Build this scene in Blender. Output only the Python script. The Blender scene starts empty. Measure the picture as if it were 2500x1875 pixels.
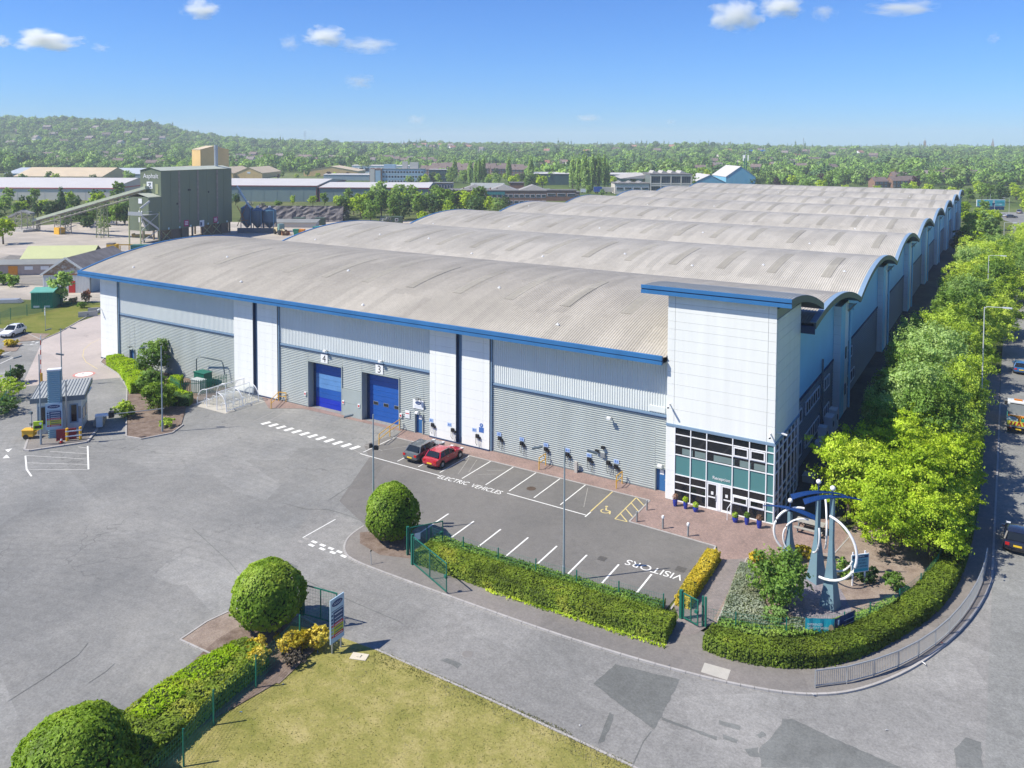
import bpy, math, random
import numpy as np
from mathutils import Vector, Matrix
S = bpy.context.scene
R = math.radians
# ------------------------------------------------------------------ camera (drone at 30 m, lens shifted down)
F_, CY_, PI_, RO_, YA_ = 1972.71, 448.68, 0.0463689, 0.00433108, -0.551951
fw = Vector((math.sin(YA_)*math.cos(PI_), math.cos(YA_)*math.cos(PI_), -math.sin(PI_)))
rt = Vector((math.cos(YA_), -math.sin(YA_), 0)); up = rt.cross(fw)
ax_r = rt*math.cos(RO_)+up*math.sin(RO_); ax_u = up*math.cos(RO_)-rt*math.sin(RO_)
CAM = Vector((15.22, -64.61, 30.0))
cd = bpy.data.cameras.new('camera'); cam = bpy.data.objects.new('camera', cd)
S.collection.objects.link(cam); S.camera = cam
cam.matrix_world = Matrix(((ax_r.x, ax_u.x, -fw.x, CAM.x), (ax_r.y, ax_u.y, -fw.y, CAM.y), (ax_r.z, ax_u.z, -fw.z, CAM.z), (0, 0, 0, 1)))
cd.sensor_width = 36; cd.lens = 36*F_/2500; cd.shift_y = -(937.5-CY_)/2500; cd.clip_start = .5; cd.clip_end = 20000
# ------------------------------------------------------------------ world, sun, exposure
SUN_EL = 50.0
W = bpy.data.worlds.new('World'); S.world = W; W.use_nodes = True
nt = W.node_tree; bg = nt.nodes['Background']
sky = nt.nodes.new('ShaderNodeTexSky'); sky.sky_type = 'NISHITA'; sky.sun_disc = False
sky.sun_elevation = R(SUN_EL); sky.sun_rotation = R(225)
sky.air_density = 1.0; sky.dust_density = 0.15; sky.ozone_density = 4.0; sky.altitude = 80
# the photograph's clear, slightly compressed blue: one even grade over the whole sky
gm_ = nt.nodes.new('ShaderNodeGamma'); gm_.inputs['Gamma'].default_value = 1.0; nt.links.new(sky.outputs[0], gm_.inputs['Color'])
tn_ = nt.nodes.new('ShaderNodeMix'); tn_.data_type = 'RGBA'; tn_.blend_type = 'MULTIPLY'; tn_.clamp_result = False; tn_.inputs[0].default_value = 1; tn_.inputs[7].default_value = (.34, .63, 1.08, 1)
nt.links.new(gm_.outputs[0], tn_.inputs[6]); nt.links.new(tn_.outputs[2], bg.inputs[0]); bg.inputs[1].default_value = 0.083
sl = bpy.data.lights.new('sun', 'SUN'); so = bpy.data.objects.new('sun', sl); S.collection.objects.link(so)
sl.energy = 4.15; sl.angle = R(.53); sl.color = (1, .935, .80)
so.rotation_euler = Vector((-math.cos(R(45))*math.cos(R(SUN_EL)), -math.sin(R(45))*math.cos(R(SUN_EL)), math.sin(R(SUN_EL)))).to_track_quat('Z', 'Y').to_euler()
S.view_settings.view_transform = 'Standard'; S.view_settings.look = 'None'; S.view_settings.gamma = 1
S.view_settings.use_curve_mapping = False; S.view_settings.exposure = 0.80
try:
    S.cycles.max_bounces = 6; S.cycles.transparent_max_bounces = 12; S.cycles.volume_bounces = 5
    S.cycles.use_denoising = True
except Exception: pass
# ------------------------------------------------------------------ helpers
COL = S.collection.objects
def g(px, py, z=0.0):
    "ground point measured in the photograph (2500 x 1875) by its line of sight"
    d = ax_r*((px-1250)/F_)+ax_u*((CY_-py)/F_)+fw
    t = (z-CAM.z)/d.z
    return (CAM.x+d.x*t, CAM.y+d.y*t)
def uv(u, v):
    "metres right of / ahead of the drone's heading -> world x, y"
    h = Vector((math.sin(YA_), math.cos(YA_)))
    return (CAM.x+h.y*u+h.x*v, CAM.y-h.x*u+h.y*v)
def rng(s): return random.Random(s)
class MB:
    def __init__(s): s.v = []; s.f = []
    def add(s, vs, fs):
        n = len(s.v); s.v += [tuple(p) for p in vs]; s.f += [tuple(i+n for i in f) for f in fs]; return s
    def box(s, x0, y0, z0, x1, y1, z1):
        return s.add([(x0,y0,z0),(x1,y0,z0),(x1,y1,z0),(x0,y1,z0),(x0,y0,z1),(x1,y0,z1),(x1,y1,z1),(x0,y1,z1)],
                     [(0,3,2,1),(4,5,6,7),(0,1,5,4),(1,2,6,5),(2,3,7,6),(3,0,4,7)])
    def bar(s, p, q, w, h=None):
        "square bar from p to q"
        h = h or w; p = Vector(p); q = Vector(q); d = (q-p).normalized()
        u = d.cross(Vector((0,0,1)))
        if u.length < 1e-3: u = Vector((1,0,0))
        u.normalize(); t = u.cross(d)
        vs = [p+u*a*w/2+t*b*h/2 for a,b in ((-1,-1),(1,-1),(1,1),(-1,1))]+[q+u*a*w/2+t*b*h/2 for a,b in ((-1,-1),(1,-1),(1,1),(-1,1))]
        return s.add(vs, [(0,1,2,3),(7,6,5,4),(0,4,5,1),(1,5,6,2),(2,6,7,3),(3,7,4,0)])
    def prism(s, pts, z0, z1):
        n = len(pts)
        return s.add([(x,y,z0) for x,y in pts]+[(x,y,z1) for x,y in pts],
                     [tuple(range(n-1,-1,-1)), tuple(range(n,2*n))]+[(i,(i+1)%n,n+(i+1)%n,n+i) for i in range(n)])
    def path(s, pts, r, n=8, cap=True):
        pts = [Vector(p) for p in pts]; rs = r if isinstance(r, (list, tuple)) else [r]*len(pts)
        vs = []; fs = []
        for i, p in enumerate(pts):
            d = (pts[min(i+1,len(pts)-1)]-pts[max(i-1,0)]).normalized()
            a = Vector((0,0,1)) if abs(d.z) < .9 else Vector((1,0,0))
            u = d.cross(a).normalized(); t = u.cross(d)
            vs += [p+(u*math.cos(2*math.pi*k/n)+t*math.sin(2*math.pi*k/n))*rs[i] for k in range(n)]
        for i in range(len(pts)-1):
            fs += [(i*n+k, i*n+(k+1)%n, (i+1)*n+(k+1)%n, (i+1)*n+k) for k in range(n)]
        if cap: fs += [tuple(range(n-1,-1,-1)), tuple(range((len(pts)-1)*n, len(pts)*n))]
        return s.add(vs, fs)
    def lathe(s, prof, n=16, c=(0,0,0)):
        vs = [(c[0]+r*math.cos(2*math.pi*k/n), c[1]+r*math.sin(2*math.pi*k/n), c[2]+z) for r, z in prof for k in range(n)]
        fs = [(i*n+k, i*n+(k+1)%n, (i+1)*n+(k+1)%n, (i+1)*n+k) for i in range(len(prof)-1) for k in range(n)]
        return s.add(vs, fs)
    def ball(s, c, r, n=10, m=6):
        pr = [(max(.001,r*math.sin(math.pi*i/m)), -r*math.cos(math.pi*i/m)) for i in range(m+1)]
        return s.lathe(pr, n, c)
    def poly(s, pts): return s.add(pts, [tuple(range(len(pts)))])
    def ribs(s, o, U, V, N, pitch, depth, duty=.5):
        "trapezoid sheet: ribs run along V, repeat along U, stand out along N"
        o, U, V, N = Vector(o), Vector(U), Vector(V), Vector(N); L = U.length; U = U/L
        k = max(1, round(L/pitch)); pt = L/k; xs = []
        for i in range(k):
            for a, h in ((0,0),(.5-duty/2+.02,0),(.5-duty/2+.14,1),(.5+duty/2-.02,1)): xs.append(((i+a)*pt, h))
            xs.append(((i+.5+duty/2+.1)*pt, 0))
        xs.append((L,0)); vs = []
        for x, h in xs: p = o+U*x+N*h*depth; vs += [p, p+V]
        return s.add(vs, [(2*i, 2*i+2, 2*i+3, 2*i+1) for i in range(len(xs)-1)])
    def mesh(s, name, m, smooth=False):
        me = bpy.data.meshes.new(name); me.from_pydata(s.v, [], s.f); me.update()
        if m is not None: me.materials.append(m)
        if smooth:
            me.polygons.foreach_set('use_smooth', [True]*len(me.polygons)); me.set_sharp_from_angle(angle=R(40))
        return me
    def obj(s, name, m, parent=None, smooth=False, loc=None, rz=0):
        return put(name, s.mesh(name, m, smooth), parent, loc, rz)
def put(name, me, parent=None, loc=None, rz=0):
    o = bpy.data.objects.new(name, me); COL.link(o)
    if parent is not None: o.parent = parent
    if loc is not None: o.location = loc
    if rz: o.rotation_euler = (0, 0, rz)
    return o
def tag(o, label=None, cat=None, group=None, kind=None):
    if label: o['label'] = label
    if cat: o['category'] = cat
    if group: o['group'] = group
    if kind: o['kind'] = kind
    return o
def thing(name, label, cat, loc=(0,0,0), rz=0, group=None):
    o = bpy.data.objects.new(name, None); COL.link(o); o.empty_display_size = .3
    o.location = loc; o.rotation_euler = (0,0,rz)
    return tag(o, label, cat, group)
def copy_tree(o, parent=None):
    c = o.copy(); COL.link(c)
    if parent is not None: c.parent = parent
    for ch in [x for x in o.children]: copy_tree(ch, c)
    return c
def dup(o, label=None, loc=None, rz=None, sc=None, group=None):
    c = copy_tree(o)
    if label: c['label'] = label
    if group: c['group'] = group
    if loc is not None: c.location = loc
    if rz is not None: c.rotation_euler = (0,0,rz)
    if sc is not None: c.scale = sc if isinstance(sc, (tuple, list)) else (sc, sc, sc)
    return c
_box = {}
def boxpart(name, dims, m, parent, loc, rz=0):
    "a block of shared mesh data, loc is its lower corner"
    k = (name, tuple(round(d, 4) for d in dims), m.name)
    if k not in _box: _box[k] = MB().box(0,0,0,*dims).mesh(name, m)
    return put(name, _box[k], parent, loc, rz)
def words(body, name, m, size, parent, loc, rot, align='LEFT', ext=.004):
    cu = bpy.data.curves.new(name, 'FONT'); cu.body = body; cu.size = size; cu.align_x = align; cu.extrude = ext
    k = bpy.data.objects.new(name, cu); me = bpy.data.meshes.new_from_object(k); me.name = name; me.materials.clear(); me.materials.append(m)
    bpy.data.objects.remove(k); o = bpy.data.objects.new(name, me); COL.link(o)
    o.location = loc; o.rotation_euler = rot
    if parent is not None: o.parent = parent
    return o
# ------------------------------------------------------------------ materials
def nodes(name):
    m = bpy.data.materials.new(name); m.use_nodes = True; n = m.node_tree
    return m, n, n.nodes['Principled BSDF'], n.links.new
def N(n, t, **kw):
    x = n.nodes.new(t)
    for k, v in kw.items():
        if k[0] == 'i' and k[1:].isdigit(): x.inputs[int(k[1:])].default_value = v
        else: setattr(x, k, v)
    return x
def noise(n, vec, scale, detail=4, rough=.6, sc=None):
    t = N(n, 'ShaderNodeTexNoise'); t.inputs['Scale'].default_value = scale; t.inputs['Detail'].default_value = detail; t.inputs['Roughness'].default_value = rough
    if sc:
        mp = N(n, 'ShaderNodeMapping'); mp.inputs['Scale'].default_value = sc; n.links.new(vec, mp.inputs[0]); vec = mp.outputs[0]
    n.links.new(vec, t.inputs['Vector']); return t.outputs['Fac']
def ramp(n, fac, stops):
    r = N(n, 'ShaderNodeValToRGB'); e = r.color_ramp.elements
    e[0].position, e[0].color = stops[0][0], (*stops[0][1], 1); e[1].position, e[1].color = stops[-1][0], (*stops[-1][1], 1)
    for p, c in stops[1:-1]: x = e.new(p); x.color = (*c, 1)
    n.links.new(fac, r.inputs[0]); return r.outputs[0]
def gr(a): return (a, a, a)
def mix(n, fac, a, b, mode='MIX'):
    m = N(n, 'ShaderNodeMix', data_type='RGBA', blend_type=mode)
    for s, v in ((m.inputs[0], fac), (m.inputs[6], a), (m.inputs[7], b)):
        if isinstance(v, (int, float)): s.default_value = v
        elif isinstance(v, tuple): s.default_value = (*v, 1)
        else: n.links.new(v, s)
    return m.outputs[2]
def bump(n, b, h, st, dist=.05):
    x = N(n, 'ShaderNodeBump'); x.inputs['Strength'].default_value = st; x.inputs['Distance'].default_value = dist
    n.links.new(h, x.inputs['Height']); n.links.new(x.outputs[0], b.inputs['Normal'])
def pos(n): return N(n, 'ShaderNodeNewGeometry').outputs['Position']
_m = {}
def M(name, col, rough=.6, var=.12, scale=1.5, metal=0, bmp=0, spec=.4, streak=None, fine=.06):
    "painted or mineral surface with wear: broad and fine noise, optional streaks"
    if name in _m: return _m[name]
    m, n, b, L = nodes(name); p = pos(n)
    c = mix(n, ramp(n, noise(n, p, scale, 6, .65, streak), [(.25, gr(0)), (.75, gr(1))]), tuple(x*(1-var) for x in col), tuple(min(1, x*(1+var)) for x in col))
    if fine: c = mix(n, ramp(n, noise(n, p, scale*14, 3), [(.3, gr(0)), (.7, gr(1))]), mix(n, 1.0, c, gr(1-fine), 'MULTIPLY'), c)
    L(c, b.inputs['Base Color']); b.inputs['Roughness'].default_value = rough; b.inputs['Metallic'].default_value = metal
    b.inputs['Specular IOR Level'].default_value = spec
    if bmp: bump(n, b, noise(n, p, scale*8, 5), bmp)
    _m[name] = m; return m
def glass(name, col, rough=.05):
    if name in _m: return _m[name]
    m, n, b, L = nodes(name); b.inputs['Base Color'].default_value = (*col, 1); b.inputs['Roughness'].default_value = rough
    b.inputs['Specular IOR Level'].default_value = .55; _m[name] = m; return m
def leaf(name, a, b_, hi, trans=.42, gain=1.7):
    "leaves: three tones by clump, by plant and by leaf"
    if name in _m: return _m[name]
    m, n, b, L = nodes(name); p = pos(n); oi = N(n, 'ShaderNodeObjectInfo').outputs['Random']
    f = N(n, 'ShaderNodeMath', operation='ADD'); L(noise(n, p, .55, 3), f.inputs[0])
    f2 = N(n, 'ShaderNodeMath', operation='MULTIPLY_ADD', i1=.26, i2=-.13); L(oi, f2.inputs[0]); L(f2.outputs[0], f.inputs[1])
    c = ramp(n, f.outputs[0], [(.3, a), (.52, b_), (.72, hi)])
    c = mix(n, ramp(n, noise(n, p, 8, 2), [(.32, gr(.0)), (.68, gr(1))]), mix(n, 1.0, c, gr(.58), 'MULTIPLY'), mix(n, 1.0, c, gr(1.18), 'MULTIPLY'))
    c = mix(n, ramp(n, noise(n, p, .33, 3, .7), [(.5, gr(0)), (.74, gr(.55))]), c, mix(n, 1.0, c, (1.28, 1.04, .8), 'MULTIPLY'))
    c = mix(n, 1.0, c, (gain*.98, gain*1.02, gain*1.45), 'MULTIPLY')
    L(c, b.inputs['Base Color']); b.inputs['Roughness'].default_value = .55; b.inputs['Specular IOR Level'].default_value = .25
    tr = N(n, 'ShaderNodeBsdfTranslucent'); L(mix(n, 1.0, c, (1.0, 1.0, .55), 'MULTIPLY'), tr.inputs[0])
    ms = N(n, 'ShaderNodeMixShader'); ms.inputs[0].default_value = trans
    L(b.outputs[0], ms.inputs[1]); L(tr.outputs[0], ms.inputs[2]); L(ms.outputs[0], n.nodes['Material Output'].inputs[0])
    _m[name] = m; return m
# ------------------------------------------------------------------ ground materials
def asphalt(name, col, stain=.25, light=.18, warm=(1,1,1), cracks=.35, grain=.22, worn=False):
    m, n, b, L = nodes(name); p = pos(n)
    c = mix(n, ramp(n, noise(n, p, .09, 5, .6), [(.35, gr(0)), (.68, gr(1))]), tuple(x*(1-stain) for x in col), tuple(x*(1+light)*w for x, w in zip(col, warm)))
    c = mix(n, ramp(n, noise(n, p, .5, 6, .7), [(.48, gr(0)), (.78, gr(.6))]), c, tuple(x*(1-stain*1.2) for x in col))
    c = mix(n, ramp(n, noise(n, p, .33, 5, .7, (1, .14, 1)), [(.5, gr(0)), (.8, gr(.45))]), c, tuple(x*(1+light*1.3) for x in col))
    # old repairs: oblong areas laid at slightly different times; oil spots; turning marks of lorries
    mp = N(n, 'ShaderNodeMapping'); mp.inputs['Scale'].default_value = (.055, .12, 0); mp.inputs['Rotation'].default_value = (0,0,R(33)); L(p, mp.inputs[0])
    vr = N(n, 'ShaderNodeTexVoronoi', distance='CHEBYCHEV'); vr.inputs['Scale'].default_value = 1; L(mp.outputs[0], vr.inputs['Vector']); sp = N(n, 'ShaderNodeSeparateColor'); L(vr.outputs['Color'], sp.inputs[0])
    c = mix(n, 1.0, c, ramp(n, sp.outputs[0], [(.0, gr(.90)), (.5, gr(1.0)), (1, gr(1.07))]), 'MULTIPLY')
    c = mix(n, ramp(n, noise(n, p, 1.1, 4, .6), [(.68, gr(0)), (.78, gr(.5))]), c, tuple(x*.5 for x in col))
    if worn:
        for k, (cx, cy, s) in enumerate(((-42,-48,.42),(-60,-8,.5),(-30,-62,.35))):
            mv = N(n, 'ShaderNodeMapping'); mv.inputs['Location'].default_value = (-cx,-cy,0); L(p, mv.inputs[0])
            w = N(n, 'ShaderNodeTexWave', wave_type='RINGS', rings_direction='Z'); w.inputs['Scale'].default_value = s; w.inputs['Distortion'].default_value = 5; w.inputs['Detail'].default_value = 3; w.inputs['Detail Scale'].default_value = .25; L(mv.outputs[0], w.inputs['Vector'])
            tm = mix(n, 1.0, ramp(n, w.outputs['Fac'], [(.72, gr(0)), (.97, gr(.2))]), ramp(n, noise(n, p, .05+.01*k, 3), [(.46, gr(0)), (.6, gr(1))]), 'MULTIPLY')
            c = mix(n, tm, c, tuple(x*.62 for x in col))
    # aggregate grain
    c = mix(n, 1.0, c, ramp(n, noise(n, p, 7, 3, .8), [(.3, gr(1-grain)), (.7, gr(1+grain))]), 'MULTIPLY')
    c = mix(n, 1.0, c, ramp(n, noise(n, p, 1.7, 4, .7), [(.3, gr(1-grain*.6)), (.7, gr(1+grain*.5))]), 'MULTIPLY')
    # hairline cracks in some places
    dis = N(n, 'ShaderNodeVectorMath', operation='ADD'); sc = N(n, 'ShaderNodeVectorMath', operation='SCALE'); sc.inputs['Scale'].default_value = 1.6
    nz = N(n, 'ShaderNodeTexNoise'); nz.inputs['Scale'].default_value = .8; L(p, nz.inputs[0]); L(nz.outputs['Color'], sc.inputs[0]); L(p, dis.inputs[0]); L(sc.outputs[0], dis.inputs[1])
    vo = N(n, 'ShaderNodeTexVoronoi', feature='DISTANCE_TO_EDGE'); vo.inputs['Scale'].default_value = .13; L(dis.outputs[0], vo.inputs['Vector'])
    k = mix(n, 1.0, ramp(n, vo.outputs['Distance'], [(0, gr(cracks)), (.006, gr(0))]), ramp(n, noise(n, p, .06, 2), [(.45, gr(0)), (.6, gr(1))]), 'MULTIPLY')
    c = mix(n, k, c, tuple(x*.35 for x in col))
    L(c, b.inputs['Base Color']); b.inputs['Roughness'].default_value = .85; b.inputs['Specular IOR Level'].default_value = .3
    bump(n, b, noise(n, p, 9, 4, .8), .35, .02); _m[name] = m; return m
A_YARD = asphalt('yard_asphalt', (.215,.218,.216), .18, .22, (1.03,1,.96), .7, .22, True)
A_ROAD = asphalt('road_asphalt', (.225,.224,.218), .17, .2, (1.02,1,.99), .3, .25)
A_MAIN = asphalt('main_road_asphalt', (.212,.215,.208), .15, .14, (1,1,1), .2, .25)
A_PARK = asphalt('parking_asphalt', (.168,.163,.157), .18, .12, (1.02,1,.98), .35, .15)
A_PATH = asphalt('footway_asphalt', (.198,.187,.178), .14, .14, (1.05,1,.97), .35, .15)
A_PATCH = asphalt('patch_asphalt', (.148,.154,.150), .26, .26, (1,1,1), .1, .2)
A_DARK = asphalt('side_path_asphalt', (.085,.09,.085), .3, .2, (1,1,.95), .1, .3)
A_PINK = asphalt('pinkish_concrete', (.40,.355,.335), .12, .1, (1.02,1,.98), .5, .1)
A_DUST = asphalt('dusty_yard', (.37,.335,.295), .16, .2, (1.02,1,.97), 0, .12)
def soil(name, c1, c2, c3, sc=1.2, bm=.7):
    m, n, b, L = nodes(name); p = pos(n)
    c = ramp(n, noise(n, p, sc, 8, .75), [(.3, c1), (.5, c2), (.72, c3)])
    c = mix(n, 1.0, c, ramp(n, noise(n, p, 11, 4, .8), [(.3, gr(.72)), (.7, gr(1.25))]), 'MULTIPLY')
    L(c, b.inputs['Base Color']); b.inputs['Roughness'].default_value = .95; b.inputs['Specular IOR Level'].default_value = .15
    bump(n, b, noise(n, p, 8, 6, .8), bm, .06); _m[name] = m; return m
SOIL = soil('bare_soil', (.10,.07,.055), (.185,.14,.115), (.26,.21,.18))
SOIL2 = soil('pinkish_soil', (.16,.12,.10), (.27,.215,.18), (.33,.28,.24), .6)
SLATE = soil('plum_slate_chippings', (.15,.135,.15), (.23,.21,.23), (.31,.29,.31), 3)
LAWN = soil('mown_grass', (.14,.155,.03), (.26,.24,.075), (.42,.35,.165), .3, .6)
LAWN2 = soil('fresh_mown_grass', (.085,.115,.02), (.155,.17,.035), (.22,.20,.06), .3, .5)
SCRUB = soil('rough_ground', (.05,.075,.022), (.09,.115,.035), (.17,.16,.075), .05, .5)
ROCK = soil('quarry_face', (.07,.066,.07), (.15,.14,.145), (.25,.235,.23), .5, 1.0)
def pavers(name, c1, c2, joint, bw=.2, bh=.1, rot=0.0):
    m, n, b, L = nodes(name); p = pos(n)
    mp = N(n, 'ShaderNodeMapping'); mp.inputs['Rotation'].default_value = (0,0,rot); L(p, mp.inputs[0])
    t = N(n, 'ShaderNodeTexBrick'); t.inputs['Scale'].default_value = 1; t.inputs['Brick Width'].default_value = bw; t.inputs['Row Height'].default_value = bh
    t.inputs['Mortar Size'].default_value = .008; t.inputs['Color1'].default_value = (*c1, 1); t.inputs['Color2'].default_value = (*c2, 1); t.inputs['Mortar'].default_value = (*joint, 1)
    L(mp.outputs[0], t.inputs['Vector'])
    c = mix(n, 1.0, t.outputs['Color'], ramp(n, noise(n, p, .5, 6, .7), [(.3, gr(.78)), (.7, gr(1.2))]), 'MULTIPLY')
    c = mix(n, 1.0, c, ramp(n, noise(n, p, 6, 3, .7), [(.3, gr(.85)), (.7, gr(1.15))]), 'MULTIPLY')
    L(c, b.inputs['Base Color']); b.inputs['Roughness'].default_value = .85; bump(n, b, t.outputs['Fac'], -.3, .02); _m[name] = m; return m
BRICKPAV = pavers('red_block_paving', (.30,.205,.18), (.235,.165,.15), (.17,.14,.125), .2, .1, R(45))
GREYPAV = pavers('grey_block_paving', (.235,.20,.19), (.19,.17,.165), (.13,.12,.115), .2, .1)
KERB = M('kerb_concrete', (.37,.355,.345), .85, .15, 1.2, bmp=.3)
PAINT = M('road_paint_white', (.72,.72,.70), .7, .12, 2.5)
PAINT_OLD = M('road_paint_worn', (.30,.29,.275), .8, .25, 3)
PAINT_OLD2 = M('road_paint_faded', (.52,.51,.49), .8, .25, 3)
PAINT_Y = M('road_paint_yellow', (.56,.46,.21), .7, .2, 2.5)
def field_mat():
    "far terrain: meadow, scrub and garden tones"
    m, n, b, L = nodes('terrain_green'); p = pos(n)
    c = ramp(n, noise(n, p, .012, 6, .7), [(.3, (.045,.07,.022)), (.5, (.075,.115,.03)), (.7, (.13,.17,.055))])
    c = mix(n, ramp(n, noise(n, p, .004, 3), [(.56, gr(0)), (.6, gr(.5))]), c, (.20,.23,.09))
    c = mix(n, 1.0, c, ramp(n, noise(n, p, .6, 5, .8), [(.3, gr(.6)), (.7, gr(1.3))]), 'MULTIPLY')
    L(c, b.inputs['Base Color']); b.inputs['Roughness'].default_value = .95; b.inputs['Specular IOR Level'].default_value = .1
    return m
TERR = field_mat()
# ------------------------------------------------------------------ terrain (one sheet to the horizon)
def sst(a, b, x):
    t = max(0.0, min(1.0, (x-a)/(b-a))); return t*t*(3-2*t)
def rough(u, v):
    return (math.sin(u*.0031+1.3)+math.sin(v*.0043+u*.0011)+.6*math.sin(u*.0087-v*.0023+2))/2.6
def height(u, v):
    "terrain height; u right of, v ahead of the drone's heading"
    d = math.hypot(u, v)
    h = sst(620, 2600, d)*(27+9*rough(u, v))
    h -= sst(2600, 5200, d)*14
    if v > 100:
        t = u/v
        ridge = float(np.interp(t, [-1.2,-.634,-.557,-.48,-.443,-.416,-.39,-.32,-.15], [.9,.93,1,.84,.75,.58,.38,.2,0]))*(1+.03*math.sin(u*.011))
        h += ridge*72*sst(1050, 2350, v)*(1-.6*sst(2600, 4200, v))
    return h
def make_terrain():
    mb = MB(); rs = [0, 60, 200, 420]+[520+80*i for i in range(40)]+[3800, 4200, 4700, 5300, 6200, 7500]
    ths = [math.radians(a) for a in list(range(-180, -44, 12))+[x*1.5 for x in range(-29, 30)]+list(range(46, 180, 12))]
    n = len(ths)
    for r in rs:
        for a in ths:
            u, v = r*math.sin(a), r*math.cos(a); x, y = uv(u, v)
            mb.v.append((x, y, height(u, v)-.06))
    for i in range(len(rs)-1):
        for k in range(n):
            k2 = (k+1) % n; mb.f.append((i*n+k, i*n+k2, (i+1)*n+k2, (i+1)*n+k))
    o = mb.obj('terrain', TERR, smooth=True); tag(o, kind='structure')
make_terrain()
def sheet(name, m, pts, z, kind='structure'):
    o = MB().poly([(x, y, z) for x, y in pts]).obj(name, m); return tag(o, kind=kind)
# ------------------------------------------------------------------ paved areas (plan in metres, front wall of the tower on y = 0)
EDGE = [(-27.3,-17.6),(-27.2,-19.2),(-26.7,-20.4),(-25.8,-21.4),(-24.6,-22.0),(-20.6,-22.1),(-9.4,-22.05),(-3.9,-21.75),(0,-21.3),(2.9,-20.8),(5.8,-19.95),(7.8,-18.75),(9.3,-17.15),(10.9,-14.65),(12.1,-12.05),(13.4,-8.45),(14.5,-4.0),(14.98,-.6)]
def smooth(pts, k=3):
    for _ in range(k):
        pts = [pts[0]]+[q for a, b in zip(pts, pts[1:]) for q in ((a[0]*.75+b[0]*.25, a[1]*.75+b[1]*.25), (a[0]*.25+b[0]*.75, a[1]*.25+b[1]*.75))]+[pts[-1]]
    return pts
EDGE = smooth(EDGE, 2)
sheet('rough_ground', SCRUB, [(-420,-80),(60,-130),(60,330),(-420,330)], -.03)
sheet('works_yard', A_DUST, [(-290,45),(-255,20),(-160,12),(-128,26),(-100,40),(-100,190),(-180,200),(-218,160),(-290,120)], -.012)
yard = sheet('yard', A_YARD, [(-126,-75),(-22.0,-75),(-20.5,-33),(-17,-29.5),(-12,-22.5),(-9.2,-16),(-9.2,2.6),(-92.5,2.6),(-126,4)], 0.0)
sheet('concrete_lane', A_PINK, [(-88.2,-12.3),(-84.1,-6.6),(-81.0,-2.6),(-92.6,1.3),(-92.6,4),(-98,14),(-121.5,27),(-124,24),(-118,12),(-110.3,2.2)], .004)
lot = sheet('parking_lot', A_PARK, [(-39.2,-4.4),(-38.6,-1.15),(-10.0,-1.15),(-9.95,-5.7),(-2.8,-5.9),(-2.7,-7.6),(-3.0,-16.2),(-21.6,-16.9),(-23.5,-15.5),(-27.3,-17.4),(-32.2,-15.2),(-36.5,-6.6)], .005)
road = sheet('entrance_road', A_ROAD, [(-33.2,-17.0),(-27.3,-17.6)]+EDGE+[(15.0,-.6),(15.0,-60),(12,-31),(-2,-29.2),(-16.2,-29.1),(-21.5,-29),(-26.2,-30.4)], .006)
main = sheet('main_road', A_MAIN, [(15.0,-60),(15.0,60),(15.4,150),(15.5,250),(17,320),(30,362),(60,392),(60,372),(40,350),(30,315),(27,250),(26,60),(25.5,-60)], .010)
sheet('far_junction', A_MAIN, [(2,372),(8,352),(17,318),(30,330),(60,385),(60,430),(30,392)], .014)
sheet('lawn', LAWN, [(-19.2,-29.2),(-16.2,-29.0),(-7.8,-29.1),(.5,-29.4),(10,-31),(12,-45),(6,-60),(-22,-60),(-20.5,-45),(-19.6,-37)], .03)
sheet('roadside_grass', LAWN2, [(-133,3.5),(-124.2,2.8),(-117.6,3.5),(-110.6,2.2),(-113,6),(-119,13),(-121,15.5),(-123,19.5),(-128,25),(-134,22),(-131,12)], .02)
sheet('footway', A_PATH, EDGE+[(14.95,60),(12.8,60),(12.6,2),(11,-6),(8,-13),(4,-17),(-1,-17),(-21,-17),(-24,-15.8)], .10)
sheet('frontage_paving', BRICKPAV, [(-60.6,1.2),(-56,-1.7),(-52.7,.3),(-38.5,.6),(-37.8,-1.08),(-9.9,-1.08),(-9.85,-5.62),(-2.72,-5.84),(-1.9,-7.8),(-.3,-6.6),(2,-4.6),(5,-2.6),(5.5,1),(4.2,3.2),(.2,3.2),(-.03,-.04),(-9.02,-.04),(-9.02,1.2)], .02)
sheet('gate_path', GREYPAV, [(-2.66,-7.5),(-1.88,-7.86),(-.28,-6.64),(.3,-15.2),(-.4,-17.4),(-.9,-18),(-1.9,-18),(-1.9,-16.3),(-2.6,-15.3)], .106)
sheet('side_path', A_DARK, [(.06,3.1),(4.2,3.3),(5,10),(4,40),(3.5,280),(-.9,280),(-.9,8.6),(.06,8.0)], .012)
sheet('garden_bed', SOIL2, [(-.3,-6.64),(2,-4.62),(5,-2.62),(5.5,3),(6,40),(13,40),(13.2,4),(12.6,-4),(10.5,-9.5),(8.5,-12.5),(5,-15.3),(1,-16.8),(.1,-16.6)], .11)
sheet('slate_bed', SLATE, [(2.6,-7.4),(4.4,-6.3),(6.3,-7.4),(7.3,-9.6),(7.5,-11.2),(6.9,-12.2),(5.8,-12.9),(4.4,-12.6),(3.2,-10.6)], .115)
sheet('tree_bed', SOIL, [(-26.8,-18.6),(-24.2,-16.1),(-21.4,-16.9),(-20.9,-19.6),(-23.2,-20.4),(-25.6,-19.9)], .104)
isl = sheet('planting_island', SOIL2, [(-26.7,-34.5),(-26.9,-32.5),(-26.6,-30.7),(-24.6,-29.2),(-22.4,-29.0),(-19.3,-29.7),(-18.6,-34.2),(-23.5,-34.4)], .07)
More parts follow.
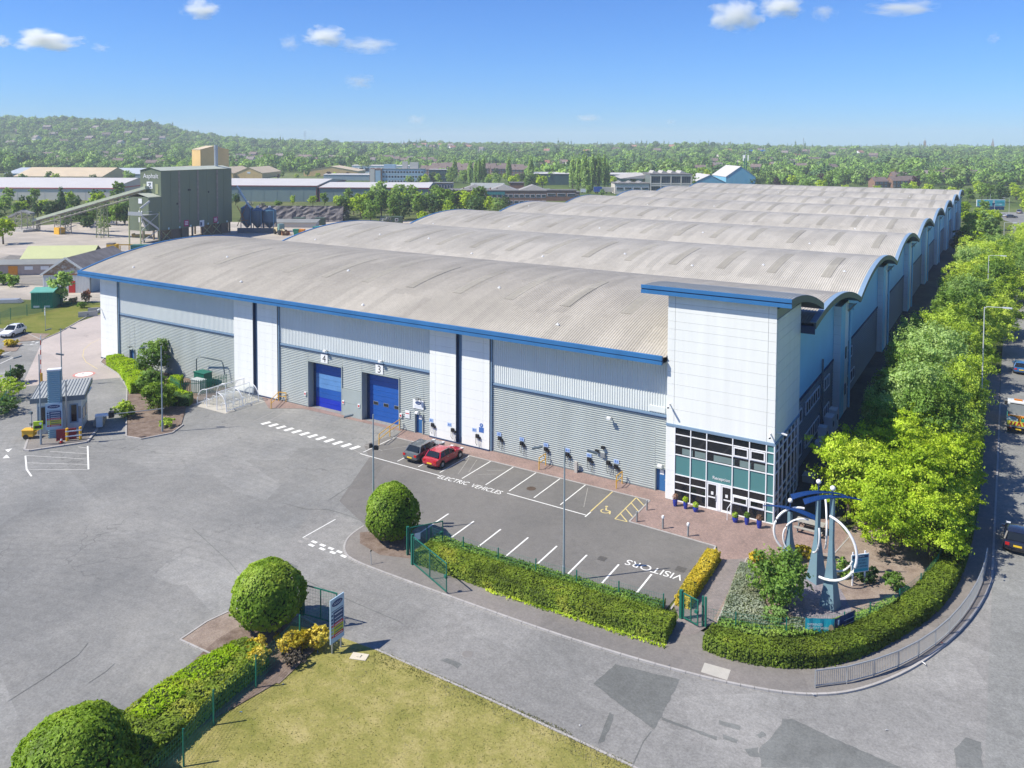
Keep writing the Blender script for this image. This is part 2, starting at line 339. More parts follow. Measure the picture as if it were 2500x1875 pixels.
sheet('worn_soil', SOIL, [(-24.9,-33.4),(-24.8,-31),(-23.2,-29.6),(-20.2,-29.6),(-18.7,-33.8),(-20.4,-45),(-22.6,-46),(-24.2,-36)], .075)
sheet('shrub_bed', SOIL, [(-92.0,.7),(-90.4,-.6),(-83.1,-2.6),(-76.9,-5.4),(-69,-10.6),(-61.3,-15.6),(-59.4,-15.2),(-58.3,-12.6),(-59.5,-10.6),(-64.5,-6.2),(-65.4,.9)], .08)
sheet('gatehouse_island', A_PATH, [(-72.9,-18.9),(-72.0,-14.2),(-65.8,-16.2),(-63.2,-18.7),(-63.4,-19.6),(-65.6,-23.0),(-66.2,-23.2)], .11)
sheet('verge_bed', SOIL, [(-97,-18),(-92.6,-13.4),(-90.2,-12.6),(-84,-16.5),(-82,-24),(-90,-32)], .05)
for pts in ([(-112.5,-1.8),(-108.4,-5.2),(-106.6,-3.6),(-110.8,-.6)], [(-107.6,-7.6),(-103.4,-10.4),(-102.2,-8.6),(-106.6,-5.6)], [(-117.2,3.2),(-112.4,-.6),(-110.4,2.0),(-113.4,5.0)]):
    sheet('car_park_bed', SOIL2, pts, .05)
# asphalt repairs seen in the yard and the road
for i, (pts, z) in enumerate([([(1447,1670),(1502,1622),(1660,1660),(1598,1783)], .011), ([(1860,1875),(1852,1830),(1900,1780),(1912,1756),(1935,1755),(2030,1800),(2120,1840),(2200,1875)], .0115),
        ([(1752,1758),(1808,1772),(1806,1782),(1755,1770)], .012), ([(1766,1794),(1803,1806),(1800,1815),(1764,1804)], .012), ([(1846,1795),(1862,1786),(1870,1796),(1856,1802)], .0125), ([(1816,1830),(1850,1826),(1855,1848),(1830,1846)], .0125),
        ([(1462,1818),(1490,1742),(1500,1746),(1475,1810)], .0105), ([(1616,1752),(1750,1800),(1748,1806),(1615,1757)], .0118), ([(488,1098),(553,1106),(536,1116),(476,1105)], .009), ([(560,1128),(640,1146),(632,1154),(575,1142)], .009),
        ([(690,1368),(728,1382),(722,1398),(676,1380)], .010), ([(1075,1612),(1090,1607),(1130,1622),(1118,1632)], .012), ([(930,1246),(1000,1254),(985,1262),(925,1256)], .009), ([(2330,1830),(2360,1800),(2395,1812),(2400,1875),(2335,1875)], .013)]):
    
    pw = [Vector(g(*p)) for p in pts]; out = []; jr = rng(i)
    for a, b in zip(pw, pw[1:]+pw[:1]):
        k = max(2, int((b-a).length/.35)); out += [tuple(a+(b-a)*(j/k)+Vector((jr.uniform(-.05,.05), jr.uniform(-.05,.05)))) for j in range(k)]
    sheet('asphalt_patch', A_PATCH if i not in (8, 9) else A_ROAD, out, z)
tag(sheet('concrete_slab', M('pale_concrete_slab', (.42,.40,.36), .9, .1, 2, bmp=.2), [g(*p) for p in ((1720,1622),(1784,1640),(1775,1665),(1711,1645))], .108))
# ------------------------------------------------------------------ kerbs: strings of single stones
_ks = {}
def kerb(name, pts, w=.16, h=.12, stone=.914, z=0.0):
    root = MB(); root.poly([(pts[0][0], pts[0][1], z-.02), (pts[0][0]+.05, pts[0][1], z-.02), (pts[0][0], pts[0][1]+.05, z-.02)])
    o = tag(root.obj(name, KERB), kind='structure')
    P = [Vector((x, y)) for x, y in pts]; car = 0.0
    for a, b in zip(P, P[1:]):
        d = b-a; L = d.length
        if L < .02: continue
        n = max(1, round(L/stone)); s = L/n; an = math.atan2(d.y, d.x)
        for i in range(n):
            c = a+d*((i+.5)/n); k = round(s, 1)
            if (k, w, h) not in _ks: _ks[(k, w, h)] = MB().box(-k/2+.012, -w/2, -.02, k/2-.012, w/2, h).mesh('kerb_stone', KERB)
            st = put('kerb_stone', _ks[(k, w, h)], o, (c.x, c.y, z), an); st.scale.x = s/k
    return o
kerb('footway_kerb', EDGE+[(15.03,25),(15.03,45)], .14, .115)
kerb('lawn_kerb', [(-16.2,-28.95),(-7.8,-29.02),(.5,-29.3),(8,-30.6)], .12, .06)
kerb('parking_kerb', [(-37.8,-1.12),(-10.0,-1.12),(-9.92,-5.66),(-2.8,-5.9),(-2.68,-7.5),(-2.72,-15.6)], .12, .045)
kerb('island_kerb', [(-19.4,-29.2),(-22.4,-28.95),(-24.6,-29.15),(-26.65,-30.7),(-26.95,-32.5),(-26.75,-34.55),(-23.4,-34.45)], .12, .10)
kerb('shrub_bed_kerb', [(-92.4,1.0),(-90.5,-.7),(-83.1,-2.75),(-76.9,-5.55),(-69,-10.75),(-61.3,-15.75),(-59.3,-15.35),(-58.2,-12.6),(-59.4,-10.4)], .14, .12)
kerb('gatehouse_kerb', [(-72.0,-14.1),(-73.0,-18.9),(-66.2,-23.3),(-65.6,-23.1),(-63.1,-18.8),(-65.8,-16.1)], .2, .14)
kerb('grass_kerb', [(-117.2,3.3),(-110.4,2.0),(-113,6.1),(-119,13.1),(-121.1,15.6),(-123.1,19.5)], .14, .1)
kerb('verge_kerb', [(-97,-18),(-92.6,-13.3),(-90.1,-12.5),(-83.9,-16.5),(-81.9,-24)], .14, .1)
kerb('path_edging', [(-.28,-6.6),(.02,-11),(.3,-15.4)], .08, .14)
kerb('garden_edging', [(-.3,-6.6),(2,-4.58),(5,-2.58),(5.55,1)], .08, .13)
# ------------------------------------------------------------------ markings: each line its own piece under the lot / yard / road
def line(p, q, w=.1, m=PAINT, parent=lot, z=.012, name='bay_line', px=True):
    a = Vector(g(*p) if px else p); b = Vector(g(*q) if px else q); d = (b-a).normalized(); t = Vector((-d.y, d.x))*w/2
    o = MB().poly([(*(a+t), z), (*(a-t), z), (*(b-t), z), (*(b+t), z)]).obj(name, m, parent); return o
for x in (-37.9, -33.6, -31.1, -28.6, -26.1, -23.55, -21.1, -18.6, -16.05): line((x, -1.2), (x, -5.9), .1, px=False)
line((-13.42,-1.2), (-13.35,-5.7), .11, PAINT_Y, px=False)
for x in (-23.0,-20.5,-17.95,-15.45,-12.95,-10.45,-7.9,-5.4): line((x, -12.2), (x+.06, -16.1), .13, px=False)
line((-37.9,-6.35), (-28.2,-6.45), .11, name='border_line', px=False); line((-21.0,-6.35), (-13.4,-6.45), .11, name='border_line', px=False); line((-13.3,-5.75), (-13.3,-6.75), .11, px=False, name='border_line')
for a, b in (((-11.2,-1.2),(-11.1,-5.8)), ((-11.1,-5.8),(-10.05,-5.75)), ((-11.2,-1.2),(-10.05,-2.3)), ((-11.15,-2.4),(-10.05,-3.5)), ((-11.15,-3.6),(-10.05,-4.7)), ((-11.12,-4.7),(-10.1,-5.7))): line(a, b, .1, PAINT_Y, px=False, name='hatch_line', z=.0125+.0006*random.Random(str(a)).random())
for a, b in (((-28.3,-1.6),(-27.0,-5.2)), ((-27.4,-1.6),(-26.4,-4.4)), ((-25.2,-3.2),(-23.8,-2.2)), ((-25.4,-4.4),(-24.0,-3.4)), ((-15.6,-1.6),(-14.2,-5.2)), ((-34.8,-1.6),(-36.6,-4.4))): line(a, b, .06, PAINT_OLD, px=False, name='worn_line', z=.0112)
words('ELECTRIC', 'lettering', PAINT, 1.0, lot, (-28.15,-7.0,.012), (0,0,R(2)), ext=.0005).scale = (.74,1,1)
words('VEHICLES', 'lettering', PAINT, 1.0, lot, (-24.55,-6.95,.012), (0,0,R(1)), ext=.0005).scale = (.74,1,1)
words('VISITORS', 'lettering', PAINT, 1.0, lot, (-3.35,-11.2,.012), (0,0,R(180)), ext=.0005).scale = (1.06,1.1,1)
def arc_line(c, r, a0, a1, w, m, parent, z, name, sx=1, sy=1, n=20):
    mb = MB()
    for i in range(n+1):
        a = R(a0+(a1-a0)*i/n)
        mb.v += [(c[0]+math.cos(a)*(r-w/2)*sx, c[1]+math.sin(a)*(r-w/2)*sy, z), (c[0]+math.cos(a)*(r+w/2)*sx, c[1]+math.sin(a)*(r+w/2)*sy, z)]
    mb.f = [(2*i, 2*i+1, 2*i+3, 2*i+2) for i in range(n)]; return mb.obj(name, m, parent)
# wheelchair symbol in the yellow bay
arc_line((-12.35,-4.95), .36, 140, 400, .1, PAINT_Y, lot, .0124, 'wheelchair_symbol')
wc = MB(); wc.add([(-12.62,-4.35,.0128),(-12.5,-4.3,.0128),(-12.3,-4.75,.0128),(-12.42,-4.8,.0128)], [(0,1,2,3)]); wc.add([(-12.4,-4.7,.0131),(-11.95,-4.72,.0131),(-11.75,-5.25,.0131),(-11.86,-5.3,.0131),(-12.05,-4.84,.0131),(-12.4,-4.82,.0131)], [(0,1,2,3,4,5)])
wc.lathe([(.001,0),(.13,0)], 12, (-12.62,-4.12,.0127)); wc.obj('wheelchair_symbol', PAINT_Y, lot)
for i in range(12):
    t = i/11; line((-52.3+13.0*t, -4.75-.15*t), (-52.55+13.05*t, -5.75-.25*t), .52, PAINT, yard, .010, 'crossing_stripe', px=False)
for a, b in (((-54.6,-1.9),(-54.0,-5.6)), ((-53.4,-1.6),(-52.6,-4.9)), ((-39.2,-4.4),(-36.6,-4.6)), ((-39.4,-5.9),(-36.4,-6.6))): line(a, b, .09, PAINT_OLD, yard, .010, 'worn_line', px=False)
# hatched strip before the gatehouse
for a, b in (((62,1112),(212,1121)),((122,1102),(212,1108)),((190,1091),(213,1094)),((64,1130),(213,1134)),((68,1146),(214,1147))): line(a, b, .075, PAINT_OLD2, yard, .0105, 'hatch_line')
line((62,1113), (65,1146), .14, PAINT, yard, .0108, 'hatch_line'); line((65,1146), (77,1163), .14, PAINT, yard, .0108, 'hatch_line'); line((214,1089), (216,1146), .14, PAINT, yard, .0108, 'hatch_line')
for pts in ([(12,1098),(30,1095),(20,1104)], [(6,1119),(24,1118),(16,1110)]): MB().poly([(*g(*p), .0107) for p in pts]).obj('arrow_mark', PAINT, yard)
# give way dashes at the lot entrance
for i in range(5):
    t = i/4
    for (x0, y0, x1, y1) in ((741+83*t*.98, 1313+32*t, 753+83*t*.98, 1317.5+32*t), (728+105*t, 1320+35.5*t, 740+105*t, 1325+35.5*t)): line((x0, y0), (x1, y1), .25, PAINT if i else PAINT_OLD, road, .0105, 'give_way_dash')
line((739,1313), (819,1268), .09, PAINT, road, .0105, 'lane_line')
# gate house lane: yellow curve, speed roundel, car park bays on the far left
for a, b in (((243,829),(222,838)),((222,838),(205,853)),((205,853),(202,870)),((202,870),(210,884)),((210,884),(238,901))): line(a, b, .08, PAINT_Y, yard, .0085, 'edge_line')
rx, ry = g(205, 914); MB().lathe([(.001,.012),(1.05,.012)], 28, (rx,ry,0)).obj('speed_roundel', PAINT, yard); MB().lathe([(1.06,.0125),(1.35,.0125)], 28, (rx,ry,0)).obj('speed_roundel_border', M('worn_red_paint', (.50,.22,.2), .8, .3, 3), yard)
words('5', 'lettering', M('roundel_ink', (.25,.22,.22), .8), 1.2, yard, (rx-.35,ry-.45,.014), (0,0,R(35)), ext=.0005)
for a, b in (((0,871),(30,872)),((0,868),(40,853)),((0,888),(32,873)),((0,911),(60,912)),((28,842),(92,842))): line(a, b, .12, PAINT, yard, .0085, 'bay_line')
for x, y in ((44,912),(54,910),(43,904),(55,904),(77,841),(88,838),(80,835),(92,836)): line((x-3, y), (x+4, y-1), .3, PAINT, yard, .0095, 'give_way_dash')
# tar seams between laying strips
for pts in ([(1490,1740),(1478,1768),(1461,1816)],[(1616,1752),(1680,1778),(1748,1805)],[(1590,1786),(1570,1812),(1546,1866)],[(800,1244),(848,1258),(893,1276)],[(945,1126),(870,1176),(800,1223)],[(690,1228),(745,1243),(800,1244)],[(470,1290),(560,1372),(600,1420)],[(20,1712),(110,1655),(190,1600),(215,1570)],[(216,1668),(258,1640),(280,1620)],[(700,1395),(820,1452),(980,1520)]):
    for a, b in zip(pts, pts[1:]): line(a, b, .06, A_PATCH, road, .0126, 'tar_seam')
# covers and drains
IRON = M('cast_iron', (.09,.085,.08), .7, .3, 6)
for px, py, s in ((1662,1390,.34), (1470,1364,.3), (1583,1376,.001)):
    x, y = g(px, py); 
    if s > .1: tag(MB().box(x-s, y-s, .006, x+s, y+s, .016).obj('drain_cover', IRON), {1662: 'square dark iron drain cover beside the visitor lettering', 1470: 'iron cover set in the visitor parking asphalt'}[px], 'drain cover')
x, y = g(1142, 1597); tag(MB().lathe([(.001,.016),(.32,.016),(.34,.006)], 20, (x,y,0)).obj('manhole_cover', M('worn_iron', (.2,.19,.18), .7)), 'round iron manhole cover in the entrance road', 'manhole cover')
x, y = g(1297, 1193); MB().lathe([(.001,.012),(.42,.012)], 14, (x,y,0)).obj('oil_stain', M('rusty_oil_stain', (.085,.06,.045), .9, .4, 4), lot)
# ------------------------------------------------------------------ the warehouse
WHITE = M('white_panel', (.76,.775,.765), .42, .06, 1.2, fine=.02, streak=(1,1,.07))
WHITE_RIB = M('pale_grey_sheet', (.65,.69,.69), .4, .05, .3, fine=.02)
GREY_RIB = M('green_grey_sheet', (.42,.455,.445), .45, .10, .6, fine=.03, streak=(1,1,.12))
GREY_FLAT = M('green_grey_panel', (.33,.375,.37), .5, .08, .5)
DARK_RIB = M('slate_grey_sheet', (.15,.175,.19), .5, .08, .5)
BLUE = M('blue_trim', (.032,.15,.36), .45, .12, .5, fine=.03, streak=(1,1,.2))
BLUE_PALE = M('pale_blue_trim', (.20,.30,.42), .42, .08, .5)
BLUE_DK = M('dark_blue_gap', (.012,.035,.10), .6, .1)
DOORBLUE = M('roller_door_blue', (.01,.085,.36), .42, .10, .5)
DOORBLUE2 = M('new_door_panel_blue', (.006,.03,.42), .4, .08, .5)
DOORFADE = M('faded_door_blue', (.10,.24,.50), .5, .2, .8)
STEEL = M('grey_steel', (.28,.30,.31), .45, .12, 2, .3)
FRAME = M('white_window_frame', (.76,.77,.80), .35, .03, fine=0)
GLASS = glass('dark_window_glass', (.012,.015,.02))
TEAL = M('teal_spandrel_glass', (.075,.205,.215), .12, .04, .4, spec=.5, fine=0)
SIDESHADE = M('shade_blue_side_sheet', (.30,.62,.79), .45, .06, .3, fine=.02)  # white side wall; blue of its sky-lit shade painted into the colour
DARKTRIM = M('slate_fascia', (.10,.125,.14), .45, .1)
CONC = M('weathered_concrete', (.40,.385,.36), .9, .15, 1, bmp=.3)
BLACK = M('black_plastic', (.015,.015,.017), .5, .2, fine=0)
WPLAST = M('white_plastic', (.74,.75,.76), .4, .04, fine=0)
INK = M('black_ink', (.012,.012,.016), .6, 0, fine=0)
def roof_mat(name, col):
    m, n, b, L = nodes(name); p = pos(n)
    c = mix(n, ramp(n, noise(n, p, .12, 5, .65), [(.3, gr(0)), (.72, gr(1))]), tuple(x*.86 for x in col), tuple(x*1.1 for x in col))
    c = mix(n, ramp(n, noise(n, p, .9, 5, .75, (1, .09, .4)), [(.5, gr(0)), (.8, gr(.5))]), c, tuple(x*.7 for x in col))
    v = N(n, 'ShaderNodeMapping'); v.inputs['Scale'].default_value = (1, .13, 0); L(p, v.inputs[0])
    w = N(n, 'ShaderNodeTexVoronoi', distance='CHEBYCHEV'); w.inputs['Scale'].default_value = .95; w.inputs['Randomness'].default_value = .25; L(v.outputs[0], w.inputs['Vector'])
    sp = N(n, 'ShaderNodeSeparateColor'); L(w.outputs['Color'], sp.inputs[0])
    c = mix(n, 1.0, c, ramp(n, sp.outputs[0], [(0, gr(.90)), (1, gr(1.08))]), 'MULTIPLY')
    c = mix(n, 1.0, c, ramp(n, noise(n, p, 3, 4, .8), [(.3, gr(.86)), (.7, gr(1.1))]), 'MULTIPLY')
    L(c, b.inputs['Base Color']); b.inputs['Roughness'].default_value = .62; b.inputs['Specular IOR Level'].default_value = .3; _m[name] = m; return m
ROOF = roof_mat('weathered_roof_sheet', (.44,.415,.37)); ROOF1 = roof_mat('darker_roof_sheet', (.40,.372,.325))
LIGHTSTRIP = roof_mat('dirty_rooflight', (.315,.295,.25))
wh = thing('warehouse', 'vast white and grey warehouse with eight barrel roofs and a reception tower', 'warehouse')
XL, XR = -95.6, .95
V0, PITCH = 34.6, 34.8
def arc_pts(y0, z0, y1, z1, sag, n=22, a=0.0, b=1.0):
    out = []
    for i in range(n+1):
        t = a+(b-a)*i/n; out.append((y0+(y1-y0)*t, z0+(z1-z0)*t+4*sag*t*(1-t)))
    return out
def barrel_mesh(prof, x0, x1, pitch=.26, dep=.045):
    k = round((x1-x0)/pitch); pt = (x1-x0)/k; xs = []
    for i in range(k): xs += [(x0+i*pt, 0), (x0+(i+.42)*pt, 0), (x0+(i+.52)*pt, 1), (x0+(i+.9)*pt, 1)]
    xs.append((x1, 0)); nx = len(xs); X = np.array([x for x, _ in xs]); H = np.array([h for _, h in xs])*dep
    v = np.zeros((len(prof), nx, 3)); v[:, :, 0] = X
    for j, (y, z) in enumerate(prof): v[j, :, 1] = y; v[j, :, 2] = z+H
    idx = np.arange(len(prof)*nx).reshape(len(prof), nx)
    f = np.stack([idx[:-1, :-1], idx[:-1, 1:], idx[1:, 1:], idx[1:, :-1]], -1).reshape(-1, 4)
    return np_mesh('barrel_roof', v.reshape(-1, 3), f, None)
def np_mesh(name, v, f, m):
    me = bpy.data.meshes.new(name); k = f.shape[1]
    me.vertices.add(len(v)); me.vertices.foreach_set('co', np.asarray(v, np.float32).ravel())
    me.loops.add(f.size); me.loops.foreach_set('vertex_index', f.astype(np.int32).ravel())
    me.polygons.add(len(f)); me.polygons.foreach_set('loop_start', np.arange(0, f.size, k, dtype=np.int32))
    try: me.polygons.foreach_set('loop_total', np.full(len(f), k, np.int32))
    except Exception: pass
    if m is not None: me.materials.append(m)
    me.update(calc_edges=True); me.validate(); return me
prof1 = arc_pts(-.25, 12.2, V0, 12.75, 2.75, 26)
profk = arc_pts(0, 12.75, PITCH, 12.75, 2.45, 26)
rm1 = barrel_mesh(prof1, XL, -9.06); rm1.materials.append(ROOF1); PR1 = [p for p in prof1 if p[0] > 8.6]; rmr = barrel_mesh(PR1, -9.06, XR); rmr.materials.append(ROOF1); rmk = barrel_mesh(profk, XL+1.5, XR); rmk.materials.append(ROOF)
stripk = MB()
def strip_mesh(prof, a, b, w):
    def at(t):
        i = min(len(prof)-2, int(t*(len(prof)-1)+1e-6)); q = t*(len(prof)-1)-i
        return prof[i][0]*(1-q)+prof[i+1][0]*q, prof[i][1]*(1-q)+prof[i+1][1]*q
    mb = MB(); xs = [(0,0),(w*.1,0),(w*.14,1),(w*.3,1),(w*.34,0),(w*.43,0),(w*.47,1),(w*.63,1),(w*.67,0),(w*.76,0),(w*.8,1),(w*.96,1),(w,0)]
    n = round((b-a)*26)
    for i in range(n+1):
        y, z = at(a+(b-a)*i/n); mb.v += [(x, y, z+.05+.012*h) for x, h in xs]
    k = len(xs); mb.f = [(i*k+j, i*k+j+1, (i+1)*k+j+1, (i+1)*k+j) for i in range(n) for j in range(k-1)]
    return mb.mesh('rooflight', LIGHTSTRIP)
s1 = strip_mesh(prof1, 5/26, 12/26, 1.15); sk = strip_mesh(profk, 4/26, 12/26, 1.15)
ventm = MB().box(-.16,-.12,0,.16,.12,.1).lathe([(.05,.1),(.05,.18),(.09,.18),(.001,.24)], 8).mesh('roof_vent', WPLAST)
rr = rng(5)
bay_y = [0.0]+[V0+PITCH*k for k in range(7)]
gutter = MB().box(XL+1.2, -.5, -.06, XR, .5, .02).mesh('valley_gutter', STEEL)
def band(prof, x0, x1, z0, z1):
    "curved fascia following the roof edge"
    mb = MB()
    for y, z in prof: mb.v += [(x0,y,z+z0),(x1,y,z+z0),(x1,y,z+z1),(x0,y,z+z1)]
    n = len(prof)
    for i in range(n-1):
        for a in range(4): mb.f.append((i*4+a, i*4+(a+1)%4, (i+1)*4+(a+1)%4, (i+1)*4+a))
    mb.f += [(0,3,2,1), tuple((n-1)*4+i for i in range(4))]
    return mb
gf1 = band(PR1, XR+.02, XR+.22, -.42, .14).mesh('gable_fascia', DARKTRIM); gfk = band(profk, XR+.02, XR+.22, -.42, .14).mesh('gable_fascia', DARKTRIM)
ge1 = band(PR1, XR-.28, XR+.24, .145, .20).mesh('gable_capping', BLUE_PALE); gek = band(profk, XR-.28, XR+.24, .145, .20).mesh('gable_capping', BLUE_PALE)
sof1 = band(PR1, -.75, XR, -.30, -.24).mesh('gable_soffit', DARKTRIM); sofk = band(profk, -.75, XR, -.30, -.24).mesh('gable_soffit', DARKTRIM)
le1 = band(prof1, XL-.2, XL+.12, -.5, .16).mesh('gable_fascia', BLUE); lek = band(profk, XL+1.3, XL+1.62, -.5, .16).mesh('gable_fascia', BLUE)
for k in range(8):
    y0 = bay_y[k]; o = (0, y0 if k else 0, 0)
    rf = put('barrel_roof', rm1 if k == 0 else rmk, wh, o)
    if k == 0: put('barrel_roof', rmr, wh, o); MB().box(-.78,8.6,13.72,XR+.22,8.75,14.42).obj('gable_fascia', BLUE_DK, wh)
    put('gable_fascia', gf1 if k == 0 else gfk, wh, o); put('gable_capping', ge1 if k == 0 else gek, wh, o); put('gable_soffit', sof1 if k == 0 else sofk, wh, o); put('gable_fascia', le1 if k == 0 else lek, wh, o)
    if k: put('valley_gutter', gutter, wh, (0, y0, 12.72))
    step = 6.6
    for i in range(14 if k else 13):
        x = XL+4.5+step*i+(2.2 if k == 0 else 1.0*(k % 3))
        if k == 0 and x > -13: continue
        if x < -1.5: put('rooflight', s1 if k == 0 else sk, rf, (x, 0, 0))
    for i in range(9 if k < 2 else 5):
        t = .06+.05*rr.random() if (i % 2 == 0 or k) else .28
        pr = prof1 if k == 0 else profk; j = int(t*26); x = XL+6+i*(11 if k < 2 else 19)+3*rr.random()
        if k: j = int((.08+.2*rr.random())*26)
        if not (k == 0 and x > -10): put('roof_vent', ventm, rf, (min(x, -2), pr[j][0], pr[j][1]+.03))
# front eave: two blue bands with a shadow gap, gutter lip and soffit
FB = MB().box(XL-.2,-.62,11.98,-9.3,-.36,12.34).obj('eave_fascia', BLUE, wh)
MB().box(XL-.12,-.55,11.90,-9.3,-.36,11.98).obj('eave_gap', BLUE_DK, wh)
MB().box(XL-.2,-.62,11.60,-9.3,-.36,11.90).obj('eave_fascia', BLUE, wh)
MB().box(XL-.1,-.36,12.0,-9.3,-.2,12.16).obj('eave_gutter', DARKTRIM, wh)
MB().box(XL+.1,-.36,11.62,-9.3,1.4,11.68).obj('eave_soffit', GREY_FLAT, wh)
# pillars: white panels each with its joint
_pan = {}
def panel(w, h, parent, x, y, z, m=WHITE, t=.05, face='y', name='cladding_panel'):
    k = (round(w,3), round(h,3), m.name, face)
    if k not in _pan:
        G = .008; _pan[k] = (MB().box(G,0,G,w-G,t,h-G) if face == 'y' else MB().box(-t,G,G,0,w-G,h-G)).mesh(name, m)
    return put(name, _pan[k], parent, (x, y, z))
def pillar(x0, x1, narrow, rows=12, zt=11.6, y=.9):
    MB().box(x0+.02, y+.05, .03, x1-.02, y+.7, zt).obj('pillar_core', STEEL, wh)
    h = zt/rows; xs = [x0, x0+narrow, x1] if narrow > 0 else ([x0, x1+narrow, x1] if narrow < 0 else [x0, x1])
    for a, b in zip(xs, xs[1:]):
        for i in range(rows): panel(b-a, h, wh, a, y, .03+i*h*.997)
pillar(-92.86,-88.94, .0); pillar(-64.95,-61.58, .75); pillar(-60.78,-57.4, -.75); pillar(-34.96,-31.66, .75); pillar(-30.92,-27.62, -.75)
for a, b in ((-61.56,-60.8),(-31.64,-30.94)):
    MB().box(a,1.3,.03,b,1.45,11.6).obj('recess_strip', BLUE_PALE, wh)
    MB().box(a-.02,1.0,.03,a+.06,1.3,11.6).obj('recess_edge', BLUE_DK, wh)
for x in (-88.85,-57.32,-27.54): MB().box(x,.98,.03,x+.12,1.3,11.6).obj('pillar_shade_strip', BLUE_PALE, wh)  # blue strips painting in pillar shade at each ribbed bay's left end
# ribbed walls between pillars
def bay_wall(x0, x1, openings):
    MB().ribs((x0,1.2,6.85), (x1-x0,0,0), (0,0,4.78), (0,-1,0), .24, .045).obj('upper_cladding', WHITE_RIB, wh)
    MB().box(x0,1.1,6.62,x1,1.25,6.82).obj('sill_trim', BLUE_PALE, wh)
    MB().box(x0,1.02,6.54,x1,1.2,6.6).obj('sill_drip', BLUE_DK, wh)
    xs = x0
    def seg(a, b, z0, z1): MB().ribs((a,1.2,z0), (0,0,z1-z0), (b-a,0,0), (0,-1,0), .2, .065, .5).obj('lower_cladding', GREY_RIB, wh)
    for a, b, z in openings:
        if a > xs: seg(xs, a, .02, 6.55)
        seg(a, b, z, 6.55); xs = b
    if xs < x1: seg(xs, x1, .02, 6.55)
    MB().box(x0,1.4,0,x1,1.5,11.6).obj('inner_wall', STEEL, wh) if not openings else None
bay_wall(-88.85,-64.98, [(-86.56,-85.4,2.1)])
bay_wall(-57.25,-35.0, [(-52.65,-47.32,5.45),(-47.32,-44.5,3.05),(-44.5,-39.12,5.45),(-37.08,-35.95,2.1)])
bay_wall(-27.45,-9.06, [(-10.46,-9.32,2.05)])
# roller doors set back in grey reveals
def roller(x0, x1, faded, windows):
    MB().box(x0,1.05,0,x0+.12,2.4,5.45).box(x1-.09,1.05,0,x1,2.4,5.45).box(x0+.12,1.05,5.33,x1-.09,2.4,5.45).obj('door_reveal', GREY_FLAT, wh)
    d = MB().box(x0+.12,1.95,4.95,x1-.09,2.05,5.33).obj('roller_door', BLUE_DK, wh)
    n = 9; h = 4.95/n
    for i in range(n):
        m = DOORBLUE
        if faded: m = DOORBLUE2 if i < 2 else (DOORFADE if i in (4,5,6) else DOORBLUE)
        boxpart('door_panel', (x1-x0-.65, .06, h-.02), m, d, (x0+.5, 1.93, i*h+.01))
    MB().box(x0+.12,1.9,0,x0+.5,1.99,4.95).obj('door_guide', BLUE_DK, d)
    if windows:
        for q in (.12,.43,.75):
            xx = x0+.5+(x1-x0-.7)*q; boxpart('door_window', (.62,.04,.3), GLASS, d, (xx,1.90,1.72)); boxpart('window_frame', (.70,.03,.38), STEEL, d, (xx-.04,1.91,1.68))
roller(-52.65,-47.32, True, False); roller(-44.5,-39.12, False, True)
MB().box(-47.3,1.06,.03,-44.52,1.2,1.5).obj('patch_panel', GREY_FLAT, wh); MB().box(-47.3,1.06,1.52,-44.52,1.2,3.04).obj('patch_panel', GREY_FLAT, wh)
def pdoor(x0, x1, h, notice=True, dark=False):
    MB().box(x0,1.02,0,x0+.1,1.5,h).box(x1-.1,1.02,0,x1,1.5,h).box(x0,1.02,h,x1,1.5,h+.1).obj('door_frame', GREY_FLAT, wh)
    d = MB().box(x0+.1,1.30,.02,x1-.1,1.36,h-.01).obj('door', M('door_leaf_blue', (.03,.13,.33), .45, .08), wh)
    MB().box(x1-.28,1.24,1.0,x1-.16,1.3,1.06).obj('handle', STEEL, d)
    if notice: MB().box(x0+.42,1.285,1.45,x0+.78,1.3,1.85).obj('door_notice', WPLAST, d)
pdoor(-86.56,-85.4, 2.05, False); pdoor(-37.08,-35.95, 2.02); pdoor(-10.46,-9.32, 2.0)
MB().box(-27.45,1.45,0,-10.5,1.55,11.6).box(-88.8,1.45,0,-86.6,1.55,11.6).obj('inner_wall', STEEL, wh)
MB().box(-57.3,2.45,0,-35,2.55,11.6).obj('inner_wall', STEEL, wh)
for x0, x1 in ((-92.86,-88.94),(-64.95,-57.4),(-34.96,-27.62)): MB().box(x0,.82,.0,x1,.9,.14).obj('plinth', BLUE_DK, wh)
for x0, x1 in ((-85.4,-65.0),(-57.2,-52.7),(-39.1,-37.1),(-35.9,-35.0),(-27.4,-10.5)): MB().box(x0,1.08,.0,x1,1.2,.12).obj('plinth', DARK_RIB, wh)
# number boards
for t, x in (('4',-50.02),('3',-41.9)):
    b_ = MB().box(x-.52,1.08,5.48,x+.52,1.13,6.48).obj('number_board', WPLAST, wh); words(t, 'numeral', INK, 1.12, b_, (x,1.075,5.6), (R(90),0,0), 'CENTER', .003)
# louvre in the upper cladding
lv = MB().box(-11.05,1.1,6.95,-9.6,1.2,7.45).obj('wall_louvre', WHITE_RIB, wh)
# end walls, rear
MB().box(-92.8,1.0,0,-92.6,34.6,12.3).obj('end_wall', WHITE_RIB, wh); MB().box(-92.6,34.6,0,-92.4,275,12.6).obj('end_wall', WHITE_RIB, wh)
MB().box(-92,277.5,0,-1,277.8,12.6).obj('rear_wall', WHITE_RIB, wh)
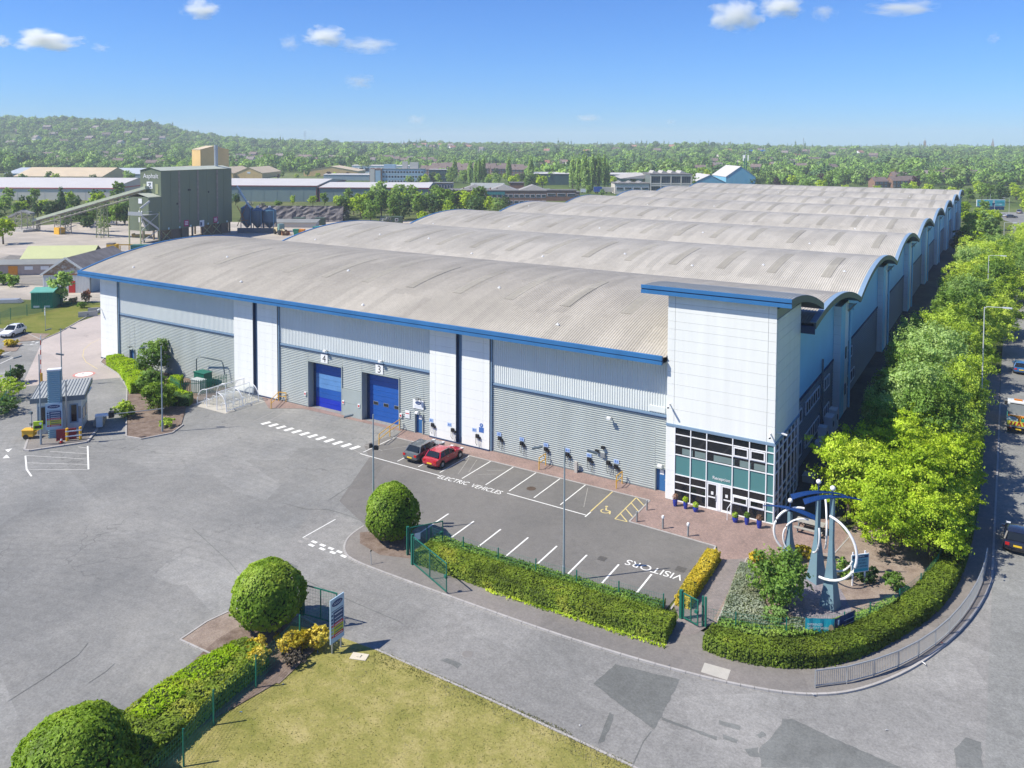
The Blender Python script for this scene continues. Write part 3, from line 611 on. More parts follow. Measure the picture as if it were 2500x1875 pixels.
# right-hand side: pale arched sheet above dark ribs, white panelled columns, downpipes
def gable_mesh(prof, ya, yb, zlow, x):
    mb = MB(); pts = [(y, z) for y, z in prof if ya <= y <= yb]
    for y, z in pts: mb.v += [(x,y,zlow),(x,y,z-.26)]
    mb.f = [(2*i,2*i+2,2*i+3,2*i+1) for i in range(len(pts)-1)]; return mb
gk = gable_mesh(profk, 0, PITCH, 6.7, -.8).mesh('side_cladding', SIDESHADE)
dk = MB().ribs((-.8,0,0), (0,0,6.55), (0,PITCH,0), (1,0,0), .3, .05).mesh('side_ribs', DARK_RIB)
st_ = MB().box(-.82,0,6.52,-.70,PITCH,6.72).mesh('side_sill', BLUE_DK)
put('side_cladding', gable_mesh(prof1, 8, V0, 6.7, -.8).mesh('side_cladding', SIDESHADE), wh); put('side_ribs', MB().ribs((-.8,8.6,0), (0,0,6.55), (0,26,0), (1,0,0), .3, .05).mesh('side_ribs', DARK_RIB), wh)
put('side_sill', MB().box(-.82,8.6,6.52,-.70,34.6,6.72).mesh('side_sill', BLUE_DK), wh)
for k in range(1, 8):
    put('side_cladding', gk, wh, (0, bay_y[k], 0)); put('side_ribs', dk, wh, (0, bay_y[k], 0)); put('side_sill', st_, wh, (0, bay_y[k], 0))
pipe = MB().path([(.12,34.2,.1),(.12,34.2,11.6)], .14, 10).mesh('downpipe', SIDESHADE)
hop = MB().box(-.1,33.9,11.5,.55,34.7,12.1).mesh('rainwater_hopper', SIDESHADE)
brace = MB().bar((-.1,33.6,11.2),(.85,33.6,12.35),.1).bar((-.1,33.0,11.4),(.85,33.0,12.4),.1).mesh('eave_bracket', STEEL)
core = MB().box(-.78,29.15,.02,-.06,33.75,12.6).mesh('column_core', STEEL)
for k in range(8):
    y0 = PITCH*k; c = put('side_column', core, wh, (0, y0, 0))
    put('downpipe', pipe, wh, (0, y0, 0)); put('rainwater_hopper', hop, wh, (0, y0, 0)); put('eave_bracket', brace, wh, (0, y0, 0))
    rows = 12 if k < 4 else 4
    for i in range(rows):
        h = 12.55/rows
        for ya, w in ((29.12,2.5),(31.64,2.13)): panel(w, h, c, 0, ya, .03+i*h, SIDESHADE if ya < 30 else WHITE, face='x')
        kk = ('ret', rows)
        if kk not in _pan: _pan[kk] = MB().box(-.78,29.10,.012,-.02,29.15,h-.012).mesh('return_panel', WHITE)
        put('return_panel', _pan[kk], c, (0, 0, .03+i*h))
def side_window(y0, y1, z0, z1, n):
    f = MB().box(-.78,y0,z0,-.66,y1,z0+.09).box(-.78,y0,z1-.09,-.66,y1,z1)
    for i in range(n+1):
        y = y0+(y1-y0)*i/n; f.box(-.78,y-.035,z0+.09,-.66,y+.035,z1-.09)
    fr = f.obj('window', FRAME, wh)
    for i in range(n): boxpart('pane', (.03, (y1-y0)/n-.08, z1-z0-.2), GLASS, fr, (-.74, y0+(y1-y0)*i/n+.04, z0+.1))
for y0, y1, n in ((9.2,13.2,4),(15.0,21.5,6),(24.0,26.8,3)):
    side_window(y0, y1, 4.4, 5.7, n); side_window(y0, y1, 1.2, 2.6, n)
for y0, y1, n in ((37.2,41.5,4),): side_window(y0, y1, 4.4, 5.7, n); side_window(y0+.5, y1+2, 1.2, 2.6, n)
for y in (31.9,): 
    for z in (2.0, 6.2): boxpart('column_window', (.03,.9,1.3), GLASS, wh, (.0,y,z)); boxpart('column_window_frame', (.02,1.1,1.5), FRAME, wh, (-.005,y-.1,z-.1))
MB().box(-.7,22.4,0,-.55,22.6,8.2).obj('vent_pipe', DARK_RIB, wh)
MB().box(-.76,66,0,-.6,68.5,5.2).obj('side_shutter', DARK_RIB, wh)
# ------------------------------------------------------------------ reception tower
TZ = [6.57,7.85,8.94,9.98,11.0,11.94,12.85,13.8,14.67,15.34,16.15,16.86,17.6]
MB().box(-8.95,.06,6.6,-.06,8.55,17.2).obj('tower_core', STEEL, wh)
for z0, z1 in zip(TZ, TZ[1:]):
    h = z1-z0
    for x0, w in ((-9.0,.62),(-8.37,7.7),(-.66,.64)): panel(w, h, wh, x0, 0, z0)
    top_ = z1 if z1 < 15.9 else min(z1, 15.9)
    if z0 < 16.2:
        for ya, w in ((.06,.6),(.67,7.3),(7.98,.6)): panel(w, h if z0 < 15.5 else min(h, 16.4-z0), wh, 0, ya, z0, WHITE, face='x')
for z0, z1 in zip(TZ, TZ[1:]):
    if z0 < 16.2: panel(8.4, z1-z0 if z0 < 15.5 else min(z1-z0, 16.4-z0), wh, -9.0, .08, z0, WHITE, face='x')
MB().box(-9.0,.02,.03,-8.27,.7,6.3).obj('glazing_jamb', WHITE, wh)
for i in range(5): panel(.74, 1.26, wh, -9.005, -.03, .03+1.26*i)
for i in range(6): panel(1.2, 1.05, wh, -9.02, .02, .03+1.05*i, WHITE, face='x')
MB().box(-9.04,-.08,6.36,.08,.1,6.57).obj('tower_band', BLUE_PALE, wh); MB().box(-.06,.1,6.36,.08,8.6,6.57).obj('tower_band', BLUE_PALE, wh)
# tower roof: shallow curve falling to the back, blue verge at the front
tp = [(-.55,18.22),(1.0,18.2),(3.0,18.03),(5.0,17.75),(7.0,17.36),(9.0,16.88),(11.0,16.3),(12.4,15.85)]
tr_ = barrel_mesh(tp, -11.2, 1.2, .26, .04); tr_.materials.append(M('grey_tower_roof', (.22,.235,.24), .5, .15, .6)); put('tower_roof', tr_, wh)
ed = MB()
for y, z in tp: ed.v += [(-11.2,y,z-.55),(1.2,y,z-.55),(1.2,y,z-.02),(-11.2,y,z-.02)]
n_ = len(tp)
for i in range(n_-1):
    for a in range(4): ed.f.append((i*4+a, i*4+(a+1)%4, (i+1)*4+(a+1)%4, (i+1)*4+a))
ed.f += [(0,3,2,1), tuple((n_-1)*4+i for i in range(4))]
ed.obj('tower_roof_edge', DARKTRIM, wh)
MB().box(-11.22,-.66,18.0,1.22,-.552,18.3).obj('verge_fascia', BLUE, wh); MB().box(-11.2,-.6,17.9,1.2,-.552,18.0).obj('verge_gap', BLUE_DK, wh); MB().box(-11.22,-.66,17.58,1.22,-.552,17.9).obj('verge_fascia', BLUE, wh)
# curtain wall
CX = [-8.25,-6.87,-5.5,-3.34,-1.98,-.64,-.02]; CZ = [.06,.97,1.66,2.31,4.02,4.86,5.75,6.36]
def glaze(cols, rows, at, teal_row, corner, skip=()):
    for i in range(len(cols)-1):
        for j in range(len(rows)-1):
            if (i, j) in skip: continue
            m, nm = (TEAL, 'spandrel_panel') if j == teal_row or i == corner else (GLASS, 'pane')
            at(nm, cols[i]+.03, cols[i+1]-.03, rows[j]+.03, rows[j+1]-.03, m)
glaze(CX, CZ, lambda nm, a, b, c, d, m: boxpart(nm, (b-a,.03,d-c), m, wh, (a,.02,c)), 3, 5, {(2,0),(2,1),(2,2)})
for x in CX: boxpart('mullion', (.08,.12,6.3), FRAME, wh, (x-.04,-.06,.04))
for z in CZ:
    for i in range(6):
        if i == 2 and z in (.97,1.66): continue
        boxpart('transom', (CX[i+1]-CX[i]-.08,.1,.07), FRAME, wh, (CX[i]+.04,-.05,z-.035))
for i, z in ((3,4.86),(4,4.86),(3,.97),(4,.97)):    # opening lights in thicker frames
    x0, x1 = CX[i]+.08, CX[i+1]-.08; z1 = z+.82 if z > 2 else z+.66
    boxpart('opening_light', (x1-x0,.05,.1), FRAME, wh, (x0,-.1,z+.04)); boxpart('opening_light', (x1-x0,.05,.1), FRAME, wh, (x0,-.1,z1-.1))
    boxpart('opening_light', (.1,.05,z1-z-.24), FRAME, wh, (x0,-.1,z+.14)); boxpart('opening_light', (.1,.05,z1-z-.24), FRAME, wh, (x1-.1,-.1,z+.14))
for x0 in (-5.42,-4.22):                            # double entrance doors
    d = MB().box(x0,-.03,.05,x0+.1,.04,2.25).box(x0+.78,-.03,.05,x0+.88,.04,2.25).box(x0+.1,-.03,.05,x0+.78,.04,.2).box(x0+.1,-.03,2.13,x0+.78,.04,2.25).box(x0+.1,-.03,1.02,x0+.78,.04,1.12).obj('entrance_door', FRAME, wh)
    boxpart('pane', (.68,.03,.82), GLASS, d, (x0+.1,.0,.2)); boxpart('pane', (.68,.03,1.01), GLASS, d, (x0+.1,.0,1.12))
    boxpart('door_notice', (.2,.01,.26), WPLAST, d, (x0+.35,-.045,1.3)); boxpart('handle', (.05,.06,.5), STEEL, d, (x0+(.72 if x0 < -5 else .1),-.09,.85))
MB().box(-4.52,-.05,.05,-4.24,.03,2.28).obj('door_post', FRAME, wh)
words('Reception', 'lettering', WPLAST, .36, wh, (-4.98,-.0,2.62), (R(90),0,0), ext=.012)
SY = [.1,1.28,2.6,4.2,5.6,6.85,7.85]
glaze(SY, CZ, lambda nm, a, b, c, d, m: boxpart(nm, (.03,b-a,d-c), m, wh, (-.03,a,c)), 9, 9)
for y in SY: boxpart('mullion', (.1,.08,6.3), FRAME, wh, (-.02,y-.04,.04))
for z in CZ:
    for i in range(6): boxpart('transom', (.09,SY[i+1]-SY[i]-.08,.07), FRAME, wh, (-.02,SY[i]+.04,z-.035))
for z0, z1 in ((.06,3.2),(3.22,6.36)): panel(.75, z1-z0, wh, .02, 7.9, z0, WHITE, face='x')
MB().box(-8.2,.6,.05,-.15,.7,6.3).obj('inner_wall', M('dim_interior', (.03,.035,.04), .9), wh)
# blinds seen behind the upper panes
for i, x in enumerate((-7.6,-6.5,-4.9,-2.75,-1.6)): boxpart('desk_screen', (.9 if i != 2 else 1.7,.02,.5), M('pale_screen', (.16,.22,.22), .6), wh, (x,-.004,4.12))
# ------------------------------------------------------------------ fittings on the walls
CH = 'black wall charger with hanging cable '
chm = MB().box(-.15,-.2,0,.15,0,.34).mesh('housing', BLACK); cab = MB().path([(.02,-.2,.1),(.1,-.24,-.3),(.05,-.2,-.75),(-.12,-.2,-.5),(-.1,-.2,.05)], .02, 5).path([(.3,-.06,.05),(.34,-.1,-.4),(.3,-.14,-.9)], .02, 5).mesh('cable', BLACK)
hol = MB().box(.2,-.16,-.12,.36,0,.12).mesh('plug_holder', BLACK)
sgn = MB().box(-.25,-.02,0,.25,0,.36).mesh('sign_plate', M('blue_white_plate', (.36,.48,.72), .4, .1))
plc = ['left of the white pillar recess', 'beside the blue recess of the white pillar', 'right half of the white pillar, below two blue notices', 'first on the ribbed wall by the white pillar', 'second on the ribbed wall from the white pillar', 'above the middle yellow rail', 'behind the tall lamp post', 'beside the grey concrete post', 'above the right yellow rail, no sign', 'last one before the blue door']
GR1 = 'wall chargers along the electric vehicle bays'
for i, (x, z) in enumerate(((-34.55,1.2),(-32.0,1.15),(-29.0,1.12),(-26.5,1.3),(-24.0,1.3),(-21.35,1.3),(-19.05,1.25),(-16.8,1.25),(-14.9,1.35),(-14.15,1.15))):
    y = .9 if i < 3 else 1.12
    t = thing('wall_charger', CH+plc[i], 'charger', (x,y,z), 0, GR1); put('housing', chm, t); put('plug_holder', hol, t); put('cable', cab, t)
SG = ['small blue and white sign on the white pillar, left', 'small blue and white sign by the blue recess', 'small blue and white sign under the round notice', 'blue and white sign over the first ribbed wall charger', 'blue and white sign over the second ribbed wall charger', 'blue and white sign above the middle yellow rail', 'blue and white sign behind the tall lamp post', 'blue and white sign above the grey concrete post', 'blue and white sign nearest the blue side door']
for i, (x, z) in enumerate(((-34.75,1.6),(-32.45,1.58),(-29.4,1.62),(-26.62,1.66),(-24.02,1.66),(-21.36,1.63),(-19.08,1.6),(-16.84,1.58),(-14.12,1.58))):
    t = thing('charging_sign', SG[i], 'sign', (x,.9 if i < 3 else 1.12,z), 0, 'signs over the chargers'); put('sign_plate', sgn, t)
    for q in (-.14,.04): MB().box(q,-.026,.08,q+.1,-.021,.28).obj('pictogram', M('sign_blue', (.05,.14,.42), .5), t)
t = thing('safety_notice', 'blue notice with round symbol above square panel on white pillar', 'sign', (-28.55,.9,1.7)); MB().box(-.28,-.02,0,.28,0,.5).obj('sign_plate', M('sign_blue', (.05,.14,.42), .5), t); MB().path([(0,-.02,.72),(0,-.0,.72)], .2, 16).obj('round_symbol', M('sign_blue', (.05,.14,.42), .5), t); MB().box(-.03,-.03,.64,.03,-.021,.82).obj('pictogram', WPLAST, t)
t = thing('company_sign', 'white wall sign with dark blue oval beside dock door three', 'sign', (-36.6,1.1,2.6)); MB().box(-.7,-.03,0,.7,0,.95).obj('sign_plate', WPLAST, t)
OVB = M('oval_navy', (.012,.045,.16), .4, .05, fine=0); OVR = M('oval_ring', (.62,.68,.76), .4, 0, fine=0)
def oval(parent, c, w, h, y):
    def ell(k, yy, nm, m):
        mb = MB(); n = 28; mb.v = [(c[0]+math.cos(2*math.pi*i/n)*w*k, yy, c[1]+math.sin(2*math.pi*i/n)*h*k) for i in range(n)]; mb.f = [tuple(range(n))]; return mb.obj(nm, m, parent)
    ell(1, y, 'oval_ring', OVR); o = ell(.93, y-.004, 'oval_badge', OVB)
    mb = MB()
    for i in range(5):
        x0 = c[0]+w*(-.6+.26*i); mb.path([(x0,y-.009,c[1]-h*.3),(x0+w*.12,y-.009,c[1]+h*.35),(x0+w*.2,y-.009,c[1]-h*.2)], h*.07, 5)
    mb.obj('oval_script', OVR, parent)
oval(t, (0,.62), .4, .2, -.035)
for z in (.3,.2,.1): MB().box(-.5,-.036,z,.5,-.031,z+.05).obj('text_strip', M('faint_print', (.5,.55,.62), .5), t)
t = thing('door_notice_board', 'white notice board with red strip by the personnel door', 'sign', (-38.05,1.1,1.35)); MB().box(-.3,-.02,0,.3,0,.82).obj('sign_plate', WPLAST, t); MB().box(-.25,-.026,.45,.25,-.021,.55).obj('red_strip', M('sign_red', (.5,.04,.04), .5), t)
for i in range(5): MB().box(-.22,-.026,.06+.07*i,.22,-.021,.08+.07*i).obj('text_strip', M('faint_print', (.5,.55,.62), .5), t)
def flood(label, x, y, z, c=WPLAST):
    t = thing('floodlight', label, 'light', (x,y,z)); MB().box(-.05,-.35,-.03,.05,0,.03).obj('bracket', STEEL, t); MB().box(-.18,-.55,-.08,.18,-.3,.12).obj('lamp_head', c, t); MB().box(-.15,-.54,-.1,.15,-.32,-.081).obj('lens', GLASS, t); return t
flood('white floodlight on the wall above dock number four', -49.6,1.15,6.95); flood('white floodlight on the wall above dock number three', -41.5,1.15,6.95); flood('grey floodlight over the company sign', -36.4,1.1,3.75, STEEL)
flood('white floodlight on the ribbed wall above the chargers', -14.7,1.1,5.7); flood('small white light over the blue side door', -9.85,1.1,2.4); flood('small light over the door beside dock three', -36.5,1.1,2.3); flood('light over the far blue door near the hedge', -86.0,1.1,2.5, STEEL)
def cctv(label, x, y, z, rz=0):
    t = thing('security_camera', label, 'camera', (x,y,z), rz); MB().box(-.04,-.3,-.04,.04,0,.04).obj('bracket', WPLAST, t); MB().path([(-.02,-.3,.02),(.12,-.75,-.12)], .09, 8).obj('camera_body', WPLAST, t); MB().path([(.12,-.75,-.12),(.13,-.78,-.13)], .07, 8).obj('lens', BLACK, t)
cctv('white camera on left edge of the tower', -8.75,0,8.25); cctv('white camera low on the right edge of the tower front', -.35,0,7.3); cctv('white camera on the shaded side of the tower', .02,.5,7.3, R(90)); cctv('white camera on the far left corner pillar', -92.6,.9,7.0)
for i, x in enumerate((-16.0,-15.4)): 
    t = thing('wall_horn', ['dark wall speaker, lower of the pair by the ribbed wall box', 'dark wall speaker, upper of the pair by the ribbed wall box'][i], 'speaker', (x,1.1,2.35+.45*i)); MB().box(-.14,-.25,-.1,.14,0,.14).obj('housing', BLACK, t); MB().box(-.03,-.05,-.2,.03,0,.1).obj('bracket', STEEL, t)
t = thing('junction_box', 'pale grey box on the ribbed wall below the dark speakers', 'box', (-15.4,1.1,2.1)); MB().box(-.2,-.15,-.2,.2,0,.25).obj('housing', M('pale_grey_box', (.4,.43,.43), .5), t); MB().box(-.18,-.16,-.18,.18,-.151,.23).obj('cover', STEEL, t)
def dockbox(label, x): t = thing('door_control', label, 'control box', (x,1.1,1.3)); MB().box(-.15,-.1,0,.15,0,.4).obj('housing', WPLAST, t); MB().box(-.1,-.11,.08,.1,-.101,.3).obj('button_panel', M('sign_red', (.5,.04,.04), .5), t)
dockbox('white control box left of dock number four', -53.0); dockbox('white control box right of dock number four', -47.1); dockbox('white control box left of dock number three', -44.8); dockbox('white control box right of dock number three', -38.9)
# air conditioning units by the side wall
def acu(label, y, h, w): t = thing('air_conditioner', label, 'air conditioner', (-.1,y,.1), 0, 'air conditioners along the side wall'); MB().box(-.35,0,0,.45,w,h).obj('housing', WPLAST, t); MB().lathe([(.001,0),(.32,0)], 16).obj('fan_grille', BLACK, t, loc=(.46,w/2,h*.6)).rotation_euler = (0,R(90),0); MB().box(-.3,.1,-.1,.4,.2,0).box(-.3,w-.2,-.1,.4,w-.1,0).obj('feet', STEEL, t)
acu('smallest white air conditioner by the shaded side wall', 18.2, .85, .8); acu('tall white air conditioner by the shaded side wall', 19.6, 1.9, 1.0); acu('wide white air conditioner beside the dark vent pipe', 22.8, 2.0, 1.6); acu('furthest white air conditioner near the panelled column', 25.2, 2.1, 1.3)
tag(MB().box(.15,9.8,.02,1.1,11.0,.55).box(.1,9.75,.55,1.15,11.05,.6).obj('grit_box', CONC), 'pale concrete box on the ground by the tower side', 'box')
# ------------------------------------------------------------------ foliage
L_TOP = leaf('topiary_leaf', (.10,.17,.012), (.21,.33,.024), (.33,.44,.045), gain=1.25)
L_HEDGE = leaf('hedge_leaf', (.10,.145,.014), (.21,.29,.024), (.40,.41,.045), gain=1.3)
L_BRIGHT = leaf('lime_leaf', (.18,.29,.006), (.30,.46,.008), (.40,.55,.02), gain=1.2)
L_YEL = leaf('golden_leaf', (.40,.35,.02), (.75,.58,.04), (.85,.70,.10), gain=1.05)
L_DARK = leaf('dark_leaf', (.035,.075,.02), (.07,.13,.03), (.12,.20,.045))
L_MID = leaf('green_leaf', (.075,.14,.02), (.15,.25,.032), (.25,.35,.055))
L_YG = leaf('spring_leaf', (.19,.29,.012), (.36,.47,.024), (.50,.58,.06), gain=1.55)
L_OLIVE = leaf('olive_leaf', (.19,.27,.025), (.33,.43,.04), (.47,.53,.08))
L_GREYG = leaf('grey_green_leaf', (.12,.20,.04), (.23,.34,.075), (.34,.44,.12))
L_VAR = leaf('variegated_leaf', (.2,.25,.10), (.42,.47,.27), (.60,.64,.36), gain=1.0)
L_RUST = leaf('rust_leaf', (.20,.06,.025), (.33,.11,.05), (.42,.2,.08))
L_PURP = leaf('purple_leaf', (.03,.018,.02), (.06,.03,.03), (.09,.05,.045))
L_WHITE = leaf('blossom_leaf', (.10,.15,.05), (.35,.37,.27), (.60,.60,.5), gain=1.1)
L_FAR1 = leaf('far_wood_green', (.075,.145,.022), (.15,.26,.035), (.26,.38,.06), .25, 1.6)
L_FAR2 = leaf('far_wood_dark', (.04,.09,.026), (.075,.145,.035), (.13,.21,.05), .2, 1.6)
BARK = M('bark', (.11,.085,.065), .9, .25, 3, bmp=.5)
BARKG = M('grey_bark', (.2,.185,.16), .9, .25, 3, bmp=.5)
LN = []
def leaf_mesh(name, v, f, m):
    "leaf faces shaded with the soft normals of the plant they belong to"
    me = np_mesh(name, v, f, m); n = LN.pop(); LN.clear()
    if len(me.vertices) == len(n):
        me.polygons.foreach_set('use_smooth', [True]*len(me.polygons)); me.normals_split_custom_set_from_vertices((n/(np.linalg.norm(n, axis=1)[:, None]+1e-9)).tolist())
    return me
def leaves(points, normals, size, r, aspect=.62, droop=.35):
    "folded leaf quads at given points"
    n = len(points); nr = np.random.RandomState(r)
    nn = normals/(np.linalg.norm(normals, axis=1)[:, None]+1e-9); d = nn+nr.normal(0, .55, (n, 3)); d /= np.linalg.norm(d, axis=1)[:, None]+1e-9
    d *= np.sign((d*nn).sum(1)+1e-6)[:, None]
    a = np.cross(d, nr.normal(0, 1, (n, 3))); a /= np.linalg.norm(a, axis=1)[:, None]+1e-9
    b = np.cross(d, a); s = size*(.55+.9*nr.rand(n))[:, None]
    p0 = points-a*s*.5; p2 = points+a*s*.5-d*s*droop*.3; p1 = points+b*s*aspect*.5+d*s*.12; p3 = points-b*s*aspect*.5+d*s*.12
    v = np.stack([p0, p3, p2, p1], 1); gn = np.cross(v[:, 1]-v[:, 0], v[:, 2]-v[:, 0]); fl = (gn*d).sum(1) < 0; v[fl] = v[fl][:, ::-1]
    LN.append(np.repeat(nn*.72+d*.5, 4, 0)); return v.reshape(-1, 3), np.arange(4*n).reshape(n, 4)
def crown(name, m, lobes, n, size, seed, shell=.55, clump=0):
    "leaf crown from ellipsoid lobes (cx,cy,cz,rx,ry,rz); leaves gather in clumps through the volume, gaps between"
    nr = np.random.RandomState(seed); P = []; Nn = []
    vol = np.array([l[3]*l[4]*l[5] for l in lobes])**.7; vol /= vol.sum()
    for l, w in zip(lobes, vol):
        k = max(4, int(n*w)); d = nr.normal(0, 1, (k, 3)); d /= np.linalg.norm(d, axis=1)[:, None]
        if clump:
            kc = max(3, k//clump); dc = nr.normal(0, 1, (kc, 3)); dc /= np.linalg.norm(dc, axis=1)[:, None]
            rc = (shell+(1-shell)*nr.rand(kc)**.7)[:, None]*(.86+.28*nr.rand(kc))[:, None]
            j = nr.randint(0, kc, k); q = dc[j]*rc[j]+nr.normal(0, 1, (k, 3))*.11*(.6+.8*nr.rand(kc))[j][:, None]
            dn = dc[j]+d*.8
        else:
            q = d*(shell+(1-shell)*nr.rand(k)**.5)[:, None]; dn = d
        P.append(q*np.array(l[3:])+np.array(l[:3])); Nn.append(dn+np.array([0,0,.5]))
    v, f = leaves(np.concatenate(P), np.concatenate(Nn), size, seed+1); return leaf_mesh(name, v, f, m)
def trunk(h, r, limbs, seed, m=BARK, spread=.5):
    q = rng(seed); mb = MB(); k = [(0,0,-.15),(q.uniform(-.1,.1)*h*.1,q.uniform(-.1,.1)*h*.1,h*.45),(q.uniform(-.05,.05)*h,q.uniform(-.05,.05)*h,h*.8)]
    mb.path(k, [r*1.25,r*.8,r*.35], 7)
    for i in range(limbs):
        a = 2*math.pi*i/limbs+q.uniform(-.4,.4); z = h*q.uniform(.3,.6); L = h*q.uniform(.8,1.2)*spread; s = Vector((0,0,z))
        e = Vector((math.cos(a)*L*.6, math.sin(a)*L*.6, z+L*.55)); mb.path([s, (s+e)/2+Vector((0,0,-.06*L)), e], [r*.5,r*.32,r*.12], 5)
    return mb.mesh('trunk', m)
def lobes_round(w, h, zb, n, seed, flat=.8):
    q = rng(seed); out = [(0,0,zb+h*.5,w*.36,w*.36,h*.42)]
    for i in range(n):
        a = 6.283*i/n+q.uniform(-.5,.5); rr_ = w*q.uniform(.18,.34); z = zb+h*q.uniform(.25,.85); s = q.uniform(.16,.26)
        out.append((math.cos(a)*rr_*(1.1-.5*(z-zb)/h), math.sin(a)*rr_*(1.1-.5*(z-zb)/h), z, w*s, w*s, h*s*flat))
    return out
def tree_at(proto, label, x, y, z, s, rz, group=None, cat='tree'):
    o = dup(proto, label, (x,y,z), rz, s, group); o['category'] = cat; return o
PROTO = []
def proto(name, cm, tm, label='tree', cat='tree', sub='crown'):
    t = thing(name, label, cat); put(sub, cm, t); 
    if tm: put('trunk', tm, t)
    PROTO.append(t); return t
# ---- big leafy trees close to the building (8-11 m)
def near_tree(name, m, w, h, zb, nl, n, size, seed, tm=BARK): return proto(name, crown('crown', m, lobes_round(w, h+zb-1.1, 1.1, nl+4, seed), int(n*2.3), size*.6, seed, .3, 55), trunk(zb+h*.8, .17, 6, seed, tm, .5))
NT = [near_tree('maple_tree', L_YG, 8.2, 5.6, 2.0, 11, 8500, .34, 11), near_tree('ash_tree', L_GREYG, 7.6, 6.6, 2.0, 11, 8500, .33, 12), near_tree('field_maple', L_OLIVE, 8.0, 6.0, 2.0, 12, 8500, .33, 13), near_tree('lime_tree', L_MID, 7.4, 6.8, 2.0, 10, 8500, .33, 14)]
birch = proto('birch_tree', crown('crown', L_GREYG, [(0,0,5,1.6,1.6,3.6),(.5,.3,7.5,1.1,1.1,2.2),(-.6,.2,4,1.3,1.2,2.2),(.3,-.7,3.4,1.3,1.2,1.9)], 7000, .2, 15, .2, 45), trunk(9, .12, 5, 15, BARKG, .3))
# ---- middle distance trees (unit ~10 m tall)
def mid_tree(name, m, w, h, zb, nl, n, size, seed): return proto(name, crown('crown', m, lobes_round(w, h, zb, nl, seed), n, size, seed, .45, 16), trunk(zb+h*.7, .22, 4, seed))
MT = {'green': [mid_tree('broad_tree', L_MID, 9, 8, 1.2, 9, 1700, .78, 21), mid_tree('broad_tree', L_MID, 8, 9, 1.2, 8, 1600, .75, 22)],
      'bright': [mid_tree('spring_tree', L_YG, 8.5, 7.5, 1.2, 9, 1600, .75, 23), mid_tree('spring_tree', L_YG, 7.5, 8.5, 1.5, 8, 1500, .72, 24)],
      'dark': [mid_tree('dark_tree', L_DARK, 8.5, 9, .8, 9, 1700, .78, 25)],
      'grey': [mid_tree('willow_tree', L_GREYG, 9, 8.5, 1, 9, 1700, .75, 26)],
      'purple': [mid_tree('copper_tree', L_PURP, 7.5, 8, 1, 8, 1300, .75, 27)],
      'white': [mid_tree('blossom_tree', L_WHITE, 8, 6, .6, 9, 1500, .7, 28)],
      'shrub': [proto('green_bush', crown('foliage', L_MID, lobes_round(4, 2.6, .1, 7, 29), 900, .42, 29, .4, 12), None, 'bush', 'bush', 'foliage')],
      'poplar': [proto('poplar_tree', crown('crown', L_GREYG, [(0,0,9,2.2,2.2,8),(.6,.4,14,1.6,1.6,7),(-.7,.3,7,1.9,1.8,6),(.3,-.8,11,1.7,1.7,7),(0,.2,18.5,1,1,5),(-.4,-.4,15,1.3,1.3,6)], 3600, .8, 30, .45, 18), trunk(16, .3, 3, 30))],
      'conifer': [proto('conifer_tree', crown('crown', L_FAR2, [(0,0,2.5,2.1,2.1,2.2),(0,0,4.8,1.7,1.7,2.2),(0,0,7,1.2,1.2,2.2),(0,0,9,.7,.7,1.8)], 1000, .7, 31, .5), trunk(8, .2, 0, 31))]}
# ------------------------------------------------------------------ clipped plants near the drone
def dome(name, m, r, h, zb, n, size, seed, skirt=.75):
    "leaves over a clipped dome with a dark twiggy body inside"
    nr = np.random.RandomState(seed); k = n; t = nr.rand(k); a = nr.rand(k)*2*math.pi
    z = t**.85; rad = np.where(z < .28, skirt+(1-skirt)*np.sin(np.clip(z/.28,0,1)*math.pi/2), np.sqrt(np.clip(1-((z-.28)/.74)**2.2, .0, 1)))
    lump = 1+.05*np.sin(a*3+z*4+seed)+.035*np.sin(a*7-z*9)+.025*np.sin(a*13+z*17)+nr.normal(0, .02, k)+np.where(nr.rand(k) < .03, .07*nr.rand(k), 0)
    P = np.stack([np.cos(a)*rad*r*lump, np.sin(a)*rad*r*lump, zb+z*h*(1+.02*np.sin(a*4))], 1)
    kt = k//5; a2 = nr.rand(kt)*2*math.pi; rr2 = np.sqrt(nr.rand(kt))*.55; zt = .28+.74*(1-rr2**2)**(1/2.2)
    P = np.concatenate([P, np.stack([np.cos(a2)*rr2*r, np.sin(a2)*rr2*r, zb+zt*h*.99+nr.normal(0,.02,kt)], 1)])
    Nn = P-np.array([0,0,zb+h*.3]); Nn /= np.linalg.norm(Nn, axis=1)[:, None]
    v, f = leaves(P, Nn*1.1, size, seed); return leaf_mesh(name, v, f, m)
def topiary(label, x, y, r, h, zb, n, size, seed, m=L_TOP):
    t = thing('topiary_tree', label, 'tree', (x,y,.1)); put('crown', dome('crown', m, r, h-zb, zb, n, size, seed), t)
    pr = [(.05,zb+.15)]+[(r*.93*q, zb+z*(h-zb)*.95) for z, q in ((.06,.66),(.15,.82),(.3,.9),(.5,.86),(.7,.7),(.85,.48),(.96,.2))]+[(.01,h-.12)]
    MB().lathe(pr, 20).obj('inner_twigs', M('twig_green', (.035,.055,.014), .9, .3, 4), t, True); MB().path([(0,0,-.1),(.04,.02,zb+.6)], [.13,.1], 8).obj('trunk', BARK, t); return t
topiary('dome-shaped clipped tree on the bare soil island by the sign board', -23.2, -30.9, 2.15, 4.05, .75, 8200, .20, 41)
topiary('dome-shaped clipped tree between lamp post and green gate', -24.1, -18.0, 1.95, 4.15, .55, 7600, .19, 42)
topiary('largest clipped tree, cut off by the bottom edge', *g(185, 1960)[:2], 2.55, 3.9, .3, 11000, .20, 43)
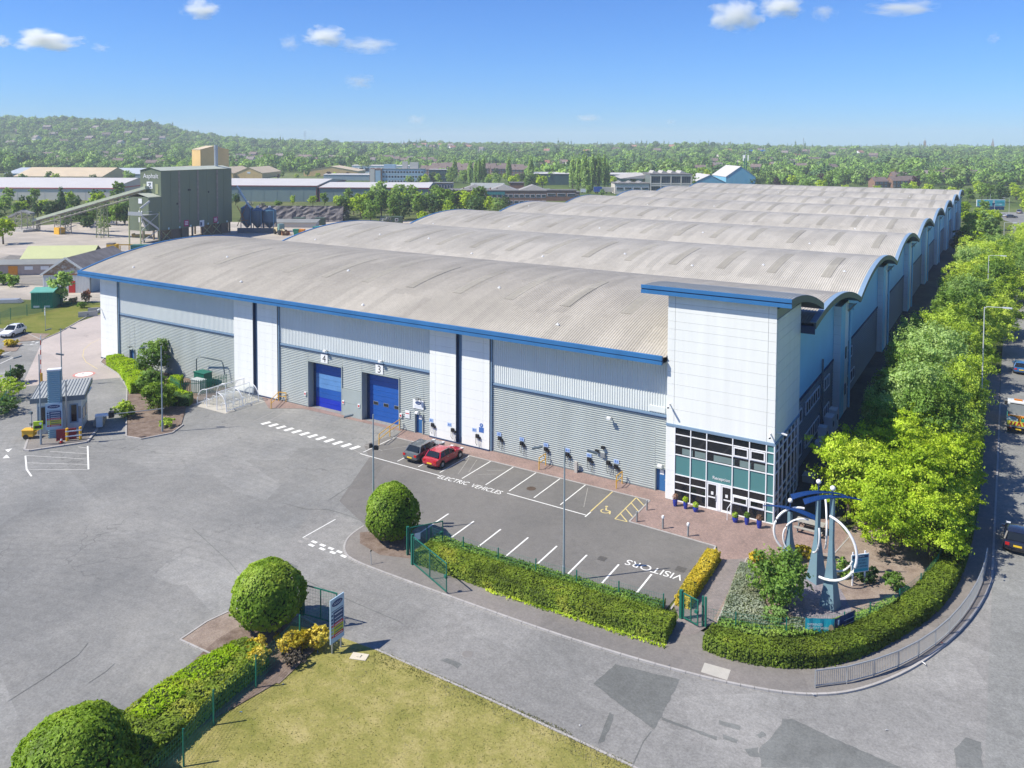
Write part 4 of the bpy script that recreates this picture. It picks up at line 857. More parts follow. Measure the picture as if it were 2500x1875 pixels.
def row_hedge(label, pts, w, h, m, dens, size, seed, name='hedge', z=.1, taper=0, cat='hedge', group=None):
    "clipped hedge along a line: leaf shell over a twiggy body"
    t = thing(name, label, cat, (pts[0][0], pts[0][1], z), 0, group); nr = np.random.RandomState(seed); P = []; Nn = []; body = MB(); ring = []
    O = np.array(pts[0]); pp = [np.array(p)-O for p in pts]; acc = 0
    ws = list(np.interp(np.linspace(0, 1, len(pts)), np.linspace(0, 1, len(w)), w)) if isinstance(w, (list, tuple)) else [w]*len(pts)
    for i, (a, b) in enumerate(zip(pp, pp[1:])):
        d = b-a; L = np.hypot(*d); d = d/L; s = np.array([-d[1], d[0]]); k = int(L*(np.mean(ws)+2*h)*dens); u = nr.rand(k)*L; ww = ws[i]+(ws[i+1]-ws[i])*u/L
        tot = np.mean(ws)+2*h; q = nr.rand(k)*tot; side = q-h; hh = h*(1+.05*np.sin((acc+u)*1.7)+.035*np.sin((acc+u)*4.1+q))
        left = q < h; right = q > tot-h; top_ = ~(left | right); off = np.where(left, -ww/2, np.where(right, ww/2, -ww/2+(q-h)/(tot-2*h)*ww)); zz = np.where(left, q/h*hh, np.where(right, (tot-q)/h*hh, hh))
        off = off*(1-.10*np.where(top_, 0, zz/h))+nr.normal(0, .035, k); zz = np.clip(zz-np.where(top_, (np.abs(off)/(ww/2))**4*.12, 0)+nr.normal(0, .03, k), .01, None)
        P.append(np.stack([a[0]+d[0]*u+s[0]*off, a[1]+d[1]*u+s[1]*off, zz], 1)); n0 = np.where(left, -1, np.where(right, 1, 0))
        Nn.append(np.stack([s[0]*n0, s[1]*n0, np.where(top_, 1.3, .45)], 1)); acc += L
    # end caps
    for e, (c, dd) in enumerate(((pp[0], pp[0]-pp[1]), (pp[-1], pp[-1]-pp[-2]))):
        dd = dd/np.hypot(*dd); s = np.array([-dd[1], dd[0]]); ww = ws[0 if e == 0 else -1]; k = int(ww*h*dens); o = (nr.rand(k)-.5)*ww; zz = nr.rand(k)*h
        P.append(np.stack([c[0]+s[0]*o+dd[0]*.05, c[1]+s[1]*o+dd[1]*.05, zz], 1)); Nn.append(np.tile(np.array([dd[0], dd[1], .3]), (k, 1)))
    v, f = leaves(np.concatenate(P), np.concatenate(Nn), size, seed); put('foliage', leaf_mesh('foliage', v, f, m), t)
    for i, p in enumerate(pp):
        d = pp[min(i+1, len(pp)-1)]-pp[max(i-1, 0)]; d = d/np.hypot(*d); s = np.array([-d[1], d[0]]); e = ws[i]/2-.1
        body.v += [(*(p-s*e), 0), (*(p-s*e*.88), h-.1), (*(p+s*e*.88), h-.1), (*(p+s*e), 0)]
    n = len(pp); body.f = [(4*i+j, 4*i+j+1, 4*i+j+5, 4*i+j+4) for i in range(n-1) for j in range(3)]+[(0,1,2,3), (4*n-1, 4*n-2, 4*n-3, 4*n-4)]
    body.obj('inner_twigs', M('twig_green', (.035,.055,.014), .9, .3, 4), t); return t
row_hedge('long straight clipped hedge between entrance road and visitor bays', [(-20.4,-18.95),(-16,-18.95),(-10.5,-18.85),(-5,-18.55),(-1.75,-18.3)], [2.2,2.3,2.35,2.3,2.3], .82, L_HEDGE, 260, .14, 51)
row_hedge('low bright green hedge strip behind the mesh fence', [(-21.0,-16.85),(-14,-16.8),(-8,-16.6),(-3.1,-16.15)], 1.2, .45, L_MID, 170, .15, 52)
h2 = smooth([(.55,-17.95),(2.6,-18.0),(5.3,-16.95),(7.2,-15.15),(8.6,-12.9),(9.8,-10.4),(11.1,-7.2),(11.9,-3.9),(12.5,.8),(12.7,5.5)], 2)
row_hedge('long clipped hedge curving round the corner garden', h2, 1.7, .85, L_HEDGE, 280, .15, 53)
row_hedge('tall clipped hedge running along the main road footway', [(12.7,5.6),(12.9,12),(12.9,22),(12.8,34)], 1.7, 1.7, L_MID, 120, .18, 54)
row_hedge('low bright hedge inside the corner fence', smooth([(.6,-15.95),(2.6,-15.7),(4.8,-14.5),(7.0,-12.2),(8.6,-9.9),(9.8,-7.4)], 2), .9, .45, L_MID, 150, .15, 55)
row_hedge('golden yellow clipped hedge between visitor bays and gate path', [(-2.3,-8.0),(-2.25,-10.2),(-2.2,-12.6),(-2.1,-15.1)], 1.0, .8, L_YEL, 300, .13, 56, 'golden_hedge', .0)
row_hedge('lime green hedge from the far blue door to the round shrubs', smooth([(-88.3,-.3),(-83.5,-1.2),(-79.5,-3.0),(-76.2,-4.6),(-73.4,-6.2)], 1), [1.7,2.0,2.2,2.4,2.2,2.4,2.2,2.0], 1.25, L_BRIGHT, 90, .2, 57)
row_hedge('lime green hedge beside the green enclosure', [(-73.2,-1.2),(-71.0,-3.4),(-67.4,-5.4),(-65.4,-5.5)], 1.5, 1.0, L_BRIGHT, 90, .2, 58)
row_hedge('dark low hedge behind the bicycle shelter', [(-67.6,-7.0),(-65.6,-6.3),(-64.6,-5.6)], 1.6, 1.1, L_DARK, 110, .2, 59)
row_hedge('olive hedge along the lawn fence, cut off by the bottom edge', smooth([(-21.4,-33.4),(-21.5,-36),(-21.3,-39),(-20.6,-42.5),(-20.2,-46)], 1), [2.2,2.8,3.2,3.4,3.6,3.6,3.5,3.4], .95, L_HEDGE, 200, .17, 60)
def clump(name, label, x, y, r, h, m, n, size, seed, cat='shrub', z=.08, shell=.5, group=None, nl=7):
    t = thing(name, label, cat, (x,y,z), 0, group); put('foliage', crown('foliage', m, lobes_round(2*r, h, .05, nl, seed, .9), n, size, seed, shell, 14), t)
    MB().path([(0,0,-.05),(0,0,h*.5)], [.06,.03], 5).path([(.1,.1,-.05),(r*.4,r*.3,h*.5)], [.04,.02], 5).obj('stem', BARK, t); return t
row_hedge('bright lime ground cover on top of the olive hedge', [(-21.9,-34.4),(-22.1,-36.5),(-21.9,-39.0),(-21.5,-40.6)], [1.0,1.8,1.9,1.3], 1.06, L_BRIGHT, 160, .15, 61, 'lime_shrub', .1, cat='shrub')
for i, (lb, x, y, r, h) in enumerate((('golden shrub at the tip of the soil island, left of the small one',-21.6,-33.2,.95,1.1),('golden shrub beside the yellow grit box',-20.2,-31.9,.9,1.1),('golden shrub in front of the middle lawn fence post',-20.7,-34.0,1.0,1.15),('golden shrub under the tall sign board',-19.2,-30.6,.95,1.2),('golden shrub between grit box and sign board',-19.7,-31.3,.8,1.1))):
    clump('golden_shrub', lb, x, y, r, h, L_YEL, 1500, .17, 70+i, group='golden shrubs along the lawn fence')
clump('golden_shrub', 'smallest round golden shrub on the bare soil', -21.5,-31.6,.4,.55, L_YEL, 420, .12, 76)
clump('dead_shrub', 'brown dead shrub at the lawn fence', -19.2,-32.6,.9,.8, M('dead_twig', (.10,.085,.065), .9, .3, 3), 900, .16, 77)
for i, (lb, x, y, r, h, m, n) in enumerate((('largest rounded shrub by the ribbed wall near lime hedge',-78.6,-.9,2.5,4.4,L_MID,5200),('rounded dark shrub in the middle of the bed',-72.2,-5.4,2.0,2.6,L_MID,3600),('rounded bright shrub nearest the tall lamp post',-65.6,-9.0,2.3,3.2,L_TOP,5200),('loose shrub at the kerb behind the bare soil',-66.8,-12.4,1.5,1.9,L_OLIVE,1500),('small dark shrub at the foot of the lamp post',-60.2,-11.8,.9,1.0,L_OLIVE,700))):
    clump('round_shrub', lb, x, y, r, h, m, n, .24, 80+i, shell=.6, nl=9)
for i, (lb, x, y, r, h, m) in enumerate((('yellow shrub in the upper car park bed',-110.2,-2.6,1.3,1.0,L_YEL),('yellow shrub in the lower car park bed',-105.4,-7.2,1.4,1.0,L_YEL),('small dark round conifer by the car park kerb',*g(38,935),1.3,2.2,L_DARK),('grey bush mass behind the left verge fence',*g(12,975),3.0,2.4,L_OLIVE),('lower bush behind the left verge fence',*g(6,1010),2.6,1.8,L_DARK),('bright sprig bush by the verge post',*g(28,950),.6,1.0,L_BRIGHT))):
    clump('verge_shrub', lb, x, y, r, h, m, 1300, .28, 90+i)
# garden round the sculpture
b_ = clump('garden_bush', 'broad green bush in the corner garden before the sculpture', 3.2,-11.4,2.1,4.0, L_MID, 6500, .2, 100, z=.1, nl=11)
row_hedge('variegated ground cover bed between gate path and bush', [(.1,-8.0),(.6,-10.2),(1.3,-12.6),(1.9,-14.9)], [.9,1.5,2.4,3.0], .38, L_VAR, 300, .12, 101, 'ground_cover', .1, cat='ground cover')
for i, (lb, x, y, r, h, m) in enumerate((('yellow shrub behind the left sculpture column',3.1,-4.4,1.1,.9,L_YEL),('yellow flowering shrub at the head of the gate path',.5,-6.9,.9,.8,L_YEL),('low dark green shrub under the middle sculpture column',6.3,-5.2,1.2,.9,L_MID),('green shrub beside the garden sign board',7.6,-5.3,1.0,.9,L_DARK),('loose shrub at the garden fence post',9.4,-5.6,.9,1.1,L_MID),('grey green low shrub under the big bush',3.4,-13.4,1.2,.6,L_GREYG),('silver shrub near the teal banner',4.9,-13.7,.9,.6,L_VAR))):
    clump('garden_shrub', lb, x, y, r, h, m, 1100, .16, 110+i, z=.1)
# lawn grass blades
nr = np.random.RandomState(7); k = 19000; gx = -19.5+24*nr.rand(k); gy = -29.4-22*nr.rand(k)**1.1; ok = (gx < -16+(gy+55)*.9); ok &= gx > -19.3+.05*(gy+29); 
gx, gy = gx[ok], gy[ok]; k = len(gx); an = nr.rand(k)*6.283; hh = .03+.06*nr.rand(k)*(.6+.4*np.sin(gx*.9)*np.sin(gy*.7)); w = .02+.02*nr.rand(k)
gx[:2600] = -16+16.5*nr.rand(2600); gy[:2600] = -28.98-.3*(gx[:2600] > -3)-.12*nr.rand(2600)**2*8+.14*nr.rand(2600); hh[:2600] *= 1.3
base = np.stack([gx, gy, np.full(k, .025)], 1); du = np.stack([np.cos(an)*w, np.sin(an)*w, np.zeros(k)], 1); tip = base+np.stack([nr.normal(0,.04,k), nr.normal(0,.04,k), hh], 1)
v = np.stack([base-du, base+du, tip], 1).reshape(-1, 3); tag(put('grass', np_mesh('grass', v, np.arange(3*k).reshape(-1, 3), leaf('grass_blade', (.12,.14,.03), (.24,.235,.07), (.38,.33,.15), .45, 1.1))), kind='stuff')
# weeds along the hedge foot
nr = np.random.RandomState(8); k = 900; t_ = nr.rand(k); wx = -14+12.5*t_; wy = -20.25+.5*t_+nr.normal(0,.1,k); P = np.stack([wx, wy, .12+.12*nr.rand(k)], 1)
v, f = leaves(P, np.tile(np.array([0,0,1.]), (k,1)), .13, 9); tag(put('weeds', leaf_mesh('weeds', v, f, L_YG)), kind='stuff')
# ------------------------------------------------------------------ fences, gates, rails, lamps
GREEN = M('green_fence_paint', (.012,.13,.095), .45, .12, 2, fine=.03)
GALV = M('galvanised_steel', (.42,.44,.46), .42, .12, 3, .5)
LAMPG = M('lamp_post_grey', (.30,.36,.40), .45, .08, 1, .2)
LAMPW = M('pale_lamp_post', (.55,.58,.60), .45, .08, 1, .1)
YELLOW = M('safety_yellow', (.72,.40,.03), .5, .1, 2)
ORANGE = M('barrier_orange', (.70,.26,.02), .5, .12, 2)
RED = M('red_paint', (.45,.025,.02), .5, .1, 2)
def mesh_fence(label, pts, h, m=GREEN, z=.1, gap=.2, extra=1, r=.007, name='mesh_fence', cat='fence', posts=True, pw=.07):
    t = thing(name, label, cat, (pts[0][0], pts[0][1], z)); O = Vector((pts[0][0], pts[0][1], 0)); P = [Vector((x, y, 0))-O for x, y in pts]
    for i, p in enumerate(P):
        if posts: MB().box(p.x-pw/2,p.y-pw/2,-.1,p.x+pw/2,p.y+pw/2,h+.08).obj('post', m, t)
    for a, b in zip(P, P[1:]):
        mb = MB(); d = b-a; n = max(2, int(d.length/.16)); k = max(2, int(h/gap))
        for i in range(1, n): q = a+d*(i/n); mb.path([q+Vector((0,0,.03)), q+Vector((0,0,h))], r*.8, 3, False)
        for j in range(k+1):
            for e in range(extra): zz = .03+(h-.05)*j/k+e*.012; mb.path([a+Vector((0,0,zz)), b+Vector((0,0,zz))], r, 3, False)
        mb.obj('wire_panel', m, t)
    return t
mesh_fence('green mesh fence between long hedge and visitor bays', [(-21.2,-16.9),(-18.2,-16.95),(-15.15,-16.95),(-12.1,-16.85),(-9.0,-16.7),(-6.0,-16.45),(-2.95,-16.3)], 1.15)
mesh_fence('green mesh fence curving through the corner garden', [(-.35,-16.35),(1.6,-15.9),(4.4,-14.85),(7.3,-12.3),(8.5,-10.35),(9.9,-7.6),(10.9,-4.7),(11.7,-1.2),(12.0,3)], 1.15)
mesh_fence('green mesh fence along the lawn behind the shrubs', [(-19.75,-28.6),(-20.2,-31.1),(-19.4,-35.1),(-19.0,-38.2),(-17.9,-40.8),(-17.0,-45)], 1.75, extra=1, gap=.25, r=.006)
mesh_fence('short green mesh fence by the left verge', [g(26,925),g(27,966),g(5,1010),(-96,-24)], 1.6, r=.01)
def gate(label, a, b, h, z=.1, mid=1):
    t = thing('mesh_gate', label, 'gate', (a[0], a[1], z), math.atan2(b[1]-a[1], b[0]-a[0])); L = math.hypot(b[0]-a[0], b[1]-a[1])
    MB().box(-.09,-.09,-.1,.09,.09,h+.1).obj('gate_post', GREEN, t)
    f = MB().box(.16,-.03,.12,.23,.03,h).box(L-.07,-.03,.12,L,.03,h).box(.23,-.03,.12,L-.07,.03,.19).box(.23,-.03,h-.07,L-.07,.03,h)
    for i in range(mid): x = .2+(L-.2)*(i+1)/(mid+1); f.box(x-.03,-.03,.19,x+.03,.03,h-.07)
    fr = f.obj('gate_frame', GREEN, t); w = MB()
    for i in range(1, int(L/.13)): x = .23+(L-.3)*i/int(L/.13); w.path([(x,0,.16),(x,0,h-.04)], .007, 3, False)
    for j in range(1, 9): w.path([(.2,0,.16+(h-.2)*j/9),(L-.05,0,.16+(h-.2)*j/9)], .006, 3, False)
    w.obj('wire_panel', GREEN, fr); MB().box(L-.25,-.08,h*.5,L-.02,.08,h*.5+.18).obj('lock_box', GREEN, fr); return t
gate('open green mesh gate on the footway beside the long hedge', (-20.35,-20.2), (-16.0,-22.0), 2.1)
gate('green mesh gate beyond the clipped tree on the soil island', (-22.4,-28.85), (-19.7,-28.45), 2.1, .05)
gate('narrow green gate at the end of the block path', (-1.75,-16.35), (-.5,-16.75), 1.75)
g2 = gate('short green gate panel with white notice by the clipped tree', (-21.5,-19.3), (-20.0,-17.0), 2.0); MB().box(.5,-.06,1.0,.95,-.04,1.5).obj('notice', WPLAST, g2)
t = thing('gate_posts', 'pair of thick green posts at the block path gate', 'post', (-.32,-16.4,.1)); MB().box(-.06,-.06,0,.06,.06,1.9).obj('post', GREEN, t); MB().box(.12,-.06,0,.24,.06,1.9).obj('post', GREEN, t)
# pedestrian guard rail round the corner
RP = smooth([(6.85,-18.75),(8.3,-17.55),(10.6,-14.5),(12.3,-10.9),(13.4,-7.3),(14.15,-3.6),(14.5,-.5),(14.65,2.7)], 1); RP = [RP[0]]+[q for q in RP[1:-1]]+[RP[-1]]
def resample(pts, s):
    P = [Vector(p) for p in pts]; out = [P[0]]; car = 0
    for a, b in zip(P, P[1:]):
        L = (b-a).length; d = s-car
        while d <= L: out.append(a+(b-a)*(d/L)); d += s
        car = (L-(d-s))
    return out
RP = resample(RP, 1.92); t = thing('guard_rail', 'galvanised pedestrian guard rail curving round the street corner', 'railing', (RP[0].x, RP[0].y, .1)); O = RP[0].copy()
barm = MB().box(-.011,-.011,.14,.011,.011,.93).mesh('bar', GALV)
for i, p in enumerate(RP):
    q = p-O; boxpart('post', (.06,.06,1.06), GALV, t, (q.x-.03,q.y-.03,-.05))
    if i+1 < len(RP):
        e = RP[i+1]-O; d = e-q
        MB().bar((q.x,q.y,.98),(e.x,e.y,.98),.06).obj('top_rail', GALV, t); MB().bar((q.x,q.y,.12),(e.x,e.y,.12),.05).obj('bottom_rail', GALV, t)
        for k in range(1, 15): c = q+d*(k/15); put('bar', barm, t, (c.x, c.y, 0), math.atan2(d.y, d.x))
def lamp(label, x, y, h, heads, m=LAMPG, box=False, rz=0, z=0.0, s=1):
    t = thing('lamp_post', label, 'lamp post', (x,y,z), rz); MB().path([(0,0,-.1),(0,0,1.1)], .10*s, 10).path([(0,0,1.1),(0,0,h)], [.075*s,.05*s], 10).obj('pole', m, t)
    if heads == 'arm':
        MB().path([(0,0,h-.15),(.25,0,h+.05),(2.0,0,h+.12)], .035*s, 8).obj('arm', m, t); MB().box(1.7,-.14,h+.04,2.6,.14,h+.18).obj('lamp_head', m, t)
    else:
        for sx in heads: MB().box(.04*sx if sx > 0 else -.75,-.13,h-.02,.75 if sx > 0 else -.04,.13,h+.08).obj('lamp_head', DARKTRIM, t).rotation_euler = (0,R(-14)*sx,0)
    if box: MB().box(-.3,-.1,h-2.6,-.06,.1,h-2.3).box(.07,-.1,h-2.75,.4,.12,h-2.45).obj('flood_box', BLACK, t)
    return t
lamp('tall grey lamp post at the foot of the shrub bed', -59.4,-12.9, 9.1, (1,), rz=R(35)); lamp('tall lamp post with floodlight boxes behind the clipped tree', -25.85,-18.1, 9.4, (1,), box=True, rz=R(30))
lamp('tall lamp post standing between mesh fence and visitor bays', -10.2,-16.3, 9.4, (1,-1), rz=R(20)); lamp('twin-headed lamp post in front of the gatehouse', -66.2,-21.7, 9.2, (1,-1), rz=R(50)); lamp('twin-headed lamp post behind the gatehouse', -84.6,-9.3, 7.2, (1,-1), rz=R(50))
lamp('pale street lamp nearest, rising from the roadside trees', 13.3,37.6, 12.6, 'arm', LAMPW); lamp('pale street lamp in the middle of the roadside trees', 12.6,96, 11.6, 'arm', LAMPW); lamp('pale street lamp furthest along the roadside trees', 14.5,165, 12, 'arm', LAMPW)
lamp('pale street lamp by the far junction with arm to the left', *g(2463,528), 8.0, 'arm', LAMPW, rz=R(180)); lamp('pale street lamp before the billboard', *g(2417,510), 7.5, (1,), LAMPW); lamp('low pale street lamp among far roadside trees', *g(2427,540), 7.0, 'arm', LAMPW)
lamp('thin post at the left car park edge', *g(104,1010), 5.2, (1,), LAMPG, s=.8) if False else None
# barrier pole, yellow rails, bollards, pots
t = thing('barrier_pole', 'raised red and white barrier pole behind the gatehouse', 'barrier', (*g(100,932),0)); MB().box(-.15,-.15,0,.15,.15,1.1).obj('cabinet', YELLOW, t)
for i in range(8): MB().path([(0.0+.02*i,0,1.0+.62*i),(.02*(i+1),0,1.62+.62*i)], .06, 8).obj('stripe', RED if i % 2 == 0 else WPLAST, t)
def yrail(label, pts, h=1.1):
    t = thing('safety_rail', label, 'railing', (pts[0][0],pts[0][1],.02), 0, 'yellow rails by the warehouse front'); O = Vector((*pts[0],0))
    for x, y in pts: MB().path([Vector((x,y,-.05))-O, Vector((x,y,h))-O], .045, 8).obj('post', YELLOW, t)
    for z in (h, h*.55): MB().path([Vector((x,y,z))-O for x, y in pts], .04, 8).obj('rail', YELLOW, t)
yrail('short yellow rail in the middle of the ribbed wall', [(-21.2,-.45),(-21.2,.8)]); yrail('short yellow rail nearest the blue side door', [(-13.4,-.45),(-13.4,.8)])
yrail('yellow rail left of dock four by the bicycle shelter', [(-55.7,-1.6),(-57.1,.8),(-56.1,1.0)], 1.05); yrail('long yellow rail between dock three and the parked cars', [(-37.8,-3.7),(-38.5,-1.2),(-38.9,.85)])
t = thing('concrete_post', 'grey concrete post standing against the ribbed wall', 'post', (-18.0,.85,.02)); MB().box(-.14,-.14,0,.14,.1,.9).obj('post', CONC, t); MB().box(-.14,-.14,.9,.14,.02,1.0).obj('cap', CONC, t)
for lb, x, y, globe in (('plain steel bollard nearest the blue door',-9.5,-3.0,False),('plain steel bollard at the corner of the yellow hatching',-9.4,-5.35,False),('bollard light with white top, left one',-7.2,-5.35,True),('bollard light with white top, right one',-5.1,-5.5,True)):
    t = thing('bollard', lb, 'bollard', (x,y,.02), 0, 'bollards on the red paving'); MB().path([(0,0,0),(0,0,.8)], .075, 12).obj('post', STEEL, t)
    if globe: MB().lathe([(.08,.8),(.11,.84),(.12,.98),(.08,1.06),(.001,1.08)], 12).obj('lamp_top', WPLAST, t, True)
    else: MB().lathe([(.075,.8),(.05,.84),(.001,.85)], 12).obj('cap', STEEL, t)
POT = M('cobalt_glazed_pot', (.012,.035,.30), .15, .1, 2, spec=.6); DRYL = leaf('dry_plant', (.16,.10,.05), (.27,.17,.10), (.33,.23,.15)); 
for lb, x, y, r, h, m in (('tall blue pot with dry plant at the left end',-7.8,-1.0,.2,.62,DRYL),('blue pot with green leaves, second from the left wall',-6.9,-1.0,.19,.6,L_YG),('low blue pot left of the entrance doors',-6.0,-1.1,.24,.4,L_OLIVE),('low blue pot right of the entrance doors',-2.7,-1.2,.24,.4,L_OLIVE),('blue pot in the middle right of the doors',-1.8,-1.1,.2,.58,L_MID),('tall blue pot with dry plant at the glass corner',-.8,-1.2,.21,.65,DRYL)):
    t = thing('plant_pot', lb, 'plant pot', (x,y,.022), 0, 'blue pots before the glass front'); MB().lathe([(.001,0),(r*.68,0),(r*.95,h*.45),(r,h*.8),(r*.92,h),(r*.8,h),(r*.8,h*.9),(.001,h*.9)], 16).obj('pot', POT, t, True)
    put('plant', crown('plant', m, [(0,0,h+.16,.24,.24,.26)], 220, .13, int(-x*10), .3), t)
t = thing('hand_rail', 'white handrail beside the entrance steps', 'railing', (-3.35,-.1,.02)); MB().path([(0,0,0),(0,0,1.0),(0,-1.1,.95),(0,-1.1,0)], .03, 8).obj('rail', FRAME, t); MB().path([(0,-.02,.5),(0,-1.1,.45)], .02, 6).obj('mid_rail', FRAME, t)
# picnic table
t = thing('picnic_table', 'grey picnic table with two benches beside the glass corner', 'picnic table', (2.75,.35,.02), R(-2)); WOODG = M('weathered_timber', (.33,.32,.30), .8, .15, 2)
for i in range(4): boxpart('table_slat', (2.1,.2,.05), WOODG, t, (-1.05,-.42+.21*i,.74))
for y in (-.95,.68):
    for k in range(2): boxpart('bench_slat', (2.1,.14,.05), WOODG, t, (-1.05,y+.145*k,.43))
for x in (-.8,.8):
    f = MB().bar((x,-.3,.74),(x,-.75,0),.08).bar((x,.3,.74),(x,.75,0),.08).bar((x,-.95,.39),(x,.95,.39),.08).obj('frame', DARKTRIM, t)
# ------------------------------------------------------------------ signs
SKYW = M('sign_pale_blue', (.38,.52,.64), .4, .06, fine=0); NAVY = M('sign_navy', (.015,.05,.15), .4, .06, fine=0); SRED = M('sign_red', (.5,.04,.04), .5); SYEL = M('sign_yellow_green', (.50,.52,.03), .45, .06)
def info_sign(label, x, y, rz, w, h, z0, posts):
    t = thing('site_sign', label, 'sign', (x,y,.05), rz)
    if posts:
        for px in (-w*.32, w*.32): MB().path([(px,.05,-.1),(px,.05,z0+h*.9)], .05, 8).obj('post', GALV, t)
    MB().box(-w/2,-.03,z0,w/2,.03,z0+h).obj('sign_board', SKYW, t); oval(t, (0,z0+h*.87), w*.42, h*.075, -.034)
    zz = z0+h*.74
    for fr, m in ((.05,SKYW),(.10,NAVY),(.07,NAVY),(.07,NAVY),(.065,SRED),(.075,SYEL),(.075,SYEL),(.07,SRED)):
        b = h*fr*1.1; 
        if m is not SKYW:
            MB().box(-w*.28,-.04,zz-b+.012,w*.44,-.031,zz).obj('sign_band', m, t)
            MB().box(-w*.2,-.044,zz-b*.65,w*.36,-.0405,zz-b*.4).obj('text_strip', M('faint_print', (.5,.55,.62), .5) if m is not SYEL else NAVY, t)
            c = (-w*.37, zz-b/2); mb = MB(); mb.v = [(c[0]+math.cos(q*.628)*w*.065, -.034, c[1]+math.sin(q*.628)*w*.065) for q in range(10)]; mb.f = [tuple(range(10))]; mb.obj('pictogram', NAVY if m is NAVY else m, t)
        else: MB().box(-w*.4,-.036,zz-b*.6,w*.42,-.031,zz-b*.3).obj('text_strip', NAVY, t)
        zz -= b
    return t
info_sign('tall coloured information board on two posts at the lawn corner', -18.0,-30.25, R(90), 1.15, 2.65, .62, True)
def words3(body, m, size, t, x, y, z): words(body, 'lettering', m, size, t, (x,y,z), (R(90),0,0), 'CENTER', .003)
t = thing('recruitment_sign', 'pale blue notice board on white posts in the garden', 'sign', (7.25,-6.15,.1), R(45)); WP = FRAME
for x in (-.5,.45): MB().box(x-.04,0,-.1,x+.04,.08,2.35).obj('post', WP, t)
MB().box(-.68,-.06,.95,.68,0,2.2).obj('board_frame', WP, t); TEALS = M('sign_teal', (.18,.42,.50), .4, .06, fine=0); b_ = MB().box(-.62,-.07,1.0,.62,-.061,2.14).obj('sign_board', TEALS, t); MB().box(-.62,-.075,1.94,.62,-.071,2.14).obj('header_band', NAVY, t); MB().box(-.62,-.075,1.0,.62,-.071,1.2).obj('footer_band', M('banner_teal', (.02,.36,.45), .4, .08), t)
for s, z in (('NIGHT SHIFT',1.72),('FLT DRIVERS',1.52),('APPLY WITHIN',1.3)): words3(s, NAVY, .17, b_, 0, -.076, z)
words3('EXPERIENCED', SKYW, .1, b_, 0, -.08, 2.0)
t = thing('fence_banner', 'teal and navy banner tied along the corner mesh fence', 'banner', (5.35,-14.12,.12)); BT = M('banner_teal', (.02,.36,.45), .4, .08)
def bpanel(a, b, m, nm, z0=.18, z1=1.12):
    mb = MB(); n = 8; d = Vector((b[0]-a[0], b[1]-a[1])); nn = Vector((d.y, -d.x)).normalized()
    for i in range(n+1):
        f = i/n; w = .04*math.sin(i*2.1); mb.v += [(a[0]+d.x*f+nn.x*w, a[1]+d.y*f+nn.y*w, z0+.02*math.sin(i*1.3)), (a[0]+d.x*f+nn.x*w*.4, a[1]+d.y*f+nn.y*w*.4, z1)]
    k = len(mb.v); mb.v += [(x+nn.x*-.012, y+nn.y*-.012, z) for x, y, z in mb.v[:k]]
    mb.f = [(2*i,2*i+2,2*i+3,2*i+1) for i in range(n)]+[(k+2*i,k+2*i+1,k+2*i+3,k+2*i+2) for i in range(n)]
    return mb.obj(nm, m, t)
bpanel((0,0), (1.55,.85), BT, 'teal_half'); bpanel((1.56,.86), (2.45,2.55), NAVY, 'navy_half')
an = math.atan2(.85,1.55)
for s, z, sz in (('EXPERIENCED',.72,.2),('NIGHT FLT DRIVERS',.5,.2)):
    o = words(s, 'lettering', WPLAST, sz, t, (.10+.035,-.02-.015,z), (R(90),0,an), 'LEFT', .002); o.scale = (.72,1,1)
mb = MB(); mb.v = [(1.35+math.cos(an)*.16*math.cos(q*.52)+.03, .70+math.sin(an)*.16*math.cos(q*.52)-.05, .55+.27*math.sin(q*.52)) for q in range(12)]; mb.f = [tuple(range(12))]; mb.obj('photo_disc', M('photo_cream', (.5,.42,.27), .5, .3, 6), t)
for z in (.78,.5,.36): MB().bar((1.95+.02,1.55,z),(2.4+.02,2.4,z),.012,.03).obj('text_strip', SKYW, t)
MB().bar((1.72,1.0,.85),(1.78,1.12,.85),.012,.3).obj('pale_square', SKYW, t)
t = thing('speed_sign', 'round grey sign plates on a pole by the left grass', 'sign', (*g(111,806),0), R(-20)); MB().path([(0,0,0),(0,0,3.6)], .04, 8).obj('pole', GALV, t)
for z, r, m in ((3.4,.32,WPLAST),(2.75,.42,M('pale_blue_plate', (.42,.5,.62), .5))): MB().path([(0,-.05,z),(0,-.02,z)], r, 20).obj('sign_plate', m, t)
MB().path([(0,-.06,3.4),(0,-.052,3.4)], .17, 12).obj('numeral_disc', INK, t); MB().box(-.25,-.06,2.7,.25,-.052,2.8).obj('text_strip', NAVY, t)
